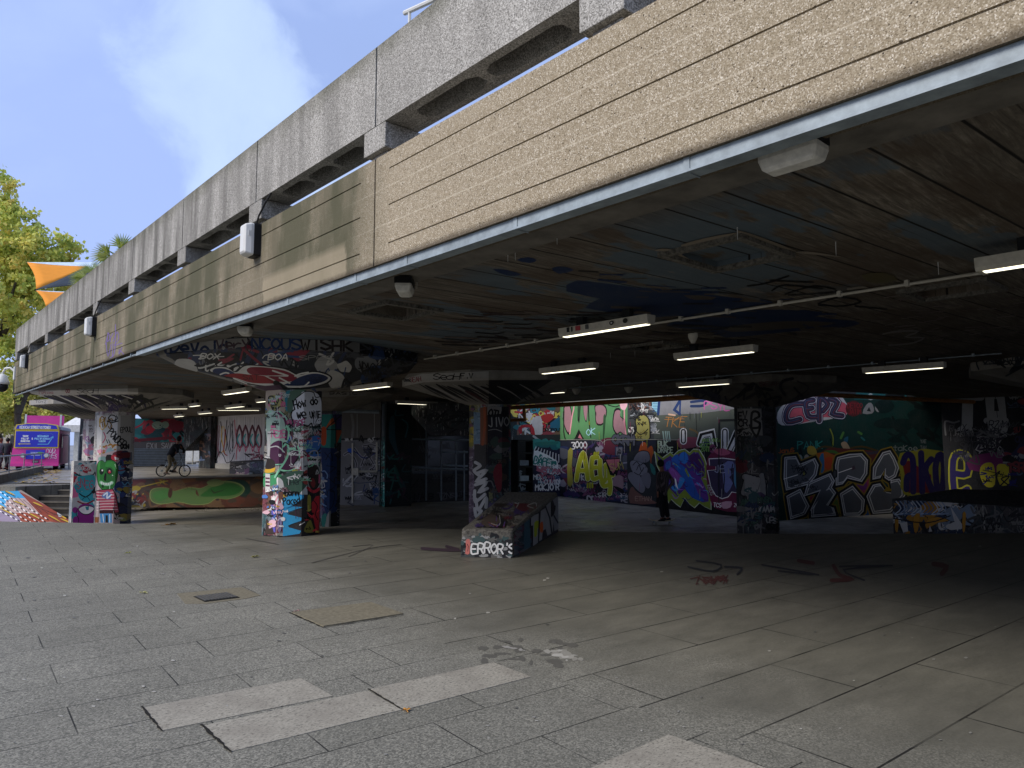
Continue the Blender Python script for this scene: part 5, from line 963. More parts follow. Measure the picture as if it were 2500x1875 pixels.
# --- blue column behind the nearest one, second white column at the left
column('c6', 790, 21.5, 0.56, 2.2, PIT_Z, 'column with a deep blue lower half half hidden by the nearest column', 'under1', 'dconc')
q = COLS['c6']; P = Paint(q['sh'], q['ss'], seed=95).fr(600, 930, 4.252)
P.poly([(600, 100), (900, 100), (900, 340), (600, 340)], '#3c3a38'); P.poly([(700, 350), (1010, 345), (1010, 690), (700, 700)], '#2a7a70'); P.poly([(950, 350), (1010, 345), (1010, 400), (850, 480), (820, 500), (880, 400)], '#b05a2c'); P.poly([(900, 350), (1010, 345), (1005, 500), (930, 500), (920, 420)], '#3a2f5c'); P.poly([(940, 505), (1005, 510), (935, 680), (935, 560)], '#9a4a28'); P.stroke([(1000, 350), (860, 470), (840, 500)], 10, BLK); P.stroke([(845, 505), (1010, 508)], 10, BLK); P.stroke([(935, 350), (935, 690)], 10, BLK); P.poly([(780, 490), (835, 490), (830, 660), (780, 650)], '#b4481e', 2)
P.poly([(780, 690), (950, 700), (945, 1350), (900, 1380), (860, 1500), (810, 1300)], '#17305c'); P.poly([(945, 640), (1010, 640), (1010, 1530), (945, 1530)], '#2c2e30'); P.fill(822, 1085, 836, 1280, 30, ['#4c4c3c', '#6c6c70', '#17171b', '#1c2c50'], (8, 18), (1.2, 2.2), 'st')
for st in ([(820, 740), (900, 830), (880, 740), (830, 820)], [(840, 880), (930, 900), (860, 960)], [(850, 1000), (930, 1080), (870, 1140), (920, 1150)], [(840, 1200), (860, 1130), (920, 1160), (900, 1300), (850, 1330), (830, 1250)]): P.stroke(st, 8, '#0b1226', 3)
P.fill(785, 1150, 792, 1270, 16, ['#b9b7b2', '#1a2a50', '#6c8ab0'], (8, 16), (1.2, 2), 's'); P.poly([(815, 1500), (850, 1380), (885, 1350), (870, 1520)], '#8c8c88', 2); P.poly([(790, 1400), (840, 1380), (820, 1510), (790, 1500)], '#2a7a70', 2); P.poly([(880, 1380), (945, 1350), (945, 1530), (880, 1530)], '#1c1e20'); P.text('SU', 945, 1410, 80, 5, '#7c7c7e', 3, asp=.4)
P = Paint(q['cp'], q['cs'] + q['fs'], seed=96).fr(800, 850, 3.686); P.poly([(-100, 395), (350, 400), (350, 430), (-100, 440)], '#73716c'); P.text('BASIC', 20, 418, 26, 6, BLK, 0, asp=1.6)
column('c7', 238, 28.5, 0.52, 2.35, UPZ, 'white painted column standing behind the green faced one', 'under2', 'lconc')
q = COLS['c7']; P = Paint(q['sh'], q['ss'], seed=97).fr(0, 950, 7.373); P.poly([(1550, 570), (1760, 570), (1760, 1340), (1550, 1340)], '#bdbab6'); P.text('POX', 1680, 800, 90, 14, BLK, 2, asp=.4, rot=1.1); P.text('JFIRJ', 1590, 640, 60, 8, '#4a3c3c', 2, asp=.4, rot=1.4); P.fill(212, 1070, 238, 1125, 26, ['#8c6a8c', '#b9a0b0', '#7c8c9c', '#a8647c', '#2a2a2c'], (8, 18), (1.2, 2.4), 'bst')
P = Paint(q['cp'], q['cs'] + q['fs'], seed=98).fr(0, 950, 7.373); P.poly([(560, 190), (860, 190), (860, 260), (560, 280)], '#8d8b86'); P.text('TOYZ', 640, 250, 44, 7, '#2c2a2c', 2, asp=.9)
for i in range(18): x = 600 + i*50; P.stroke([(x, 290), (x + 150, 360), (x + 500, 480)], 14 if i % 2 else 26, ['#1b1c1e', '#3c3b3a'][i % 2], 3, taper=True)
# --- painted block in front of column 1
a = atD(173, 1280, 20.95); b = atD(239, 1280, 21.45); mb = MB(); dx = Vector((b.x - a.x, b.y - a.y, 0)); nn = Vector((-dx.y, dx.x, 0)).normalized()
if nn.dot(a - O) < 0: nn = -nn
o_ = Vector((a.x, a.y, PIT_Z)); mb.obox(o_, dx, nn * .28, (0, 0, 1.92))
P = Paint(mb, [wall_seg((a.x, a.y), (b.x, b.y), PIT_Z, PIT_Z + 1.92)], seed=99).fr(0, 950, 4.74)
P.poly([(840, 830), (1130, 830), (1130, 1560), (820, 1560)], '#b9b7b4'); P.fill(173, 1125, 240, 1275, 40, ['#35909a', '#c9c7c0', '#b83040', '#16161a', '#3aa0a8', '#d46a90', '#d8d6d0'], (12, 26), (1.6, 3), 'bstb'); P.stroke([(870, 860), (940, 840), (1000, 880), (1090, 850)], 24, '#d8d6d0', 4); P.text('OOGEZR', 880, 935, 40, 8, '#d8d6d0', 2, asp=.6); P.stroke([(880, 980), (960, 1010), (1080, 990), (1100, 960), (1120, 1100), (1060, 1200)], 12, BLK, 2)
P.poly([(900, 1020), (980, 1000), (1090, 1000), (1100, 1100), (1050, 1190), (940, 1180), (910, 1100)], '#3aa0a8', 3); P.text('SNEG', 890, 1140, 90, 9, '#b0475a', 3, asp=.42, jit=.22); P.poly([(910, 1200), (1060, 1190), (1070, 1290), (1000, 1310), (930, 1280)], '#35a5b0', 3); P.stroke([(920, 1210), (990, 1250), (1060, 1200)], 14, BLK, 2); P.stroke([(950, 1280), (1000, 1240), (1040, 1290)], 8, '#0c4a50', 2); P.stroke([(900, 1300), (990, 1330), (1080, 1290)], 16, '#8a1c28', 3)
P.poly([(900, 1390), (960, 1330), (1060, 1340), (1100, 1400), (1090, 1560), (920, 1560)], '#8d2480', 3); P.poly([(905, 1390), (980, 1345), (1080, 1360), (1090, 1400), (1030, 1450), (960, 1450)], BLK, 3); P.poly([(912, 1390), (980, 1352), (1075, 1368), (1080, 1398), (1028, 1440), (962, 1440)], WHT, 3); P.poly([(985, 1360), (1030, 1355), (1025, 1400), (1000, 1400)], '#35909a'); P.stroke([(1085, 1310), (1120, 1380), (1110, 1440), (1095, 1470)], 24, WHT, 3); P.disc(870, 1400, 34, '#8d2480', 36); P.disc(880, 1520, 40, '#8d2480', 50); P.stroke([(900, 1380), (880, 1440), (910, 1500), (900, 1560)], 7, BLK, 3)
solid(mb, 'painted_block', [M['under2'], M['paint']], 'low painted concrete block with a teal and magenta one eyed figure', 'block')
# --- banks and steps on the left
tp = [(225, 1177), (320, 1170.5), (640, 1163.5), (800, 1160.5)]; bt = [(225, 1240), (320, 1239), (640, 1239), (800, 1237)]
mb = MB(); T3 = [atz(x, y, UPZ + .004) for x, y in tp]; B3 = [atz(x, y, PIT_Z + .002) for x, y in bt]; n = len(tp); K3 = [Vector((p.x, p.y, -.9)) for p in T3]
mb.add(T3 + B3 + K3, [(i, i+1, n+i+1, n+i) for i in range(n-1)] + [(i, 2*n+i, 2*n+i+1, i+1) for i in range(n-1)] + [(0, n, 2*n), (n-1, 2*n+n-1, 2*n-1)])
sg = [pxseg([T3[i], T3[i+1], B3[i+1]]) for i in range(n-1)]
for i, g_ in enumerate(sg): g_.clip = ccw([proj(T3[i]), proj(T3[i+1]), proj(B3[i+1]), proj(B3[i])])
P = Paint(mb, sg, seed=101, k=.62).fr(300, 900, 4.741)
P.poly([(-400, 1260), (2400, 1230), (2400, 1620), (-400, 1640)], '#4e4034'); P.fill(300, 1165, 800, 1240, 70, ['#6a2c22', '#7a4a26', '#4a3a2a', '#8a5a2c', '#3a3428'], (24, 60), (3, 6), 'sb')
P.poly([(100, 1400), (600, 1340), (1300, 1260), (1500, 1400), (1500, 1600), (100, 1600)], '#5c3426', 3); P.fill(310, 1180, 640, 1238, 50, ['#4e4034', '#6a3a2a', '#3c342c', '#75583c'], (14, 44), (2, 5), 'sb'); P.poly([(1180, 1300), (1400, 1290), (1480, 1400), (1400, 1480), (1200, 1400)], '#123c30', 3)
GB = [(320, 1440), (370, 1390), (520, 1385), (600, 1420), (760, 1380), (900, 1390), (1000, 1350), (1180, 1310), (1340, 1340), (1400, 1400), (1340, 1470), (1200, 1510), (1080, 1500), (980, 1560), (800, 1570), (640, 1540), (450, 1565), (340, 1530)]
P.poly([(a + (a-860)*.02, b + (b-1450)*.08) for a, b in GB], '#8c9a5c', 3); P.poly(GB, '#5c7c44', 3); P.poly([(960, 1420), (1100, 1340), (1280, 1330), (1380, 1390), (1300, 1460), (1100, 1480), (900, 1480)], '#2c6a2c', 3); P.poly([(340, 1450), (500, 1400), (540, 1470), (420, 1540)], '#4a8240', 3); P.poly([(970, 1320), (1040, 1280), (1130, 1290), (1170, 1330), (1040, 1370)], '#7a8a50', 3); P.poly([(560, 1385), (575, 1440), (550, 1500), (520, 1470), (535, 1400)], '#4a2c20', 3); P.poly([(850, 1400), (870, 1440), (880, 1480), (845, 1450)], '#5a2c24', 2); P.poly([(1020, 1380), (1060, 1430), (1200, 1390), (1050, 1450)], '#2a3a1c', 2)
P.poly([(95, 1375), (160, 1355), (210, 1385), (160, 1425), (95, 1420)], '#a8922c', 3); P.stroke([(210, 1370), (440, 1315), (520, 1300)], 12, '#b09a34'); P.stroke([(430, 1290), (480, 1330)], 8, '#b09a34'); P.stroke([(480, 1290), (430, 1335)], 8, '#b09a34'); P.poly([(95, 1580), (190, 1590), (250, 1560), (255, 1600), (95, 1612)], '#a8922c', 2); P.fill(320, 1205, 345, 1235, 20, ['#7a2c24', '#b09a34', '#22242a', '#9a9a96'], (10, 22), (1.4, 2.6), 'stb'); P.text('TS E', 640, 1400, 60, 5, '#5a4a34', 0, asp=.8)
solid(mb, 'painted_bank', [M['dconc'], M['paint']], 'sloping bank painted with long bright green bubble letters', 'skate bank', 'painted skate banks')
tp = [(-420, 1191), (38, 1188)]; bt = [(-420, 1268), (182, 1277.5)]
T3 = [atz(x, y, UPZ - .02) for x, y in tp]; B3 = [atz(x, y, PIT_Z) for x, y in bt]; T3b = [p + Vector((FW.x, FW.y, 0))*.5 for p in T3]
mb = MB(); K3 = [Vector((p.x, p.y, PIT_Z)) for p in T3]
mb.add(T3 + B3 + K3, [(0, 1, 3, 2), (1, 5, 3), (0, 2, 4), (0, 4, 5, 1)]); g_ = pxseg([T3[0], T3[1], B3[1]]); g_.clip = ccw([proj(T3[0]), proj(T3[1]), proj(B3[1]), proj(B3[0])])
P = Paint(mb, [g_], seed=102).fr(0, 950, 4.74)
P.poly([(-1900, 1100), (1000, 1100), (1000, 1600), (-1900, 1600)], '#9a8a80'); P.fill(-400, 1190, 0, 1275, 60, ['#3f9ac8', '#a8442c', '#c9a8a0', '#d0a830', '#8a9aa4'], (30, 60), (3, 6), 'sb')
P.poly([(0, 1150), (120, 1140), (330, 1250), (200, 1270), (60, 1240), (0, 1340)], '#3fa0d0', 2); P.poly([(0, 1200), (140, 1290), (120, 1370), (0, 1340)], '#4fa8d8', 2); P.poly([(140, 1260), (420, 1290), (620, 1400), (720, 1500), (480, 1530), (250, 1480), (60, 1350)], '#c0a49c', 2); P.poly([(230, 1190), (500, 1330), (830, 1500), (820, 1540), (560, 1530), (420, 1400), (300, 1270)], '#8c3c24', 3); P.poly([(180, 1440), (420, 1440), (620, 1530), (220, 1530)], '#9c4a2c', 3); P.poly([(0, 1390), (160, 1440), (240, 1530), (0, 1530)], '#9a8a9c', 2)
for i in range(5):
    x0, y0 = (0, 1190 + i*56); n_ = 22
    for j in range(n_): xa = x0 + j*(26 + i); ya = y0 + j*15; P.stroke([(xa, ya), (xa + 14, ya + 9)], 12, BLK if j % 2 else WHT)
for x, y, w_, h_ in ((60, 1180, 120, 40), (150, 1290, 160, 50), (380, 1310, 120, 40), (20, 1390, 160, 60), (560, 1460, 140, 60), (700, 1500, 120, 40), (340, 1440, 120, 50)): P.stroke([(x, y), (x + w_*.5, y + h_*.6), (x + w_, y + h_*1.3)], 16, '#c9a42c', 3, taper=True); P.stroke([(x, y + 12), (x + w_*.5, y + h_*.6 + 14), (x + w_, y + h_*1.3 + 10)], 5, BLK, 3)
P.poly([(660, 1420), (710, 1430), (720, 1470), (680, 1480)], '#b9b9b8', 2); P.poly([(700, 1460), (770, 1490), (750, 1500)], '#d8b020', 2)
for i in range(9): P.stroke([(60 + i*70, 1180 + i*34), (150 + i*70, 1290 + i*22), (190 + i*74, 1400 + i*10)], 4, '#1c1414', 3)
solid(mb, 'painted_bank', [M['dconc'], M['paint']], 'multicoloured bank in sky blue, rust and yellow beside the steps', 'skate bank', 'painted skate banks')
st = empty('steps', atz(100, 1240, PIT_Z), 'flight of dark worn steps rising to the terrace beside the rusty bank', 'steps')
for i in range(6):
    Df = 25.6 - .52*i; z = UPZ - .166*(i)
    a = atD(20, 1180, Df); b = atD(262, 1180, Df - .3); mb = MB(); dd = Vector((b.x - a.x, b.y - a.y, 0)); aw = Vector((-dd.y, dd.x, 0)).normalized()
    if aw.dot(a - O) < 0: aw = -aw
    mb.obox(Vector((a.x, a.y, -.85)), dd, aw * .62, (0, 0, z + .85 - .001*i)); mb.obox(Vector((a.x, a.y, z - .045)) - aw*.02, dd, aw*.06, (0, 0, .05), 1); mb.build('step', [M['darkstone'], M['dconc']], st)
# ------------------------------------------------------------------ left interior: shutter wall, drip painted wall, bench
SA, SB = gp(190, 1141, UPZ), gp(452, 1138, UPZ)
root = empty('shutter_wall', (SA[0], SA[1], UPZ), 'dark back wall with a roller shutter under a teal and red mural', 'wall')
mb = MB(); mb.wallseg(SA, SB, UPZ, CEIL, .3); P = Paint(mb, [wall_seg(SA, SB, UPZ, CEIL)], seed=111, k=1.3).fr(300, 900, 4.741)
P.poly([(-400, 500), (800, 500), (800, 1200), (-400, 1200)], '#33302f'); P.poly([(100, 620), (800, 600), (800, 820), (100, 830)], '#235a58', 2); P.fill(300, 1020, 460, 1075, 34, ['#6a1e28', '#1c3c40', '#2c6a66', '#15181b', '#8a2c34'], (16, 40), (2, 4), 'sb'); P.disc(310, 705, 50, '#8a1f28', 46); P.disc(400, 655, 66, '#7c8a74', 46); P.disc(490, 650, 44, '#74846e', 40); P.stroke([(340, 640), (400, 690), (470, 660)], 4, BLK, 3); P.disc(432, 656, 8, BLK); P.stroke([(140, 830), (300, 820), (560, 800)], 34, '#5a1c24', 3); P.poly([(100, 850), (800, 850), (800, 935), (100, 940)], '#4a4644'); P.text('EXIL SAVE', 280, 925, 60, 8, '#8a8884', 2, asp=.5, jit=.08)
mb.build('wall', [M['under3'], M['paint']], root)
sh = MB(); a = Vector((*SA, UPZ)); b = Vector((*SB, UPZ)); d = b - a; nn = Vector((-d.y, d.x, 0)).normalized()
if nn.dot(a - O) > 0: nn = -nn
for i in range(11): sh.obox(a + nn*.03 + Vector((0, 0, .05 + i*.105)), d, nn * .05, (0, 0, .075))
sh.build('roller_shutter', plain('shutter_steel', H('#6b7378'), .5, .1), root)
WW = [gp(512, 1142.5, UPZ), tuple(atD(665, 1086, 38.3))[:2]]
root = empty('drip_wall', (WW[0][0], WW[0][1], UPZ), 'tall white wall of vertical boards covered in long dripping letters', 'wall')
mb = MB(); mb.wallseg(WW[0], WW[1], UPZ, CEIL, .3); P = Paint(mb, [wall_seg(WW[0], WW[1], UPZ, CEIL)], seed=113, k=1.3).fr(300, 900, 4.741)
P.poly([(1020, 500), (1800, 480), (1800, 1100), (1020, 1100)], '#b9b6b4')
for i in range(24): x = 1030 + i*26; P.stroke([(x, 560), (x + P.R.uniform(-3, 3), 1100)], P.R.uniform(3, 9), P.R.choice(['#a8a5a4', '#c6c3c0', '#8f8d90']))
for i in range(15):
    x = 1060 + i*18; c = P.R.choice(['#b03a48', BLK, '#8a2c3c', '#c98a94', '#c9a23c', '#1a1a1c']); y0 = P.R.uniform(580, 720); P.stroke([(x, y0), (x + P.R.uniform(-20, 24), y0 + 140), (x + P.R.uniform(-20, 20), y0 + 260), (x + P.R.uniform(-20, 24), y0 + P.R.uniform(290, 380))], P.R.uniform(7, 12), c, 4)
for i, x in enumerate((1350, 1420, 1500, 1570)):
    P.stroke([(x, 660), (x - 30, 760), (x - 20, 880), (x + 25, 900), (x + 30, 760), (x, 660)], 22, '#5a2430', 4); P.stroke([(x, 760), (x - 24, 820), (x + 4, 890)], 18, '#3f8f8c', 3); P.stroke([(x - 10, 880), (x, 960), (x + 20, 900)], 12, '#b0526a', 3); P.stroke([(x - 5, 650), (x + 42, 780), (x + 30, 900)], 6, BLK, 3)
P.stroke([(1050, 1000), (1080, 1060), (1120, 960), (1170, 1020), (1200, 1090), (1260, 1060), (1290, 980)], 9, BLK, 3); P.fill(590, 1105, 650, 1125, 14, [BLK, '#7a3044'], (8, 16), (1.2, 1.8), 'ts')
mb.build('wall', [M['lconc'], M['paint']], root)
f_ = MB(); a = Vector((*WW[0], UPZ)); d = Vector((WW[1][0], WW[1][1], UPZ)) - a; nn = Vector((-d.y, d.x, 0)).normalized(); nn = nn if nn.dot(a - O) < 0 else -nn
f_.obox(a + nn*.002, d*.42, nn*.12, (0, 0, .3)); f_.build('plinth', M['white_metal'], root)
# side walls closing the gap where daylight shows
w = MB(); w.wallseg(tuple(atD(487, 1086, 43.5))[:2], tuple(atD(514, 1086, 42.3))[:2], UPZ, CEIL, .3); P = Paint(w, [wall_seg(tuple(atD(487, 1086, 43.5))[:2], tuple(atD(514, 1086, 42.3))[:2], UPZ, CEIL)], seed=114); P.fill(487, 1050, 514, 1130, 26, ['#3a3c40', '#6c7c98', '#2a2c30', '#8c6a5a', '#1a1c20'], (8, 20), (1.4, 2.4), 'st')
solid(w, 'side_wall', [M['under3'], M['paint']], 'narrow dark wall strip left of the drip painted wall', 'wall')
fr1 = [atD(x, y, 42.9) for x, y in ((300, 1018), (512, 1018), (512, 1040), (452, 1102), (440, 1102), (440, 1096), (300, 1085))]; fr1 = [atD(x, y, 42.6) for x, y in ((448, 1018), (513, 1018), (513, 1038), (449, 1101))]
w = MB(); w.loft([fr1, [p + Vector((FW.x, FW.y, 0))*2.5 for p in fr1]]); solid(w, 'stair_underside', M['under3'], 'raking stair underside crossing the bright gap beyond the cyclist', 'stairs')
g_ = MB()
for x0, x1, y0, y1, m_ in ((470, 478, 1062, 1135, 0), (456, 486, 1129, 1134, 1)):
    a = atD(x0, y1, 46); b = atD(x1, y0, 46); g_.box((min(a.x, b.x), a.y, a.z), (max(a.x, b.x), a.y + .1, b.z))
solid(g_, 'gap_screen', M['white_metal'], 'pale screen glimpsed through the gap behind the cyclist', 'screen')
# painted concrete bench
a = atz(560, 1157, UPZ); b = atz(609, 1158, UPZ); c = atz(680, 1150, UPZ)
d = Vector((b.x - a.x, b.y - a.y, 0)); e = Vector((c.x - b.x, c.y - b.y, 0))
w = MB(); w.obox(Vector((a.x, a.y, UPZ + .1)), d, e, (0, 0, .5)); P = Paint(w, [wall_seg((a.x, a.y), (b.x, b.y), UPZ, UPZ + .6), wall_seg((b.x, b.y), (c.x, c.y), UPZ, UPZ + .6)], seed=115); P.fill(558, 1130, 680, 1155, 40, ['#2c2c32', '#6a4a6a', '#8f8d8c', '#141416', '#4c4c54'], (10, 26), (1.2, 2.2), 'bst')
bench = empty('concrete_bench', (a.x, a.y, UPZ), 'dark tagged concrete block bench in front of the drip painted wall', 'bench'); w.build('seat', [M['under3'], M['paint']], bench)
w = MB(); w.obox(Vector((a.x, a.y, UPZ)) + d*.06, d*.88, e, (0, 0, .1)); w.build('base', M['white_metal'], bench)
# ------------------------------------------------------------------ ledge in the foreground
A, B, C3 = atz(1125, 1360, 0), atz(1250.5, 1362.5, 0), atz(1363, 1298, 0); D3 = C3 + (A - B) * 1.28
A2, B2 = A.copy(), B.copy(); A2.z = B2.z = .415; C2, D2 = C3.copy(), D3.copy(); C2.z = D2.z = .75
def rnd(pl, r):   # rounded rectangle in plan
    out = []; n = len(pl)
    for i in range(n):
        p0, p, p1 = pl[i-1], pl[i], pl[(i+1) % n]; a = p + (p0 - p).normalized()*r; b = p + (p1 - p).normalized()*r
        for k in range(4):
            t = k/3; out.append(a*(1-t)**2 + p*2*t*(1-t) + b*t*t)
    return out
bot = rnd([A, B, C3, D3], .06); top = rnd([A2, B2, C2, D2], .06)
ctr_ = (A2 + B2 + C2 + D2) / 4
rings = [bot, [b_ + (t_ - b_)*.9 for b_, t_ in zip(bot, top)]]
for k, (s_, z_) in enumerate(((.985, .97), (.955, .995), (.92, 1.0))): rings.append([Vector((ctr_.x + (t_.x - ctr_.x)*s_, ctr_.y + (t_.y - ctr_.y)*s_, t_.z*z_)) for t_ in top])
mb = MB(); mb.loft(rings)
fs = wall_seg((A.x, A.y), (B.x, B.y), 0, .39); fs.clip = ccw([proj(A), proj(B), proj(B + Vector((0, 0, .375))), proj(A + Vector((0, 0, .375)))])
rs = pxseg([B, C3, C3 + Vector((0, 0, .5))]); rs.clip = ccw([proj(B + (C3-B)*.03), proj(C3), proj(C3 + Vector((0, 0, .68))), proj(B + (C3-B)*.03 + Vector((0, 0, .37)))])
dx_ = (B - A)*.06; dy_ = (C3 - B)*.06
ts = pxseg([A2, B2, C2]); ts.clip = ccw([proj(A2 + dx_ + dy_), proj(B2 - dx_ + dy_), proj(C2 - dx_*1.3 - dy_), proj(D2 + dx_*1.3 - dy_)])
P = Paint(mb, [fs], seed=121, k=1.2).fr(1100, 900, 3.455)
P.poly([(90, 1440), (510, 1440), (510, 1600), (80, 1600)], '#232325'); P.fill(1127, 1310, 1250, 1360, 50, ['#3f4240', '#8a8a86', '#18181a', '#3a4c4a', '#5c5a55'], (8, 22), (1.4, 3), 'sb'); P.poly([(128, 1448), (160, 1436), (168, 1500), (158, 1562), (124, 1560), (132, 1500)], '#b4665c', 2); P.stroke([(140, 1480), (150, 1500), (145, 1540)], 5, BLK, 2)
for w_, c_ in ((24, BLK), (15, '#c9c8c2')): P.R.seed(4); P.text("ERROR'S", 176, 1556, 80, w_, c_, 3, asp=.56, gap=.22, jit=.07, slant=.06)
P = Paint(mb, [rs], seed=122, k=1.2).fr(1100, 900, 3.455)
P.poly([(500, 1000), (920, 1000), (920, 1600), (500, 1600)], '#2c2428'); P.fill(1250, 1270, 1292, 1355, 60, ['#4c2c3c', '#23343a', '#5c5a5c', '#1a1a1c', '#3c4c58', '#6a3040'], (12, 28), (1.6, 3), 'bst'); P.poly([(620, 1260), (670, 1240), (672, 1500), (620, 1530)], '#35525c')
P.poly([(672, 1250), (745, 1220), (745, 1460), (690, 1500), (690, 1320), (672, 1330)], '#8f8d8b'); P.poly([(705, 1300), (740, 1285), (745, 1330), (730, 1350), (728, 1400), (705, 1420)], '#9aa31c', 2); P.poly([(745, 1460), (760, 1200), (800, 1175), (830, 1260), (850, 1390), (815, 1410), (800, 1350), (775, 1370), (770, 1440)], '#8f8d8b', 0); P.poly([(752, 1310), (775, 1290), (780, 1370), (755, 1380)], '#c0571f', 2); P.poly([(800, 1130), (850, 1100), (850, 1250), (870, 1230), (860, 1380), (835, 1390), (825, 1260)], '#8a8886'); P.poly([(860, 1100), (905, 1080), (915, 1350), (875, 1370), (862, 1260), (885, 1180)], '#7f7e80')
for s_ in ([(672, 1240), (672, 1335), (688, 1330), (688, 1500)], [(748, 1215), (740, 1465), (775, 1445)], [(800, 1165), (835, 1260), (855, 1400)], [(850, 1100), (850, 1250), (880, 1160)], [(870, 1240), (905, 1300)]): P.stroke(s_, 12, BLK)
P = Paint(mb, [ts], seed=123, base=2e-3); P.fill(1140, 1205, 1340, 1295, 60, ['#1a1715', '#38302a', '#5a1f26', '#3c2c5c', '#121214', '#4c4038', '#6c6460'], (14, 40), (1, 2.6), 'stsb'); P.fill(1200, 1210, 1340, 1290, 14, ['#9a9890', '#7a2c3c', '#5a3c7c'], (10, 24), (.8, 1.4), 's')
M['chip'] = plain('chipped_dark_concrete', H('#6b675e'), .85, 0, .75, 26)
solid(mb, 'skate_ledge', [M['chip'], M['paint']], 'low wedge shaped concrete ledge lettered ERROR on its front end', 'ledge', 'concrete skate blocks')
# right hand block
p1, p2, p3 = atD(2172, 1086, 18.0), atD(2860, 1086, 13.6), atD(2900, 1086, 19.5); p4 = p1 + (p3 - p2)*.7
mb = MB(); mb.prism([(p.x, p.y) for p in (p1, p2, p3, p4)], PIT_Z, .29); P = Paint(mb, [wall_seg((p1.x, p1.y), (p2.x, p2.y), PIT_Z, .29)], seed=124).fr(1850, 930, 3.403)
P.fill(2175, 1218, 2370, 1302, 60, ['#1c2c44', '#6c7c8c', '#0e0e10', '#b8b7b2', '#9c6f1c'], (16, 36), (2, 4), 'bst')
for i in range(12): x = 1150 + i*34; P.stroke([(x, 1000), (x + 40, 1060), (x - 10, 1110), (x + 60, 1100)], 9, P.R.choice(['#7c90a8', '#4c6484', '#a9b4bc']), 3)
for pl in ([(1140, 1150), (1170, 1150), (1160, 1260), (1140, 1240)], [(1290, 1130), (1350, 1100), (1330, 1250), (1300, 1260)], [(1400, 1160), (1500, 1130), (1600, 1160), (1500, 1180), (1400, 1230)], [(1700, 1100), (1730, 1100), (1720, 1250), (1700, 1250)]): P.poly(pl, BLK, 2); P.poly([(a*.92 + .08*pl[0][0] + 3, b*.96 + .04*pl[0][1]) for a, b in pl], '#b07c1c', 2)
for pl in ([(1180, 1180), (1240, 1170), (1250, 1250), (1210, 1260)], [(1600, 1040), (1690, 1180), (1660, 1250), (1630, 1150)], [(1430, 1200), (1450, 1250), (1420, 1255)]): P.poly(pl, '#b9b8b4', 0)
P.stroke([(1120, 1140), (1400, 1180), (1600, 1120)], 10, BLK, 3); P.stroke([(1100, 1100), (1110, 1000), (1250, 985)], 8, BLK, 3); P.fill(2370, 1232, 2500, 1300, 26, ['#3c3c3a', '#6c6b66', '#131314', '#555'], (20, 44), (2, 3.4), 'st')
solid(mb, 'skate_block', [M['under3'], M['paint']], 'large dark raised block at the right with orange and black lettering', 'block', 'concrete skate blocks')
# ------------------------------------------------------------------ fluorescent battens (one built, then copied)
def batten(x, y, rz, L, label, stick=False):
    root = empty('ceiling_light', (x, y, CEIL), label, 'ceiling light', 'fluorescent battens under the deck')
    root.rotation_euler = (0, 0, rz)
    b_ = MB(); w = .085; prof = [(-w, -.12), (-w*.9, -.2), (-w*.62, -.232), (w*.62, -.232), (w*.9, -.2), (w, -.12)]
    b_.loft([[(q[0], -L/2, q[1]) for q in prof], [(q[0], L/2, q[1]) for q in prof]])
    b_.build('housing', M['white_metal'], root, world=False)
    t_ = MB(); t_.box((-w*.5, -L/2 + .05, -.238), (w*.5, L/2 - .05, -.2335)); t_.build('diffuser', M['tube'], root, world=False)
    for y_ in (-L*.3, L*.3 - .12): m_ = MB(); m_.box((-.04, y_, -.12), (.04, y_ + .12, 0)); m_.build('mount', M['dark'], root, world=False)
    return root
proto = {}
def copy_light(x, y, rz, label):
    src = proto['b']; r = src.copy(); COL.objects.link(r); r.location = (x, y, CEIL); r.rotation_euler = (0, 0, rz); r['label'] = label
    for ch in src.children:
        c = ch.copy(); COL.objects.link(c); c.parent = r
    return r
BL = [((1370, 821), (1576, 791), 'stickered batten light nearest the middle of the ceiling'), ((1627, 879), (1862, 857), 'batten light below the large blue ceiling patch'), ((1305, 912), (1463, 899), 'batten light just right of the cap marked SEAH'),
 ((1641, 945), (1790, 937), 'batten light against the cap of the dark column'), ((2383, 664), (2560, 634), 'batten light cut by the right edge of the frame'), ((2112, 910), (2297, 898), 'batten light with black scribble above the dark green wall'),
 ((855, 953), (949, 943), 'batten light between the nearest column cap and the SEAH cap'), ((1330, 962), (1367, 957), 'small batten light near the orange pipe'), ((546, 964), (597, 955), 'batten light just left of the nearest column'), ((619, 982), (650, 980), 'short batten light touching the left edge of the nearest column'),
 ((551, 997), (589, 992), 'batten light hanging over the drip painted wall'), ((484, 1011), (512, 1008), 'small batten light above the cyclist'), ((425, 1018), (444, 1016), 'lowest small batten light, over the shutter wall'), ((464, 993), (479, 990), 'tiny batten light high above the shutter wall'), ((2487, 912), (2600, 905), 'batten light barely inside the right frame edge above the tagged wall')]
for i, (a, b, lab) in enumerate(BL):
    p, q_ = atz(*a, 3.118), atz(*b, 3.118); rz = math.radians(0)
    x = (p.x + q_.x)/2 + .06; y = (p.y + q_.y)/2; L = abs(p.y - q_.y)
    if i == 0: proto['b'] = batten(x, y, 0, 1.5, lab)
    else:
        r = copy_light(x, y, 0, lab)
        if a[0] > 2380: r.location.y = p.y - .75
        elif i in (7, 9, 13, 12, 11, 8, 10, 6, 4): r.scale.y = max(.5, min(1.25, L/1.5))
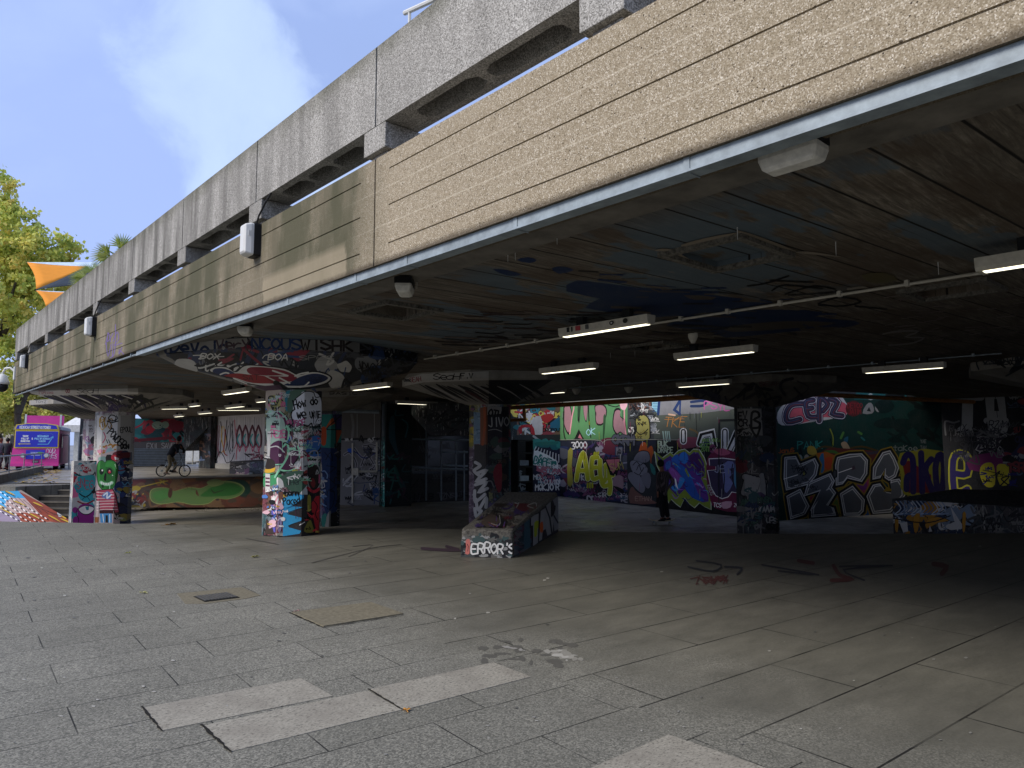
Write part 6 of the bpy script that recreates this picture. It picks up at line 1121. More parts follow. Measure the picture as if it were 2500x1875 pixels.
for a, b, lab in (((968, 985), (1066, 989), 'batten light turned sideways between two columns'), ((530, 1002), (635, 1002), 'long batten light along the top of the drip painted wall'), ((394, 999), (458, 998), 'batten light split by hanging pipes above the mural')):
    p, q_ = atz(*a, 3.118), atz(*b, 3.118); d = q_ - p
    r = copy_light((p.x + q_.x)/2, (p.y + q_.y)/2, math.atan2(-d.x, d.y), lab); r.scale.y = d.length/1.5
r0 = proto['b']; xx = -.0895
for y_, w_, c_ in ((.56, .05, '#222222'), (.49, .028, '#333333'), (.38, .09, '#b0404a'), (.22, .06, '#555555')): sb = MB(); sb.add([(xx - .001, y_ + w_/2, -.128), (xx - .001, y_ - w_/2, -.128), (xx + .004, y_ - w_/2, -.19), (xx + .004, y_ + w_/2, -.19)], [(0, 1, 2, 3)], 0, H(c_)); sb.build('sticker', M['paint'], r0, world=False)
for y_, r_, c_ in ((-.2, .036, '#141414'), (-.2, .016, '#cccccc'), (-.42, .04, '#33352c')):
    xo = xx - .002 - (.002 if r_ < .03 else 0); sb = MB(); sb.add([(xo + (.03)*(0), y_ + r_*math.cos(k*.5236), -.162 + r_*math.sin(k*.5236)*.8) for k in range(12)], [tuple(range(12))], 0, H(c_)); sb.build('sticker', M['paint'], r0, world=False)
# conduits, detectors
def pipe(name, a, b, r, z, m, label, clips=0):
    p, q_ = atz(*a, z), atz(*b, z); q_.x = (p.x + q_.x)/2; p.x = q_.x
    t_ = MB(); t_.tube([p, q_], r, 8)
    for i in range(clips): u = p.lerp(q_, (i + .5)/clips); t_.box((u.x - .03, u.y - .02, z - r*1.4), (u.x + .03, u.y + .02, CEIL))
    solid(t_, name, m, label, 'pipe')
pipe('conduit_pipe', (1020, 875), (2520, 655), .016, 3.31, M['white_metal'], 'pale conduit running across the ceiling past the stickered light', 14)
pipe('conduit_pipe', (1350, 945), (2470, 870), .014, 3.31, M['zinc'], 'thin conduit across the dark rear part of the ceiling', 12)
for px, py, r_, lab in ((1692, 825, .075, 'round white smoke detector near the blue ceiling patch'), (1407, 955, .13, 'left of two pale domes on the rear ceiling'), (1535, 951, .13, 'right of two pale domes on the rear ceiling')):
    p = atz(px, py, 3.28); t_ = MB(); n_ = 16
    def rg(r, z): return [(p.x + r*math.cos(k*2*math.pi/n_), p.y + r*math.sin(k*2*math.pi/n_), z) for k in range(n_)]
    t_.loft([rg(r_, CEIL), rg(r_, CEIL - .05), rg(r_*.8, CEIL - .09), rg(r_*.4, CEIL - .13 - r_*.3)]); solid(t_, 'smoke_detector', M['white_metal'], lab, 'detector', 'ceiling detectors')
# orange pipes above the back wall
M['orange'] = plain('orange_pipe_paint', H('#a06a30'), .5)
p = [(20.15, 24.0, 3.22), (20.15, 11.9, 3.22)]; t_ = MB(); t_.tube(p, .09, 10); t_.tube([(20.15, 21.6, 3.22), (20.2, 21.6, 2.72), (20.25, 21.6, 2.70), (20.25, 25.0, 2.70)], .07, 10)
solid(t_, 'service_pipe', M['orange'], 'orange service pipe with a drop leg above the long graffiti wall', 'pipe')
t_ = MB(); t_.tube([(20.6, 10.2, 3.2), (26.5, 8.7, 3.2), (33, 7.0, 3.2)], .07, 10); solid(t_, 'service_pipe', M['orange'], 'dull orange pipe above the dark green wall', 'pipe')
# bulkhead lamps under the deck edge
def bulkhead(pos, ax, dn, s, label, mats, group):
    """ax: long axis, dn: outward direction of the lens"""
    ax = Vector(ax).normalized(); dn = Vector(dn).normalized(); sd = ax.cross(dn); root = empty('bulkhead_lamp', pos, label, 'wall lamp', group)
    def ring(l, w, h): pts = []; c_ = .18*min(l, w); return [ax*x_ + sd*y_ + dn*h for x_, y_ in ((-l+c_, -w), (l-c_, -w), (l, -w+c_), (l, w-c_), (l-c_, w), (-l+c_, w), (-l, w-c_), (-l, -w+c_))]
    b_ = MB(); b_.loft([ring(.17*s, .09*s, 0), ring(.17*s, .09*s, .07*s)]); b_.build('housing', mats[0], root, world=False)
    b_ = MB(); b_.loft([ring(.165*s, .085*s, .071*s), ring(.165*s, .085*s, .1*s), ring(.15*s, .07*s, .15*s), ring(.13*s, .045*s, .165*s)]); b_.build('lens', mats[1], root, world=False, bevel=.006*s); return root
for px, py, s_, rz, lab in ((1908, 345, 1.0, 0, 'large dusty bulkhead lamp under the deck edge at the right'), (963, 690, .95, .7, 'angled bulkhead lamp under the edge left of the open hatch'), (577, 795, 1.0, .5, 'bulkhead lamp just above the cap of the nearest column')):
    p = atz(px, py, CEIL - .1); bulkhead((p.x + .12, p.y, 3.30), (math.sin(rz), math.cos(rz), 0), (0, 0, -1), s_, lab, [M['dark'], M['dirty_diff']], 'bulkhead lamps under the deck edge')
for px, py, lab in ((617, 588, 'nearest of three lamps fixed to the beige beam'), (225, 798, 'middle one of three lamps fixed to the beige beam'), (62, 883, 'farthest of three lamps fixed to the beige beam')):
    p = atX(px, py, XF - .06); r = bulkhead((XF, p.y, p.z), (0, 0, 1), (-1, 0, 0), 1.15, lab, [M['dark'], M['diff']], 'wall lamps on the beige beam')
    c_ = MB(); y_, z_ = p.y - .06, p.z + .18; c_.tube([(XF - .05, y_, z_), (XF - .04, y_ - .05, z_ + .1), (XF - .02, y_ - .2, z_ + .24), (XF + .05, y_ - .34, z_ + .45)], .012, 6); c_.build('cable', M['cable'], r)
    c_ = MB(); c_.box((XF - .15, y_ - .04, p.z + .03), (XF - .145 + .04, y_ - .035, p.z + .09)); c_.build('sticker', M['diff'], r)
# dome camera on the end of the deck
p = atX(36, 915, XF - .01); root = empty('dome_camera', (p.x, p.y, p.z), 'white dome security camera on a curved arm at the end of the walkway', 'camera')
q_ = [p + RT*d_[0] + Vector((0, 0, d_[1])) for d_ in ((0, .1), (-.15, .22), (-.3, .2), (-.38, .05), (-.38, -.02))]
c_ = MB(); c_.tube(q_, .035, 8); c_.obox(p + Vector((-.03, -.1, -.15)), (.05, 0, 0), (0, .2, 0), (0, 0, .4)); c_.build('bracket', M['diff'], root)
h_ = p + RT*-.38; c_ = MB()
def rg2(r, z): return [(h_.x + r*math.cos(k*math.pi/7), h_.y + r*math.sin(k*math.pi/7), h_.z + z) for k in range(14)]
c_.loft([rg2(.06, .02), rg2(.12, -.06), rg2(.19, -.22), rg2(.19, -.3)]); c_.build('housing', M['diff'], root, smooth=True)
c_ = MB(); c_.loft([rg2(.165, -.3), rg2(.165, -.4), rg2(.12, -.5), rg2(.04, -.54)]); c_.build('lens_dome', M['dark'], root, smooth=True)
# purple tag on the beam and small marks belong to the beam: sprayed thin sheet
t_ = MB(); sgb = Seg(ccw([(230, 780), (305, 760), (305, 880), (230, 905)]), lambda x, y, o: atX(x, y, XF - o)); P = Paint(t_, [sgb], mat=0, seed=131, base=2e-3).fr(0, 750, 6.637)
for s_ in ([(1870, 280), (1870, 600), (1840, 780), (1780, 820)], [(1750, 410), (1740, 560), (1800, 480), (1830, 420)], [(1830, 560), (1900, 400), (1920, 520), (1850, 620), (1980, 580)], [(1710, 600), (1760, 420), (1790, 560)], [(1720, 580), (1750, 800), (1800, 600)], [(1830, 590), (1820, 800)], [(1930, 680), (1930, 760), (1975, 650)], [(1955, 700), (2000, 760)]): P.stroke(s_, 11, '#6a5590', 3)
t_.build('sprayed_tag', M['paint'], deck)
# ceiling paint: blue overpaint, black and pale tags on the slab
t_ = MB(); slabseg = Seg(ccw([proj((4.12, 24, CEIL)), proj((4.12, 1.0, CEIL)), (3600, 600), (3000, 900), (1500, 985), (700, 985)]), lambda x, y, o: (lambda q: Vector((q.x, q.y, CEIL - .0015 - o)))(atz(x, y, CEIL)))
P = Paint(t_, [slabseg], mat=0, seed=141, base=0).fr(1600, 250, 2.2124)
BLU = '#152a4c'
for pl in ([(-420, 960), (-100, 1000), (320, 1020), (300, 1040), (480, 1060), (440, 1075), (620, 1085), (300, 1130), (0, 1160), (-380, 1110), (-300, 1060), (-480, 1020)], [(80, 1190), (400, 1120), (900, 1130), (860, 1160), (1080, 1180), (1060, 1210), (700, 1240), (380, 1270), (280, 1230), (100, 1215)], [(-560, 895), (-500, 885), (-440, 905), (-520, 925)], [(-750, 850), (-690, 835), (-640, 850), (-680, 868)], [(-880, 900), (-800, 905), (-720, 930), (-800, 935)]): P.poly(pl, BLU, 2)
for pl in ([(400, 1210), (700, 1180), (980, 1190), (800, 1215), (420, 1240)], [(150, 1040), (330, 1050), (250, 1075)]): P.poly(pl, '#4c443a', 2)
for _ in range(60): x = P.R.uniform(-450, 900); y = 960 + (x + 450)*.14 + P.R.uniform(-60, 130); P.stroke([(x, y), (x + P.R.uniform(30, 160), y + P.R.uniform(-6, 14))], P.R.uniform(3, 12), P.R.choice([BLU, BLU, '#4c443a', '#1c1814']))
for s_ in ([(500, 990), (600, 975), (720, 935)], [(620, 960), (850, 970)], [(700, 1035), (860, 990), (980, 1020), (720, 1040)], [(630, 1015), (700, 985), (900, 1005)], [(880, 1085), (1000, 1050), (1110, 1075), (1000, 1100), (880, 1090)], [(1080, 1100), (1250, 1115)]): P.stroke(s_, 9, '#0c0a08', 3)
for _ in range(60): x = P.R.uniform(1150, 1950); y = P.R.uniform(1050, 1290); P.stroke([(x, y), (x + P.R.uniform(30, 110), y + P.R.uniform(-14, -2))], P.R.uniform(3, 5), P.R.choice(['#6c5c5a', '#7c706a', '#5c4a48']))
P.stroke([(1230, 1250), (1300, 1235), (1420, 1235), (1350, 1265), (1450, 1270), (1380, 1300), (1260, 1310)], 8, '#8c8680', 3)
for _ in range(60): x = P.R.uniform(-1200, 300); y = P.R.uniform(1130, 1330); P.stroke([(x, y), (x + P.R.uniform(60, 200), y + P.R.uniform(0, 10)), (x + P.R.uniform(90, 260), y + P.R.uniform(-12, 12))], P.R.uniform(4, 9), P.R.choice(['#14110e', '#1c1410', '#5c5048', '#3c2c28']), 2)
for s_, w_ in (([(140, 770), (300, 735), (440, 700)], 26), ([(440, 690), (580, 740), (760, 800)], 24), ([(0, 795), (90, 800), (240, 880)], 16), ([(760, 805), (850, 810), (1000, 830)], 14), ([(-1140, 575), (-1010, 545), (-900, 505)], 8), ([(-880, 505), (-760, 535), (-640, 590)], 12)): P.stroke(s_, w_, '#83796a', 4, taper=True)
P.poly([(1110, 930), (1230, 915), (1310, 955), (1180, 975)], '#5a5236', 2); P.stroke([(1040, 1005), (1120, 995), (1150, 1005)], 12, '#8a8378', 3)
t_.build('ceiling_paint', M['paint'], deck)
# hatch lids and raised rims
for i, (x0, y0, x1, y1) in enumerate(hatch):
    w_ = .07; rim = MB(); lid = MB()
    for bx in (((x0 - w_, y0 - w_), (x1 + w_, y0)), ((x0 - w_, y1), (x1 + w_, y1 + w_)), ((x0 - w_, y0), (x0, y1)), ((x1, y0), (x1 + w_, y1))): rim.box((*bx[0], CEIL - .045), (*bx[1], CEIL - .0005))
    dz = (.30, .05, .12, .05)[i]; lid.box((x0 + .002, y0 + .002, CEIL + dz), (x1 - .002, y1 - .002, CEIL + dz + .03))
    rim.build('hatch_rim', M['chip'], deck); lid.build('hatch_lid', M['board'], deck)
# stalactite drips
for px, py, ln in ((1240, 612, .1), (1258, 608, .1), (1360, 570, .09), (1018, 685, .09), (1490, 862, .1), (1800, 555, .1), (2040, 590, .12), (2290, 640, .12), (1550, 858, .1)): p = atz(px, py, CEIL); t_ = MB(); t_.tube([(p.x, p.y, CEIL), (p.x, p.y, CEIL - ln)], [.004, .0015], 5); t_.build('lime_drip', M['diff'], deck)
# ------------------------------------------------------------------ paving details
def slabthing(px, label, grow=0.0):
    c = [atz(x, y, .004) for x, y in px]; mb = MB(); mb.prism([(p.x, p.y) for p in c], -.02, .005)
    return struct(mb, 'paving_slab', M['slab'])
for px in ([(352, 1727), (735, 1656), (812, 1699), (398, 1783)], [(497, 1771), (898, 1686), (980, 1733), (566, 1834)], [(906, 1682), (1205, 1617), (1296, 1652), (986, 1733)], [(1420, 1885), (1632, 1793), (1886, 1880), (1700, 1960)]): slabthing(px, '')
M['stone'] = plain('buff_patch_stone', H('#79725f'), .9, 0, .35, 30)
c = [atz(x, y, 0) for x, y in ((712, 1497), (905, 1472), (985, 1500), (790, 1531))]; mb = MB(); mb.prism([(p.x, p.y) for p in c], -.02, .012); struct(mb, 'paving_patch', M['stone'])
c = [atz(x, y, 0) for x, y in ((432, 1450), (590, 1434), (636, 1454), (600, 1462), (505, 1474), (452, 1474))]; mb = MB(); mb.prism([(p.x, p.y) for p in c], -.02, .004); struct(mb, 'paving_patch', M['stone'])
dirt = plain('joint_dirt', H('#1f1d18'), .95)
for a_, b_, w_ in (((706, 1497), (788, 1533), .035), ((788, 1533), (985, 1503), .03), ((345, 1727), (395, 1787), .03), ((490, 1771), (563, 1838), .035), ((898, 1684), (984, 1735), .025)):
    p, q_ = atz(*a_, 0), atz(*b_, 0); d = (q_ - p).normalized(); n_ = Vector((-d.y, d.x, 0))*w_; mb = MB(); N = 14; R_ = random.Random(5)
    L1 = [p.lerp(q_, i/N) + n_*R_.uniform(.05, .4) for i in range(N+1)]; L2 = [p.lerp(q_, i/N) - n_*R_.uniform(.05, .4) for i in range(N+1)]
    mb.add([(v.x, v.y, .0075) for v in L1 + L2], [(i, i+1, N+1+i+1, N+1+i) for i in range(N)]); struct(mb, 'joint_gap', dirt)
# drain grate
c = [atz(x, y, 0) for x, y in ((472, 1458), (555, 1448), (577, 1460), (500, 1471))]; root = empty('drain_grate', (c[0].x, c[0].y, 0), 'small iron drain grate set in a buff patch of the paving', 'drain')
ex = c[1] - c[0]; ey = c[3] - c[0]; iron = plain('worn_iron', H('#5c5b58'), .6, .2)
mb = MB(); mb.obox(c[0] + Vector((0, 0, .006)), ex, ey, (0, 0, .004)); mb.build('frame', dirt, root)
mb = MB()
for i in range(10): mb.obox(c[0] + ex*(.04 + i*.095) + ey*.08 + Vector((0, 0, .011)), ex*.055, ey*.84, (0, 0, .008))
mb.build('bars', iron, root)
# spilled pale stain and dark oil stains, spray scribbles on the floor: paint on the paving
gs = Seg(ccw([(-500, 1310), (3000, 1310), (3000, 2500), (-500, 2500)]), lambda x, y, o: (lambda v: Vector((v.x, v.y, .0015 + o)))(atz(x, y, 0)))
t_ = MB(); P = Paint(t_, [gs], mat=0, seed=151, base=0).fr(0, 0, 1)
for _ in range(26): P.blob(P.R.uniform(1180, 1430), P.R.uniform(1560, 1625), P.R.uniform(4, 20), P.R.uniform(2, 7), '#5c5a53')
for _ in range(30): x = P.R.gauss(1370, 22); y = 1598 + (x - 1370)*.28 + P.R.gauss(0, 5); P.blob(x, y, P.R.uniform(3, 14), P.R.uniform(1.5, 5), P.R.choice(['#aaa79d', '#99968c', '#8c897f']))
for _ in range(14): x = P.R.gauss(1250, 14); P.blob(x, 1583 + (x-1250)*.2, P.R.uniform(2, 10), P.R.uniform(1, 3), '#94918a')
for _ in range(90): P.blob(P.R.uniform(0, 2400), P.R.uniform(1330, 1870), P.R.uniform(2, 5), P.R.uniform(1, 2), P.R.choice(['#8f8d86', '#5a5954', '#6c6a64', '#a9a69c']))
for i in range(34): x = 1705 + P.R.uniform(0, 70); P.stroke([(x, 1405 + P.R.uniform(0, 24)), (x + P.R.uniform(-26, 26), 1405 + P.R.uniform(0, 24))], 2.0, '#5c3634')
for s_, c_, w_ in (([(1680, 1385), (1740, 1396), (1760, 1380), (1700, 1370)], '#34363c', 4), ([(1770, 1385), (1810, 1388), (1800, 1403)], '#34363c', 5), ([(1860, 1380), (2000, 1405), (1900, 1395)], '#34363c', 4), ([(1950, 1370), (1985, 1376)], '#583634', 9), ([(2035, 1382), (2050, 1405), (2080, 1416), (2030, 1418)], '#583634', 9), ([(2050, 1384), (2180, 1382), (2060, 1392), (2110, 1418)], '#34363c', 4), ([(2280, 1378), (2310, 1385), (2300, 1402)], '#583634', 12), ([(1030, 1340), (1120, 1345), (1090, 1335)], '#443640', 7)): P.stroke(s_, w_, c_, 3)
for s_ in ([(760, 1375), (900, 1340), (980, 1330)], [(850, 1360), (910, 1332), (860, 1335)], [(600, 1315), (680, 1330), (640, 1322)]): P.stroke(s_, 1.1, '#4c4a47', 4)
struct(t_, 'paint_marks', M['paint'])
# fallen leaves
def leaf(px, py, s_, col, label, rz):
    p = atz(px, py, 0); root_r = random.Random(int(px)); mb = MB(); n_ = 11; pts = [Vector((0, 0, .012))]
    for k in range(n_*2): a_ = k*math.pi/n_; r_ = s_*(1 if k % 2 == 0 else .55)*root_r.uniform(.8, 1.1); pts.append(Vector((r_*math.cos(a_ + rz), r_*.7*math.sin(a_ + rz), .008 + s_*.35*root_r.random())))
    mb.add([p + v for v in pts], [(0, k + 1, (k + 1) % (n_*2) + 1) for k in range(n_*2)]); mb.tube([p + Vector((0, 0, .012)), p + Vector((-s_*1.5*math.cos(rz), -s_*1.2*math.sin(rz), .01))], .003, 4)
    o = solid(mb, 'fallen_leaf', plain('leaf_' + col[1:], H(col), .7), label, 'leaf', 'fallen leaves on the paving')
for a_ in ((417, 1282, .13, '#9a7438', 'large curled brown leaf lying by the far edge of the paving', .2), (622, 1361, .07, '#a3a05a', 'pale yellow leaf alone in the middle of the paving', 1.0), (313, 1351, .05, '#8f9440', 'small yellow green leaf left of the nearest column', .5), (350, 1449, .05, '#a8a468', 'small pale leaf left of the drain grate', 2), (992, 1737, .035, '#b8843c', 'tiny orange leaf between two pale slabs', 1.3), (725, 1494, .04, '#b88a86', 'pinkish scrap of leaf on the buff stone patch', .4)): leaf(*a_)
lm = MB(); R_ = random.Random(9)
for _ in range(260):
    x = R_.uniform(20, 150); y = 1163 - (x - 20)*.1 + R_.gauss(0, 3) if R_.random() < .6 else R_.uniform(1150, 1180); p = atz(x, y, UPZ + .02); a_ = R_.uniform(0, 6.3); s_ = R_.uniform(.05, .11)
    lm.add([p + Vector((s_*math.cos(a_), s_*math.sin(a_), R_.uniform(0, .05))), p + Vector((-s_*math.sin(a_), s_*math.cos(a_), R_.uniform(0, .05))), p - Vector((s_*math.cos(a_), s_*math.sin(a_), 0)), p + Vector((s_*math.sin(a_), -s_*math.cos(a_), R_.uniform(0, .04)))], [(0, 1, 2, 3)])
o = struct(lm, 'leaf_litter', plain('dry_leaf', H('#a68a48'), .8), 'stuff'); tag(o, 'dry yellow brown leaves drifted along the ramp kerb', 'leaf litter')
lm = MB()
for _ in range(150):
    x = R_.uniform(330, 780); y = R_.gauss(1242, 4); p = atz(x, y, PIT_Z + .02); a_ = R_.uniform(0, 6.3); s_ = R_.uniform(.03, .08)
    lm.add([p + Vector((s_*math.cos(a_), s_*math.sin(a_), R_.uniform(0, .05))), p + Vector((-s_*math.sin(a_), s_*math.cos(a_), R_.uniform(0, .05))), p - Vector((s_*math.cos(a_), s_*math.sin(a_), 0))], [(0, 1, 2)])
o = struct(lm, 'leaf_litter', plain('litter', H('#77715f'), .8), 'stuff'); tag(o, 'pale litter and leaves at the foot of the green lettered bank', 'leaf litter')
# ------------------------------------------------------------------ ramp kerb, railing, hoops
K = [(-420, 1212), (0, 1178), (106, 1149)]; Kp = [atz(x, y + 4, UPZ) for x, y in K]
mb = MB()
for i in range(2): mb.wallseg((Kp[i].x, Kp[i].y), (Kp[i+1].x, Kp[i+1].y), UPZ, UPZ + .32, .18)
solid(mb, 'ramp_kerb', M['dconc'], 'low stained concrete kerb wall carrying the ramp railing', 'kerb')
root = empty('ramp_railing', Kp[2], 'grey metal railing on the kerb in front of the pink truck', 'railing')
def along(t_):
    return Kp[1].lerp(Kp[2], t_)
ht, hb = .98, .36
ea = along(-3.0); eb_ = along(.985)
mb = MB(); mb.tube([ea + Vector((0, 0, ht)), eb_ + Vector((0, 0, ht))], .032, 8); mb.build('top_rail', M['steel'], root)
mb = MB(); mb.tube([ea + Vector((0, 0, hb + .06)), eb_ + Vector((0, 0, hb + .06))], .022, 8); mb.build('lower_rail', M['steel'], root)
for x in (-290, -200, -130, -60, 15, 47, 73, 97):
    t_ = (x - 0)/106 if x > 0 else x/140; p = along(min(.97, t_)); mb = MB(); mb.obox(p + Vector((-.012, -.03, .2)), (.03, 0, 0), (0, .06, 0), (0, 0, ht - .2)); mb.build('post', M['steel'], root)
for x0, x1, lab in ((139.5, 165, 'tall metal hoop barrier in front of the truck side door'), (190, 216, 'tall metal hoop barrier beside the columns, right of the truck')):
    p = atz(x0, 1146, UPZ); q_ = atz(x1, 1146.5, UPZ); h_ = 1.95; r_ = .12; mb = MB(); e = (q_ - p).normalized()
    mb.tube([p, p + Vector((0, 0, h_ - r_)), p + e*r_*.3 + Vector((0, 0, h_ - r_*.3)), p + e*r_ + Vector((0, 0, h_)), q_ - e*r_ + Vector((0, 0, h_)), q_ - e*r_*.3 + Vector((0, 0, h_ - r_*.3)), q_ + Vector((0, 0, h_ - r_)), q_ + (e*.1)], .035, 8); mb.tube([p + Vector((0, 0, .22)), q_ + Vector((0, 0, .22))], .02, 6)
    solid(mb, 'hoop_barrier', M['steel'], lab, 'barrier', 'metal hoop barriers')
# ------------------------------------------------------------------ food truck
FL, FR_ = atD(28, 1140, 38.4), atD(141, 1140, 39.35)
FL.z = FR_.z = UPZ; e1 = (FR_ - FL); Wd = e1.length; e1.normalize(); e2 = Vector((-e1.y, e1.x, 0)); e2 = e2 if e2.dot(FL - O) > 0 else -e2
T_ = lambda u, v, z: FL + e1*u + e2*v + Vector((0, 0, z))
PK = plain('pink_truck_paint', H('#e24a9c'), .35, 0, .12, 3); PU = plain('plum_truck_paint', H('#93445f'), .4, 0, .25, 2); BLm = plain('blue_truck_panel', H('#3c40c0'), .35, 0, .05); YL = plain('yellow_trim', H('#ecd050'), .4, 0, .1); RF = plain('grey_roof', H('#8f9196'), .5, 0, .2)
tr = empty('food_truck', FL, 'pink and blue food truck with yellow trimmed sign boards parked on the terrace', 'truck')
Ln = 5.6
mb = MB(); mb.loft([[T_(-.08, 0, .28), T_(Wd + .02, 0, .28), T_(Wd + .02, Ln, .28), T_(-.08, Ln, .28)], [T_(0, .05, 1.25), T_(Wd, .05, 1.25), T_(Wd, Ln, 1.25), T_(0, Ln, 1.25)]]); mb.build('lower_body', PK, tr)
mb = MB(); mb.loft([[T_(.02, .06, 1.25), T_(Wd, .06, 1.25), T_(Wd, Ln, 1.25), T_(.02, Ln, 1.25)], [T_(.06, .1, 2.22), T_(Wd, .1, 2.22), T_(Wd, Ln, 2.22), T_(.06, Ln, 2.22)]]); mb.build('upper_body', PU, tr)
mb = MB(); mb.obox(T_(Wd + .025, .35, .3), e1*.012, e2*(Ln - .4), (0, 0, .95)); mb.build('side_skirt', PU, tr)
mb = MB(); n_ = 9
rr = [[T_(Wd*.5 + (Wd*.5 + .06)*math.cos(math.pi*k/n_), v, 2.22 + .34*math.sin(math.pi*k/n_)**.6) for k in range(n_ + 1)] for v in (.25, Ln + .1)]; mb.loft(rr); mb.build('roof', RF, tr)
def plate(u0, u1, z0, z1, v, th=.03): b = MB(); b.obox(T_(u0, v, z0), e1*(u1 - u0), e2*th, (0, 0, z1 - z0)); return b
plate(.06, Wd - .02, 1.22, 2.2, .0).build('sign_surround', YL, tr)
sgn = plate(.11, Wd - .07, 1.28, 2.14, -.02); b0 = T_(.11, -.02, 1.28); P = Paint(sgn, [Seg([(0, 0), (200, 0), (200, 100), (0, 100)], lambda x, y, o: T_(.11 + (Wd - .18)*x/200, -.02 - o*3, 2.14 - .86*y/100))], seed=161, base=3e-4)
for tx, x, y, h_, c_ in (('TRUCK', 33, 36, 10, '#d8d8e8'), ('FULL OF', 28, 52, 10, '#d8d8e8'), ('BURRITOS', 26, 68, 10, '#d8d8e8'), ('&', 76, 52, 11, '#d8d8e8'), ('RESTAURANT', 103, 36, 10, '#8cc4e8'), ('FULL OF MEXICAN', 90, 52, 10, '#8cc4e8'), ('WARMTH', 110, 68, 10, '#8cc4e8')): P.text(tx, x, y, h_, 2.6, WHT if c_[1] == 'd' else '#9cd4f4', 0, asp=.4, gap=.35)
P.stroke([(22, 80), (72, 80)], 5, '#d8c480', caps=False); P.poly([(22, 73), (22, 88), (12, 80)], '#d8c480'); P.stroke([(105, 82), (155, 82), (172, 44)], 5, '#6cb4e4', caps=False); P.poly([(162, 42), (180, 44), (178, 28)], '#6cb4e4'); P.stroke([(110, 22), (130, 14), (145, 18), (165, 14), (178, 22)], 1.4, '#5c98d8', 3)
sgn.build('front_sign', [BLm, M['paint']], tr)
pr = [(.04, 2.22), (.1, 2.5), (Wd*.3, 2.58), (Wd*.7, 2.58), (Wd - .12, 2.5), (Wd - .04, 2.22)]
mb = MB(); mb.loft([[T_(u, -.01, z) for u, z in pr], [T_(u, .26, z) for u, z in pr]]); mb.build('header_surround', YL, tr)
pr2 = [(.1, 2.27), (.16, 2.46), (Wd*.3, 2.54), (Wd*.7, 2.54), (Wd - .18, 2.46), (Wd - .1, 2.27)]
mb = MB(); mb.loft([[T_(u, -.03, z) for u, z in pr2], [T_(u, .0, z) for u, z in pr2]]); P = Paint(mb, [Seg([(0, 0), (200, 0), (200, 20), (0, 20)], lambda x, y, o: T_(.1 + (Wd - .2)*x/200, -.03 - o*3, 2.5 - .25*y/20))], seed=162, base=3e-4); P.text('MEXICAN STREET KITCHEN', 17, 17, 11, 2.8, WHT, 0, asp=.5, gap=.32); mb.build('header_sign', [BLm, M['paint']], tr)
g2 = plate(.62, Wd - .62, .62, 1.12, -.075, .04); P = Paint(g2, [Seg([(0, 0), (100, 0), (100, 50), (0, 50)], lambda x, y, o: T_(.62 + (Wd - 1.24)*x/100, -.075 - o*3, 1.12 - .5*y/50))], seed=163, base=3e-4)
P.text('WAHACA', 27, 24, 13, 2.4, '#e8e8f0', 0, asp=.55, gap=.3); P.blob(74, 18, 13, 8, '#5aa834'); P.stroke([(28, 29), (74, 29)], 2, '#e8e8f0'); g2.build('grille_panel', [BLm, M['paint']], tr)
for u in (.5, Wd - .55):
    mb = MB(); c_ = T_(u, -.06, .82); mb.tube([c_, c_ - e2*.07], .13, 14); hl_ = mb.build('headlight', M['zinc'], tr); mb = MB(); mb.tube([c_ - e2*.071, c_ - e2*.09], .1, 14); mb.build('lens', M['diff'], hl_)
mb = plate(.95, Wd - .9, .42, .55, -.1, .02); P = Paint(mb, [Seg([(0, 0), (100, 0), (100, 20), (0, 20)], lambda x, y, o: T_(.95 + (Wd - 1.85)*x/100, -.1 - o*3, .55 - .13*y/20))], seed=164, base=3e-4); P.text('Y20 GL 30', 10, 16, 12, 2, '#c9c9c9', 0, asp=.6); mb.build('number_plate', [M['dark'], M['paint']], tr)
mb = plate(-.1, Wd + .04, .24, .4, -.09, .1); mb.build('bumper', PK, tr)
t_ = MB(); P = Paint(t_, [Seg([(0, 0), (100, 0), (100, 100), (0, 100)], lambda x, y, o: T_(Wd - .62 + .55*x/100, -.005 - o*3, 1.2 - .6*y/100))], mat=0, seed=165, base=3e-4); P.text('DUD', 5, 45, 40, 6, '#e8c8dc', 3, asp=.5, jit=.15, slant=.2); P.text('MES', 30, 90, 40, 6, '#e8c8dc', 3, asp=.5, jit=.15, slant=.2); t_.build('sprayed_tag', M['paint'], tr)
mb = MB(); mb.obox(T_(Wd + .04, .5, .4), e1*.02, e2*1.0, (0, 0, 1.65)); dr = mb.build('door', plain('plum_door', H('#5c2c40'), .4, 0, .2), tr)
mb = MB(); mb.obox(T_(Wd + .062, .65, 1.25), e1*.01, e2*.5, (0, 0, .6)); mb.build('window', M['glass'], dr)
for v in (.9, Ln - 1.2):
    for u in (.1, Wd - .3): mb = MB(); c_ = T_(u, v, .34); mb.tube([c_, c_ + e1*.22], .34, 16); mb.build('wheel', M['dark'], tr)
mb = MB(); mb.obox(T_(.35, 1.3, 2.5), e1*(Wd*.86), e2*.08, (0, 0, .55)); bb_ = mb.build('roof_board', PK, tr)
for u in (.3, Wd*.93): mb = MB(); mb.obox(T_(u, 1.28, 2.4), e1*.09, e2*.1, (0, 0, .72)); mb.build('board_post', M['diff'], tr)
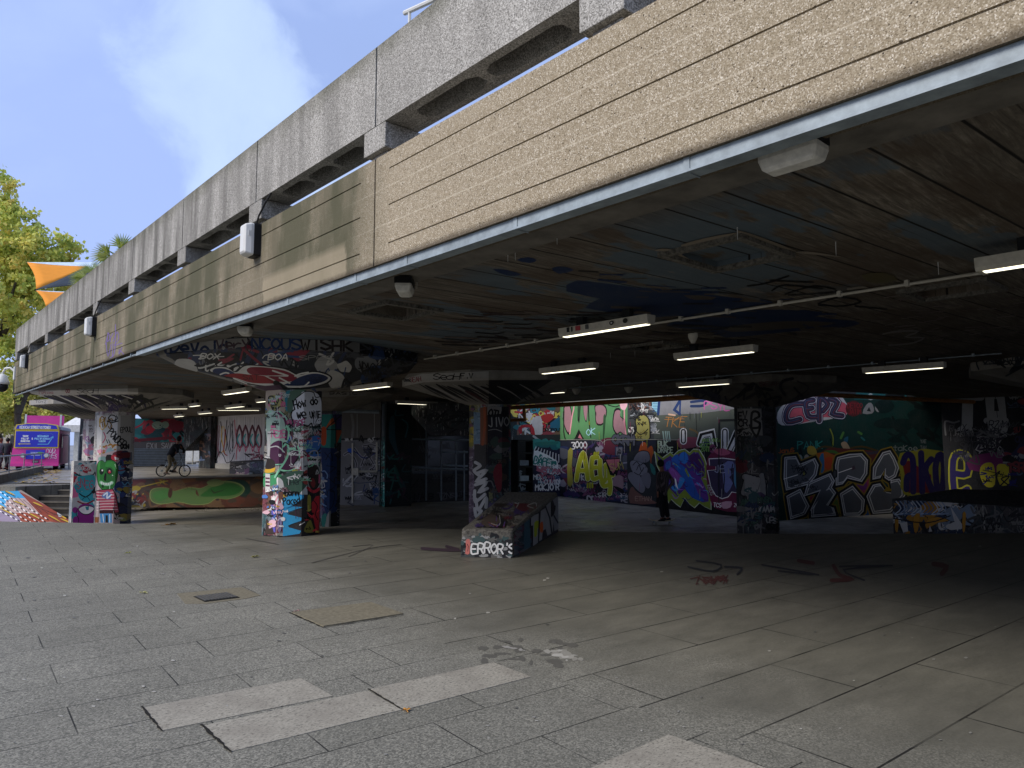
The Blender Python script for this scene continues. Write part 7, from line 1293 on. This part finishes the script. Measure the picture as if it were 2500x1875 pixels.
# white market tent behind
a = atD(152, 1040, 52); b = atD(195, 1040, 52); tn = empty('market_tent', (a.x, a.y, UPZ), 'white topped tent behind the food truck', 'tent')
d = b - a; d.z = 0; mb = MB(); nn = Vector((-d.y, d.x, 0)).normalized()*2; nn = nn if nn.dot(a - O) > 0 else -nn
mb.obox(Vector((a.x, a.y, 2.6)), d*1.6, nn, (0, 0, .5)); mb.build('valance', plain('white_canvas', H('#b9bcc2'), .8), tn)
q0 = Vector((a.x, a.y, 3.1)); ap = q0 + d*.8 + nn*.5 + Vector((0, 0, 1.0)); mb = MB(); mb.add([q0, q0 + d*1.6, q0 + d*1.6 + nn, q0 + nn, ap], [(0, 1, 4), (1, 2, 4), (2, 3, 4), (3, 0, 4), (3, 2, 1, 0)]); mb.build('canopy', plain('white_canvas_top', H('#d8dade'), .8), tn)
for i in (0, 1): mb = MB(); mb.tube([Vector((a.x, a.y, UPZ)) + d*1.6*i, Vector((a.x, a.y, 2.6)) + d*1.6*i], .04, 6); mb.build('pole', M['steel'], tn)
# ------------------------------------------------------------------ figures
def skin(name, chains, mat, parent, sub=1):
    """chains: lists of (Vector, radius); a point met again joins the existing vertex"""
    vs = []; rs = []; es = []; key = {}
    for ch in chains:
        prev = None
        for p, r in ch:
            k = (round(p.x, 4), round(p.y, 4), round(p.z, 4))
            if k not in key: key[k] = len(vs); vs.append(p); rs.append(r)
            i = key[k]
            if prev is not None and prev != i: es.append((prev, i))
            prev = i
    me = bpy.data.meshes.new(name); me.from_pydata(vs, es, []); o = bpy.data.objects.new(name, me); COL.objects.link(o); me.materials.append(mat)
    o.modifiers.new('skin', 'SKIN'); lay = me.skin_vertices[0] if len(me.skin_vertices) else None
    for i, r in enumerate(rs): lay.data[i].radius = r if isinstance(r, tuple) else (r, r); lay.data[i].use_root = (i == 0)
    s_ = o.modifiers.new('sub', 'SUBSURF'); s_.levels = sub; s_.render_levels = sub
    o.modifiers['skin'].use_smooth_shade = True
    o.parent = parent; o.location = -parent.location
    return o
SKN = plain('skin', H('#8a5f4c'), .6, 0, .05); HAIR = plain('dark_hair', H('#15110f'), .7)
def person(label, J, top, bot, shoe, hairm=None, skinm=None, shoe2=None, hood=False, sc=1.0):
    root = empty('person', J['base'], label, 'person'); skinm = skinm or SKN
    h = J['head']; nk = J['neck']; ch = J['chest']; pv = J['pelvis']; fd = J['face']
    up = (h - nk).normalized()
    body = [[(pv, .13*sc), (ch, .14*sc), (nk, .055*sc), (h - up*.04*sc, .075*sc), (h + up*.06*sc, .085*sc)], [(h - up*.02*sc, .074*sc), (h - up*.035*sc + fd*.085*sc, .018*sc)]]
    for s_ in ('l', 'r'):
        body.append([(ch, .14*sc), (J['sh_' + s_], .05*sc), (J['el_' + s_], .036*sc), (J['wr_' + s_], .026*sc), (J['hand_' + s_], .034*sc)])
        body.append([(pv, .13*sc), (J['hip_' + s_], .08*sc), (J['kn_' + s_], .052*sc), (J['an_' + s_], .036*sc), (J['an_' + s_] + J['foot']*.12*sc, .032*sc)])
    b = skin('body', body, skinm, root)
    for s_ in ('l', 'r'):
        hd = J['hand_' + s_]; di = (hd - J['wr_' + s_]).normalized(); sd = di.cross(fd).normalized(); m_ = MB()
        for k, ln in enumerate((.07, .08, .075, .06)):
            st0 = hd + sd*(k - 1.5)*.018; m_.tube([st0, st0 + di*ln*.6 + fd*.004, st0 + di*ln + fd*.02], [.009, .008, .006], 5)
        m_.tube([hd - di*.03 + sd*.03, hd + sd*.055 + di*.02, hd + sd*.05 + di*.045], [.01, .009, .007], 5); m_.build('fingers', skinm, root)
    ew = (J['cuff'] if 'cuff' in J else .05)*sc
    skin('jacket', [[(pv - (ch - pv)*.22, (.15*sc, .16*sc)), (pv + (ch - pv)*.08, (.165*sc, .175*sc)), (pv.lerp(ch, .55), .19*sc), (ch + (nk - ch)*.25, .19*sc), (nk - (nk - ch)*.12, .085*sc)]] + [[(ch + (nk - ch)*.25, .165*sc), (J['sh_' + s_], .078*sc), (J['el_' + s_], .062*sc), (J['wr_' + s_], ew)] for s_ in ('l', 'r')], top, root)
    skin('trousers', [[(pv, .15*sc), (pv + (ch - pv)*.4, .14*sc)]] + [[(pv, .15*sc), (J['hip_' + s_], .105*sc), (J['kn_' + s_], .082*sc), (J['an_' + s_] + (J['kn_' + s_] - J['an_' + s_])*.06, .075*sc)] for s_ in ('l', 'r')], bot, root)
    for s_ in ('l', 'r'):
        a_ = J['an_' + s_]; f_ = J['foot_' + s_] if 'foot_' + s_ in J else J['foot']; m_ = MB(); sd = f_.cross(Vector((0, 0, 1))).normalized(); rings = []
        for t_, w_, h_ in ((-.09, .03, .07), (-.06, .042, .1), (.02, .045, .09), (.1, .05, .055), (.16, .045, .04), (.19, .025, .025)):
            c_ = a_ + f_*t_*sc - Vector((0, 0, .075*sc)); rings.append([c_ + sd*w_*sc*cs + Vector((0, 0, h_*sc*max(0, sn) if sn > 0 else 0)) for cs, sn in ((-1, 0), (-1, .5), (-.6, 1), (.6, 1), (1, .5), (1, 0))])
        m_.loft(rings); m_.build('shoe', shoe, root, smooth=False)
    m_ = MB(); c_ = h + up*.035*sc - fd*.012*sc; m_.ball(c_, (.108*sc, .108*sc, .12*sc), 12, 8); hr = m_.build('hair', hairm or HAIR, root, smooth=True)
    m_ = MB()
    for s_ in (-1, 1): sdv = up.cross(fd).normalized()*s_; m_.ball(h - up*.03*sc + sdv*.032*sc + fd*.083*sc, (.009*sc,)*3, 6, 4)
    m_.build('eyes', HAIR, b)
    return root
def px3(x, y, D, dr=0.0): return atD(x, y, D) + Vector((FW.x, FW.y, 0)).normalized()*dr
LEFT = -RT; FWD = Vector((FW.x, FW.y, 0)).normalized()
# skater, standing side on, one hand on hip
D = 21.35; S = lambda x, y, d=0: px3(x, y, D, d)
J = dict(base=S(1614, 1281), head=S(1613, 1134), neck=S(1617, 1149), chest=S(1618, 1163), pelvis=S(1617, 1204), face=(LEFT*.95 - FWD*.3).normalized(), foot=(LEFT*.85 - FWD*.5).normalized(),
 sh_l=S(1607, 1156, -.14), el_l=S(1603, 1180, -.16), wr_l=S(1603, 1200, -.14), hand_l=S(1604, 1208, -.13), sh_r=S(1631, 1156, .1), el_r=S(1646, 1176, .1), wr_r=S(1634, 1192, .06), hand_r=S(1629, 1197, .04),
 hip_l=S(1611, 1208, -.08), kn_l=S(1613, 1237, -.1), an_l=S(1618, 1265, -.06), hip_r=S(1623, 1208, .06), kn_r=S(1627, 1237, .08), an_r=S(1632, 1266, .04), cuff=.045)
SH = NT('striped_shirt'); xs_ = SH.xyz(SH.map((1, 1, 1), (0, 0, -YAW))); SH.fin(SH.mix(SH.ramp(SH.math('FRACT', SH.math('MULTIPLY', xs_[0], 22)), [(0.5, 0.0), (0.6, 1.0)]), H('#3c3434'), H('#665a5a')), .8); CK = SH.mat
person('person in a dark striped shirt and wide black trousers standing on a skateboard', J, CK, plain('black_trousers', H('#15161b'), .8), plain('black_shoe', H('#1c1c20'), .6))
bd = empty('skateboard', S(1614, 1278), 'skateboard with pale edge under the standing skater', 'skateboard')
a, b = S(1583, 1276, -.02), S(1648, 1276, .02); ax = (b - a); L = ax.length; ax.normalize(); sd = Vector((-ax.y, ax.x, 0)); zc = PIT_Z + .12; mb = MB(); rings = []
for t_ in (0, .04, .14, .24, .5, .76, .86, .96, 1.0):
    w_ = .1*min(1, (math.sin(math.pi*min(1, max(0, t_)))**.35) + .25); lift = .055*max(0, (abs(t_ - .5) - .28)/.22)**1.5; c_ = Vector((a.x, a.y, zc + lift)) + ax*t_*L; rings.append([c_ + sd*w_, c_ - sd*w_, c_ - sd*w_ + Vector((0, 0, .022)), c_ + sd*w_ + Vector((0, 0, .022))])
mb.loft(rings); mb.build('deck', plain('maple_deck', H('#c2b090'), .5), bd)
for t_ in (.2, .8):
    c_ = Vector((a.x, a.y, zc)) + ax*t_*L; m_ = MB(); m_.obox(c_ - sd*.07 - ax*.02 + Vector((0, 0, -.055)), sd*.14, ax*.04, (0, 0, .055)); m_.build('truck', M['zinc'], bd)
    for s_ in (-1, 1): m_ = MB(); w0 = Vector((c_.x, c_.y, PIT_Z + .032)) + sd*s_*.075; m_.tube([w0, w0 + sd*s_*.035], .031, 12); m_.build('wheel', plain('urethane', H('#a8a398'), .5), bd)
# cyclist
D = 31.2; S = lambda x, y, d=0: px3(x, y, D, d)
bk = empty('bmx_bicycle', S(424, 1163), 'small bmx bicycle with white fork ridden on the terrace under the deck', 'bicycle')
fr_ = plain('white_frame', H('#a9b3b4'), .4)
for (x, y, r_, nm) in ((395, 1148.5, 15, 'rear'), (451, 1149, 14.5, 'front')):
    c_ = S(x, y); R0 = .262; c_.z = UPZ + R0 + .004; w_ = MB(); n_ = 28; m2 = MB()
    for k in range(n_):
        a0, a1 = 2*math.pi*k/n_, 2*math.pi*(k+1)/n_; w_.tube([c_ + RT*R0*.93*math.cos(a0) + Vector((0, 0, R0*.93*math.sin(a0))), c_ + RT*R0*.93*math.cos(a1) + Vector((0, 0, R0*.93*math.sin(a1)))], .026, 6, cap=False)
    for k in range(12): a0 = 2*math.pi*k/12; m2.tube([c_, c_ + RT*R0*.9*math.cos(a0) + Vector((0, 0, R0*.9*math.sin(a0)))], .004, 4)
    m2.tube([c_ - FWD*.05, c_ + FWD*.05], .03, 8); wh = m2.build('wheel', M['zinc'], bk); ty = w_.build('tyre', M['dark'], wh)
    if nm == 'rear': RC = c_
    else: FC = c_
hd_ = S(442, 1124); bb_ = S(418, 1150); st_ = S(408, 1132)
for nm, pl, r_ in (('frame', [st_, hd_, bb_, st_], .02), ('chainstay', [bb_, RC, st_], .013), ('fork', [hd_ + Vector((0, 0, .06)), FC], .016), ('handlebar_stem', [hd_, S(442, 1113), S(438, 1105)], .014), ('seat_post', [st_, S(406, 1126)], .014)): m_ = MB(); m_.tube(pl, r_, 6); m_.build(nm, fr_ if nm != 'handlebar_stem' else M['dark'], bk)
m_ = MB(); m_.tube([S(438, 1105, -.33), S(438, 1105, .33)], .014, 6); m_.build('handlebar', M['dark'], bk); m_ = MB(); m_.ball(S(406, 1125), (.1, .1, .03), 8, 4); m_.build('saddle', M['dark'], bk); m_ = MB(); m_.tube([bb_ - FWD*.1, bb_ + FWD*.1], .05, 10); m_.build('crank', M['dark'], bk)
J = dict(base=S(424, 1163), head=S(437, 1073), neck=S(433, 1083), chest=S(430, 1091), pelvis=S(416, 1112), face=RT.copy(), foot=RT.copy(),
 sh_l=S(434, 1088, -.18), el_l=S(441, 1100, -.26), wr_l=S(440, 1106, -.3), hand_l=S(439, 1106, -.31), sh_r=S(434, 1088, .18), el_r=S(443, 1099, .26), wr_r=S(440, 1106, .3), hand_r=S(439, 1106, .31),
 hip_l=S(415, 1115, -.09), kn_l=S(420, 1133, -.13), an_l=S(408, 1154, -.12), hip_r=S(415, 1115, .09), kn_r=S(426, 1134, .12), an_r=S(421, 1150, .12), cuff=.05)
person('person in a black jacket and khaki trousers crouched on a small bicycle', J, plain('black_jacket', H('#121317'), .8), plain('khaki_trousers', H('#7c6f52'), .8), plain('tan_shoe', H('#5c5044'), .7))
# walkers by the truck
def walker(px, yf, D, label, top, bot, hairm=None, turn=0):
    S = lambda x, y, d=0: px3(px + (x)*(44.0/D), 0, D, d) + Vector((0, 0, 0))
    g0 = atD(px, 1086, D); g0.z = UPZ; X = RT; 
    def Q(dx, z, df=0): return g0 + X*dx + FWD*df + Vector((0, 0, z))
    J = dict(base=g0.copy(), head=Q(0, 1.64), neck=Q(0, 1.5), chest=Q(0, 1.32), pelvis=Q(0, .95), face=FWD.copy(), foot=FWD.copy(), sh_l=Q(-.17, 1.43), el_l=Q(-.24, 1.16, -.04), wr_l=Q(-.24, .94, .05), hand_l=Q(-.24, .87, .06), sh_r=Q(.17, 1.43), el_r=Q(.24, 1.16, .04), wr_r=Q(.25, .95, -.02), hand_r=Q(.25, .88, -.02), hip_l=Q(-.09, .9), kn_l=Q(-.09, .5, .1), an_l=Q(-.09, .08, .22), hip_r=Q(.09, .9), kn_r=Q(.09, .5, .02), an_r=Q(.1, .14, -.26))
    return person(label, J, top, bot, plain('shoe', H('#1a1818'), .7), hairm)
walker(19, 1140, 39.0, 'person in a dark hooded coat walking away beside the truck', plain('dark_coat', H('#20232b'), .8), plain('dark_jeans', H('#1a1c22'), .8))
walker(2, 1140, 41.0, 'brown haired person in grey walking at the left edge of the frame', plain('grey_coat', H('#4a4f58'), .8), plain('grey_trousers', H('#2a2c30'), .8), plain('brown_hair', H('#5c3824'), .7))
walker(-26, 1140, 44.0, 'person in a tan coat walking outside the left edge', plain('tan_coat', H('#7a6a50'), .8), plain('tan_trousers', H('#3a342c'), .8))
# ------------------------------------------------------------------ trees
def leafmat(name, cols):
    t = NT(name); oi = t.n('ShaderNodeAttribute', attribute_name='paint'); n_ = t.noise(.9, 4, .6)
    c = t.mix(t.ramp(n_, [(.4, 0.0), (.62, .75)]), oi.outputs['Color'], H(cols))
    t.b.inputs['Transmission Weight'].default_value = 0; tr_ = t.n('ShaderNodeBsdfTranslucent'); mx = t.n('ShaderNodeMixShader'); t.l(c, tr_.inputs[0]); mx.inputs[0].default_value = .35
    t.fin(c, .6); t.l(t.b.outputs[0], mx.inputs[1]); t.l(tr_.outputs[0], mx.inputs[2]); t.l(mx.outputs[0], t.out.inputs[0]); return t.mat
BARK = plain('plane_tree_bark', H('#4c463e'), .9, 0, .4, 5)
def tree(px, D, ztop, label, clumps, nleaf, lsize, pal, seed, trunk_r=.35, limbs=(), under='#c0c65c'):
    R_ = random.Random(seed); g0 = atD(px, 1086, D); g0.z = UPZ; root = empty('plane_tree', g0, label, 'tree', 'plane trees along the terrace')
    tk = MB(); hz = ztop*.33; tk.tube([g0, g0 + Vector((.1, 0, hz*.5)), g0 + Vector((-.1, .1, hz))], [trunk_r*1.3, trunk_r, trunk_r*.8], 9); fork = g0 + Vector((-.1, .1, hz))
    for c_, r_ in clumps[::2]:
        q_ = atD(c_[0], c_[1], D + c_[2]); m_ = fork.lerp(q_, .5) + Vector((R_.uniform(-.5, .5), R_.uniform(-.5, .5), R_.uniform(0, .8))); tk.tube([fork - Vector((0, 0, .3)), m_, q_], [trunk_r*.5, trunk_r*.28, .03], 6)
    for l_ in limbs: tk.tube([atD(x, y, D + d_) for x, y, d_ in l_], [trunk_r*.55*(1 - .22*i) for i in range(len(l_))], 7)
    tk.build('trunk', BARK, root)
    cr = MB(); tot = sum(r[0]*r[1] for _, r in clumps)
    for c_, r_ in clumps:
        q_ = atD(c_[0], c_[1], D + c_[2]); n_ = int(nleaf*r_[0]*r_[1]/tot); mper = D/F; subs = []
        for _ in range(max(10, int(n_/34))):
            while True:
                v = Vector((R_.uniform(-1, 1), R_.uniform(-1, 1), R_.uniform(-1, 1)))
                if .35 < v.length < 1: break
            v = v*(v.length**-.45); subs.append((q_ + RT*v.x*r_[0]*mper + FWD*v.y*r_[0]*mper + Vector((0, 0, v.z*r_[1]*mper)), R_.uniform(.35, .75)*lsize*4.6, R_.choice(pal)))
        for s0, sr, cc in subs:
            for _ in range(34):
                v = Vector((R_.gauss(0, .5), R_.gauss(0, .5), R_.gauss(0, .42)))*sr; p = s0 + v; nrm = Vector((R_.uniform(-1, 1), R_.uniform(-1, 1), R_.uniform(-.2, 1))).normalized(); u = nrm.orthogonal().normalized(); w = nrm.cross(u); a_ = R_.uniform(0, 6.28); u2 = u*math.cos(a_) + w*math.sin(a_); w2 = nrm.cross(u2); s_ = lsize*R_.uniform(.55, 1.15); c3 = cc if R_.random() < .75 else R_.choice(pal)
                cr.add([p + u2*s_, p + w2*s_*.65 + nrm*s_*.15, p - u2*s_*.8, p - w2*s_*.65 + nrm*s_*.15], [(0, 1, 2, 3)], 0, H(c3))
    cr.build('crown', leafmat('leaves_' + str(seed), under), root); return root
PALY = ['#d6d670', '#e6e07c', '#bcc662', '#ecdc7c', '#aab85a', '#dcc468', '#ccd474', '#94a850']
tree(-40, 44, 19, 'tall plane tree with yellow green autumn leaves rising beyond the walkway', [((-60, 540, 0), (110, 90)), ((20, 560, -1), (70, 60)), ((60, 620, -1.5), (70, 55)), ((120, 610, -1), (62, 44)), ((165, 620, 0), (30, 26)), ((15, 700, -2), (90, 80)), ((90, 680, 1), (70, 50)), ((-40, 640, 0), (110, 80)), ((20, 790, -1), (75, 60)), ((-10, 470, 0), (50, 48)), ((-60, 800, 1), (90, 80)), ((25, 880, -1), (50, 50)), ((0, 960, -.5), (44, 34)), ((60, 740, 2), (60, 50)), ((-100, 950, 0), (90, 70))], 26000, .17, PALY, 3, .42, [[(45, 1090, 0), (43, 1010, 0), (40, 975, 0), (18, 950, 0)], [(43, 1010, 0), (62, 965, .4), (90, 940, .6)], [(20, 860, 0), (60, 820, .3), (62, 760, .3)]])
tree(110, 62, 16, 'leafy plane tree seen in the gap under the far end of the deck', [((60, 990, 0), (60, 34)), ((110, 1000, 2), (60, 34)), ((150, 1010, 0), (50, 30)), ((20, 1010, 0), (60, 30)), ((190, 1000, 1), (50, 26)), ((-30, 1000, 0), (60, 60)), ((100, 940, 2), (90, 50))], 12000, .2, ['#b0b264', '#c8c070', '#949c5c', '#d8cc80', '#a4a060', '#c0ae68'], 4, .3, [[(85, 1060, 0), (100, 1010, 0), (140, 985, 0)], [(76, 1060, 0), (70, 1000, 0), (60, 970, 0)]])
tree(-5, 90, 14, 'distant pale tree behind the walking people at the left', [((10, 1030, 0), (50, 26)), ((-30, 1020, 0), (60, 40)), ((60, 1035, 3), (40, 20)), ((0, 980, 0), (70, 40))], 6000, .28, ['#a09c60', '#b8ae78', '#8c8a54', '#c4b888'], 5, .3)
# pale riverside building far left
a = atD(-260, 1086, 150); b = atD(60, 1086, 150); bd = empty('riverside_building', (a.x, a.y, UPZ), 'pale stone building far behind the trees at the left', 'building')
d = b - a; d.z = 0; mb = MB(); nn = Vector((-d.y, d.x, 0)).normalized()*15; nn = nn if nn.dot(a - O) > 0 else -nn; a0 = Vector((a.x, a.y, UPZ))
mb.obox(a0, d, nn, (0, 0, 9)); mb.build('wall', plain('pale_stone', H('#a8a294'), .9), bd)
for i in range(9):
    for j in range(2): m_ = MB(); m_.obox(a0 + d*(.05 + i*.105) + Vector((0, 0, 1.2 + j*4)) - nn*.004, d*.045, -nn*.003, (0, 0, 2.2)); m_.build('window', M['glass'], bd)
m_ = MB(); m_.obox(a0 + Vector((0, 0, 9)) - nn*.02, d, nn*1.04, (0, 0, .6)); m_.build('cornice', plain('stone_cornice', H('#8f8a7e'), .9), bd)
# building seen through the bright gap behind the cyclist and a low pavilion closing the horizon
a = atD(180, 1086, 62); b = atD(900, 1086, 62); mb = MB(); mb.wallseg((a.x, a.y), (b.x, b.y), UPZ, 3.2, .5); solid(mb, 'boundary_wall', plain('pale_render', H('#b4b6b4'), .9), 'pale boundary wall showing in the bright gap beyond the cyclist', 'wall')  # one even pale tone over the whole wall
# ------------------------------------------------------------------ palm, parasols, rail on the deck
DZ = 4.0
def palm(px, py, X, label, n_, L, seed):
    p = atX(px, py, X); R_ = random.Random(seed); root = empty('fan_palm', (p.x, p.y, DZ), label, 'palm', 'fan palms on the walkway'); mb = MB(); mb.tube([(p.x, p.y, DZ), (p.x, p.y, p.z - .1)], [.12, .09], 8); mb.build('trunk', BARK, root)
    mb = MB(); pm = leafmat('palm_leaf_%d' % seed, '#8c9c3c')
    for f_ in range(n_):
        az = R_.uniform(0, 6.28); el = R_.uniform(-.3, 1.1); d = Vector((math.cos(az)*math.cos(el), math.sin(az)*math.cos(el), math.sin(el))); hub = p + d*L*.45; mb.tube([p, hub], .012, 4, c=H('#7c8440')); u = d.orthogonal().normalized(); w = d.cross(u); th = R_.uniform(0, 3.14); ax = u*math.cos(th) + w*math.sin(th)
        for k in range(15):
            a_ = (k - 7)*.2; e = d*math.cos(a_) + ax*math.sin(a_); nr = e.cross(d.cross(ax)).normalized()*.017; tip = hub + e*L*.6 - Vector((0, 0, .04)); mb.add([hub - nr*.4, hub + e*L*.3 - nr, tip, hub + e*L*.3 + nr], [(0, 1, 2, 3)], 0, H(R_.choice(['#8f9c44', '#a8ac58', '#6c7c34', '#b4b070'])))
    mb.build('fronds', pm, root)
palm(296, 632, 4.3, 'fan palm poking above the grey parapet right of the parasols', 20, .66, 21)
palm(236, 684, 4.5, 'smaller yellowing fan palm just above the parapet beside the parasol', 14, .7, 22)
OR = plain('orange_canvas', H('#d88a26'), .8, 0, .08); DK = plain('charcoal_canvas', H('#23303c'), .8); WT = plain('white_canvas_edge', H('#c4d4e0'), .7)
def parasol(quad, D, label):
    P4 = [atD(x, y, D + d_) for x, y, d_ in quad]; root = empty('square_parasol', (P4[4].x, P4[4].y, DZ), label, 'parasol', 'orange square parasols')
    a, b, c, d, ap = P4; o1 = Vector((0, 0, .02)); mb = MB(); N = 6
    def fan(p, q_, m):
        g_ = MB(); vs = []; fs_ = []
        for i in range(N + 1):
            for j in range(N + 1):
                t_ = i/N; s_ = j/N; e_ = p.lerp(q_, s_) + (a + b + c + d - p*2 - q_*2)*.0; cc = e_.lerp(ap, t_); sag = Vector((0, 0, -.03*math.sin(math.pi*t_))) + (ap - e_)*.05*math.sin(math.pi*s_)*(1 - t_); vs.append(cc + sag)
        for i in range(N):
            for j in range(N): fs_.append((i*(N+1) + j, i*(N+1) + j + 1, (i+1)*(N+1) + j + 1, (i+1)*(N+1) + j))
        g_.add(vs, fs_); o = g_.build('canopy_panel', m, root, smooth=True); so_ = o.modifiers.new('solid', 'SOLIDIFY'); so_.thickness = .012
    fan(a, b, OR); fan(b, c, DK); fan(c, d, WT); fan(d, a, WT)
    for p in (a, b, c, d): m_ = MB(); m_.tube([p - Vector((0, 0, .03)), ap - Vector((0, 0, .08))], .015, 5); m_.build('rib', M['steel'], root)
    m_ = MB(); m_.tube([ap, (ap.x, ap.y, DZ)], .035, 8); m_.build('pole', M['steel'], root)
parasol([(66, 640, 0), (88, 706, -1.6), (270, 690, -1.2), (250, 640, 2.0), (212, 650, .6)], 23.5, 'upper orange and charcoal square parasol behind the parapet')
parasol([(88, 709, 0), (112, 748, -1.4), (220, 735, -1.0), (220, 715, 2.0), (185, 713, .6)], 26.0, 'lower orange parasol half hidden behind the parapet')
root = empty('deck_handrail', (XF + .1, 4.2, 5.34), 'short white handrail above the grey parapet at the top of the frame', 'handrail')
p = [atX(x, y, XF + .1) for x, y in ((988, 32), (1003, 37), (1058, 0), (1180, -85))]; mb = MB(); mb.tube([p[0], p[2], p[3]], .022, 8); mb.build('rail', M['diff'], root)
for q_ in (p[0], p[2], p[3]): m_ = MB(); m_.tube([q_ + Vector((0, -.08, 0)), Vector((q_.x, q_.y - .08, 5.33))], .014, 6); m_.build('post', M['diff'], root)
root = empty('roof_balustrade', (6.2, 6, DZ), 'white slatted balustrade glimpsed through the slot under the parapet', 'balustrade')
for z in (4.55, 4.8, 5.05): m_ = MB(); m_.box((6.2, -1, z), (6.26, 12, z + .12)); m_.build('rail', M['diff'], root)
for i in range(7): m_ = MB(); m_.box((6.27, -1 + i*2.1, DZ), (6.37, -.9 + i*2.1, 5.2)); m_.build('post', M['diff'], root)
for k, q in COLS.items():
    q['sh'].build('shaft', [M[q['und']], M['paint']], q['root']); q['cp'].build('capital', [M[q['cound']], M['paint']], q['root'])
# ------------------------------------------------------------------ light
W = bpy.data.worlds.new('World'); SC.world = W; W.use_nodes = True; t = W.node_tree; t.nodes.clear()
def wn(ty, **k):
    x = t.nodes.new(ty)
    for a, b in k.items(): setattr(x, a, b)
    return x
SUN_EL, SUN_AZ = math.radians(38), math.radians(278)   # azimuth measured from +Y clockwise, sun behind the camera on the river side
out = wn('ShaderNodeOutputWorld'); bg = wn('ShaderNodeBackground'); sky = wn('ShaderNodeTexSky'); sky.sky_type = 'NISHITA'; sky.sun_disc = False
sky.sun_elevation = SUN_EL; sky.sun_rotation = SUN_AZ; sky.ozone_density = 3; sky.dust_density = 1.5
tc = wn('ShaderNodeTexCoord'); mp = wn('ShaderNodeMapping'); t.links.new(tc.outputs['Generated'], mp.inputs[0]); mp.inputs['Scale'].default_value = (1.3, 1.3, 1.9); mp.inputs['Location'].default_value = (0.35, 0.1, 0.2)
nz = wn('ShaderNodeTexNoise'); t.links.new(mp.outputs[0], nz.inputs['Vector']); nz.inputs['Scale'].default_value = 1.9; nz.inputs['Detail'].default_value = 6; nz.inputs['Roughness'].default_value = 0.52; nz.inputs['Distortion'].default_value = 0.35
rp = wn('ShaderNodeValToRGB'); t.links.new(nz.outputs[0], rp.inputs[0]); rp.color_ramp.elements[0].position = 0.33; rp.color_ramp.elements[0].color = (0.75,) * 3 + (1,); rp.color_ramp.elements[1].position = 0.72; rp.color_ramp.elements[1].color = (1, 1, 1, 1)
mx = wn('ShaderNodeMix', data_type='RGBA'); t.links.new(rp.outputs[0], mx.inputs[0])
hs = wn('ShaderNodeMix', data_type='RGBA', blend_type='MULTIPLY'); hs.inputs[0].default_value = 1; t.links.new(sky.outputs[0], hs.inputs[6]); hs.inputs[7].default_value = (1.25, 1.0, 0.88, 1)
t.links.new(hs.outputs[2], mx.inputs[6])
cr = wn('ShaderNodeValToRGB'); t.links.new(nz.outputs[0], cr.inputs[0]); cr.color_ramp.elements[0].position = 0.42; cr.color_ramp.elements[0].color = (1.9, 2.6, 4.7, 1); cr.color_ramp.elements[1].position = 0.72; cr.color_ramp.elements[1].color = (3.0, 3.75, 5.5, 1)
t.links.new(cr.outputs[0], mx.inputs[7]); 
nd = wn('ShaderNodeVectorMath', operation='NORMALIZE'); t.links.new(tc.outputs['Generated'], nd.inputs[0])
def lobe(px, py, a, b, amp):      # a heavier bank or a sunlit break in the cloud, in one part of the sky
    d_ = ray(px, py).normalized(); vm = wn('ShaderNodeVectorMath', operation='DOT_PRODUCT'); ad = wn('ShaderNodeVectorMath', operation='MULTIPLY_ADD'); n2 = wn('ShaderNodeTexNoise'); n2.inputs['Scale'].default_value = 5.5; n2.inputs['Detail'].default_value = 8; n2.inputs['Roughness'].default_value = .58; n2.inputs['Distortion'].default_value = .5
    t.links.new(nd.outputs[0], n2.inputs['Vector']); sb_ = wn('ShaderNodeVectorMath', operation='SUBTRACT'); t.links.new(n2.outputs[1], sb_.inputs[0]); sb_.inputs[1].default_value = (.5, .5, .5)
    t.links.new(sb_.outputs[0], ad.inputs[0]); ad.inputs[1].default_value = (.42, .42, .42); t.links.new(nd.outputs[0], ad.inputs[2]); nn_ = wn('ShaderNodeVectorMath', operation='NORMALIZE'); t.links.new(ad.outputs[0], nn_.inputs[0])
    t.links.new(nn_.outputs[0], vm.inputs[0]); vm.inputs[1].default_value = d_; mr = wn('ShaderNodeMapRange', interpolation_type='SMOOTHSTEP'); t.links.new(vm.outputs['Value'], mr.inputs[0]); mr.inputs[1].default_value = a; mr.inputs[2].default_value = b; mr.inputs[4].default_value = amp; return mr.outputs[0]
m1 = wn('ShaderNodeMix', data_type='RGBA'); t.links.new(lobe(30, 420, .93, 1.0, .5), m1.inputs[0]); t.links.new(mx.outputs[2], m1.inputs[6]); m1.inputs[7].default_value = (2.2, 2.9, 5.2, 1)
m2 = wn('ShaderNodeMix', data_type='RGBA'); t.links.new(lobe(590, 210, .988, 1.0, .3), m2.inputs[0]); t.links.new(m1.outputs[2], m2.inputs[6]); m2.inputs[7].default_value = (4.8, 5.9, 7.0, 1)
t.links.new(m2.outputs[2], bg.inputs[0]); bg.inputs[1].default_value = 0.125; t.links.new(bg.outputs[0], out.inputs[0])
sd = bpy.data.lights.new('sun', 'SUN'); so = bpy.data.objects.new('sun', sd); COL.objects.link(so)
sd.energy = 2.0; sd.angle = math.radians(28); sd.color = (1.0, 0.94, 0.86)
dirv = Vector((math.sin(SUN_AZ) * math.cos(SUN_EL), math.cos(SUN_AZ) * math.cos(SUN_EL), math.sin(SUN_EL)))
so.rotation_euler = (-dirv).to_track_quat('-Z', 'Y').to_euler()
SC.view_settings.view_transform = 'Standard'; SC.view_settings.look = 'None'; SC.view_settings.exposure = 0.76; SC.view_settings.gamma = 1
SC.cycles.max_bounces = 8; SC.cycles.diffuse_bounces = 4; SC.cycles.use_denoising = True
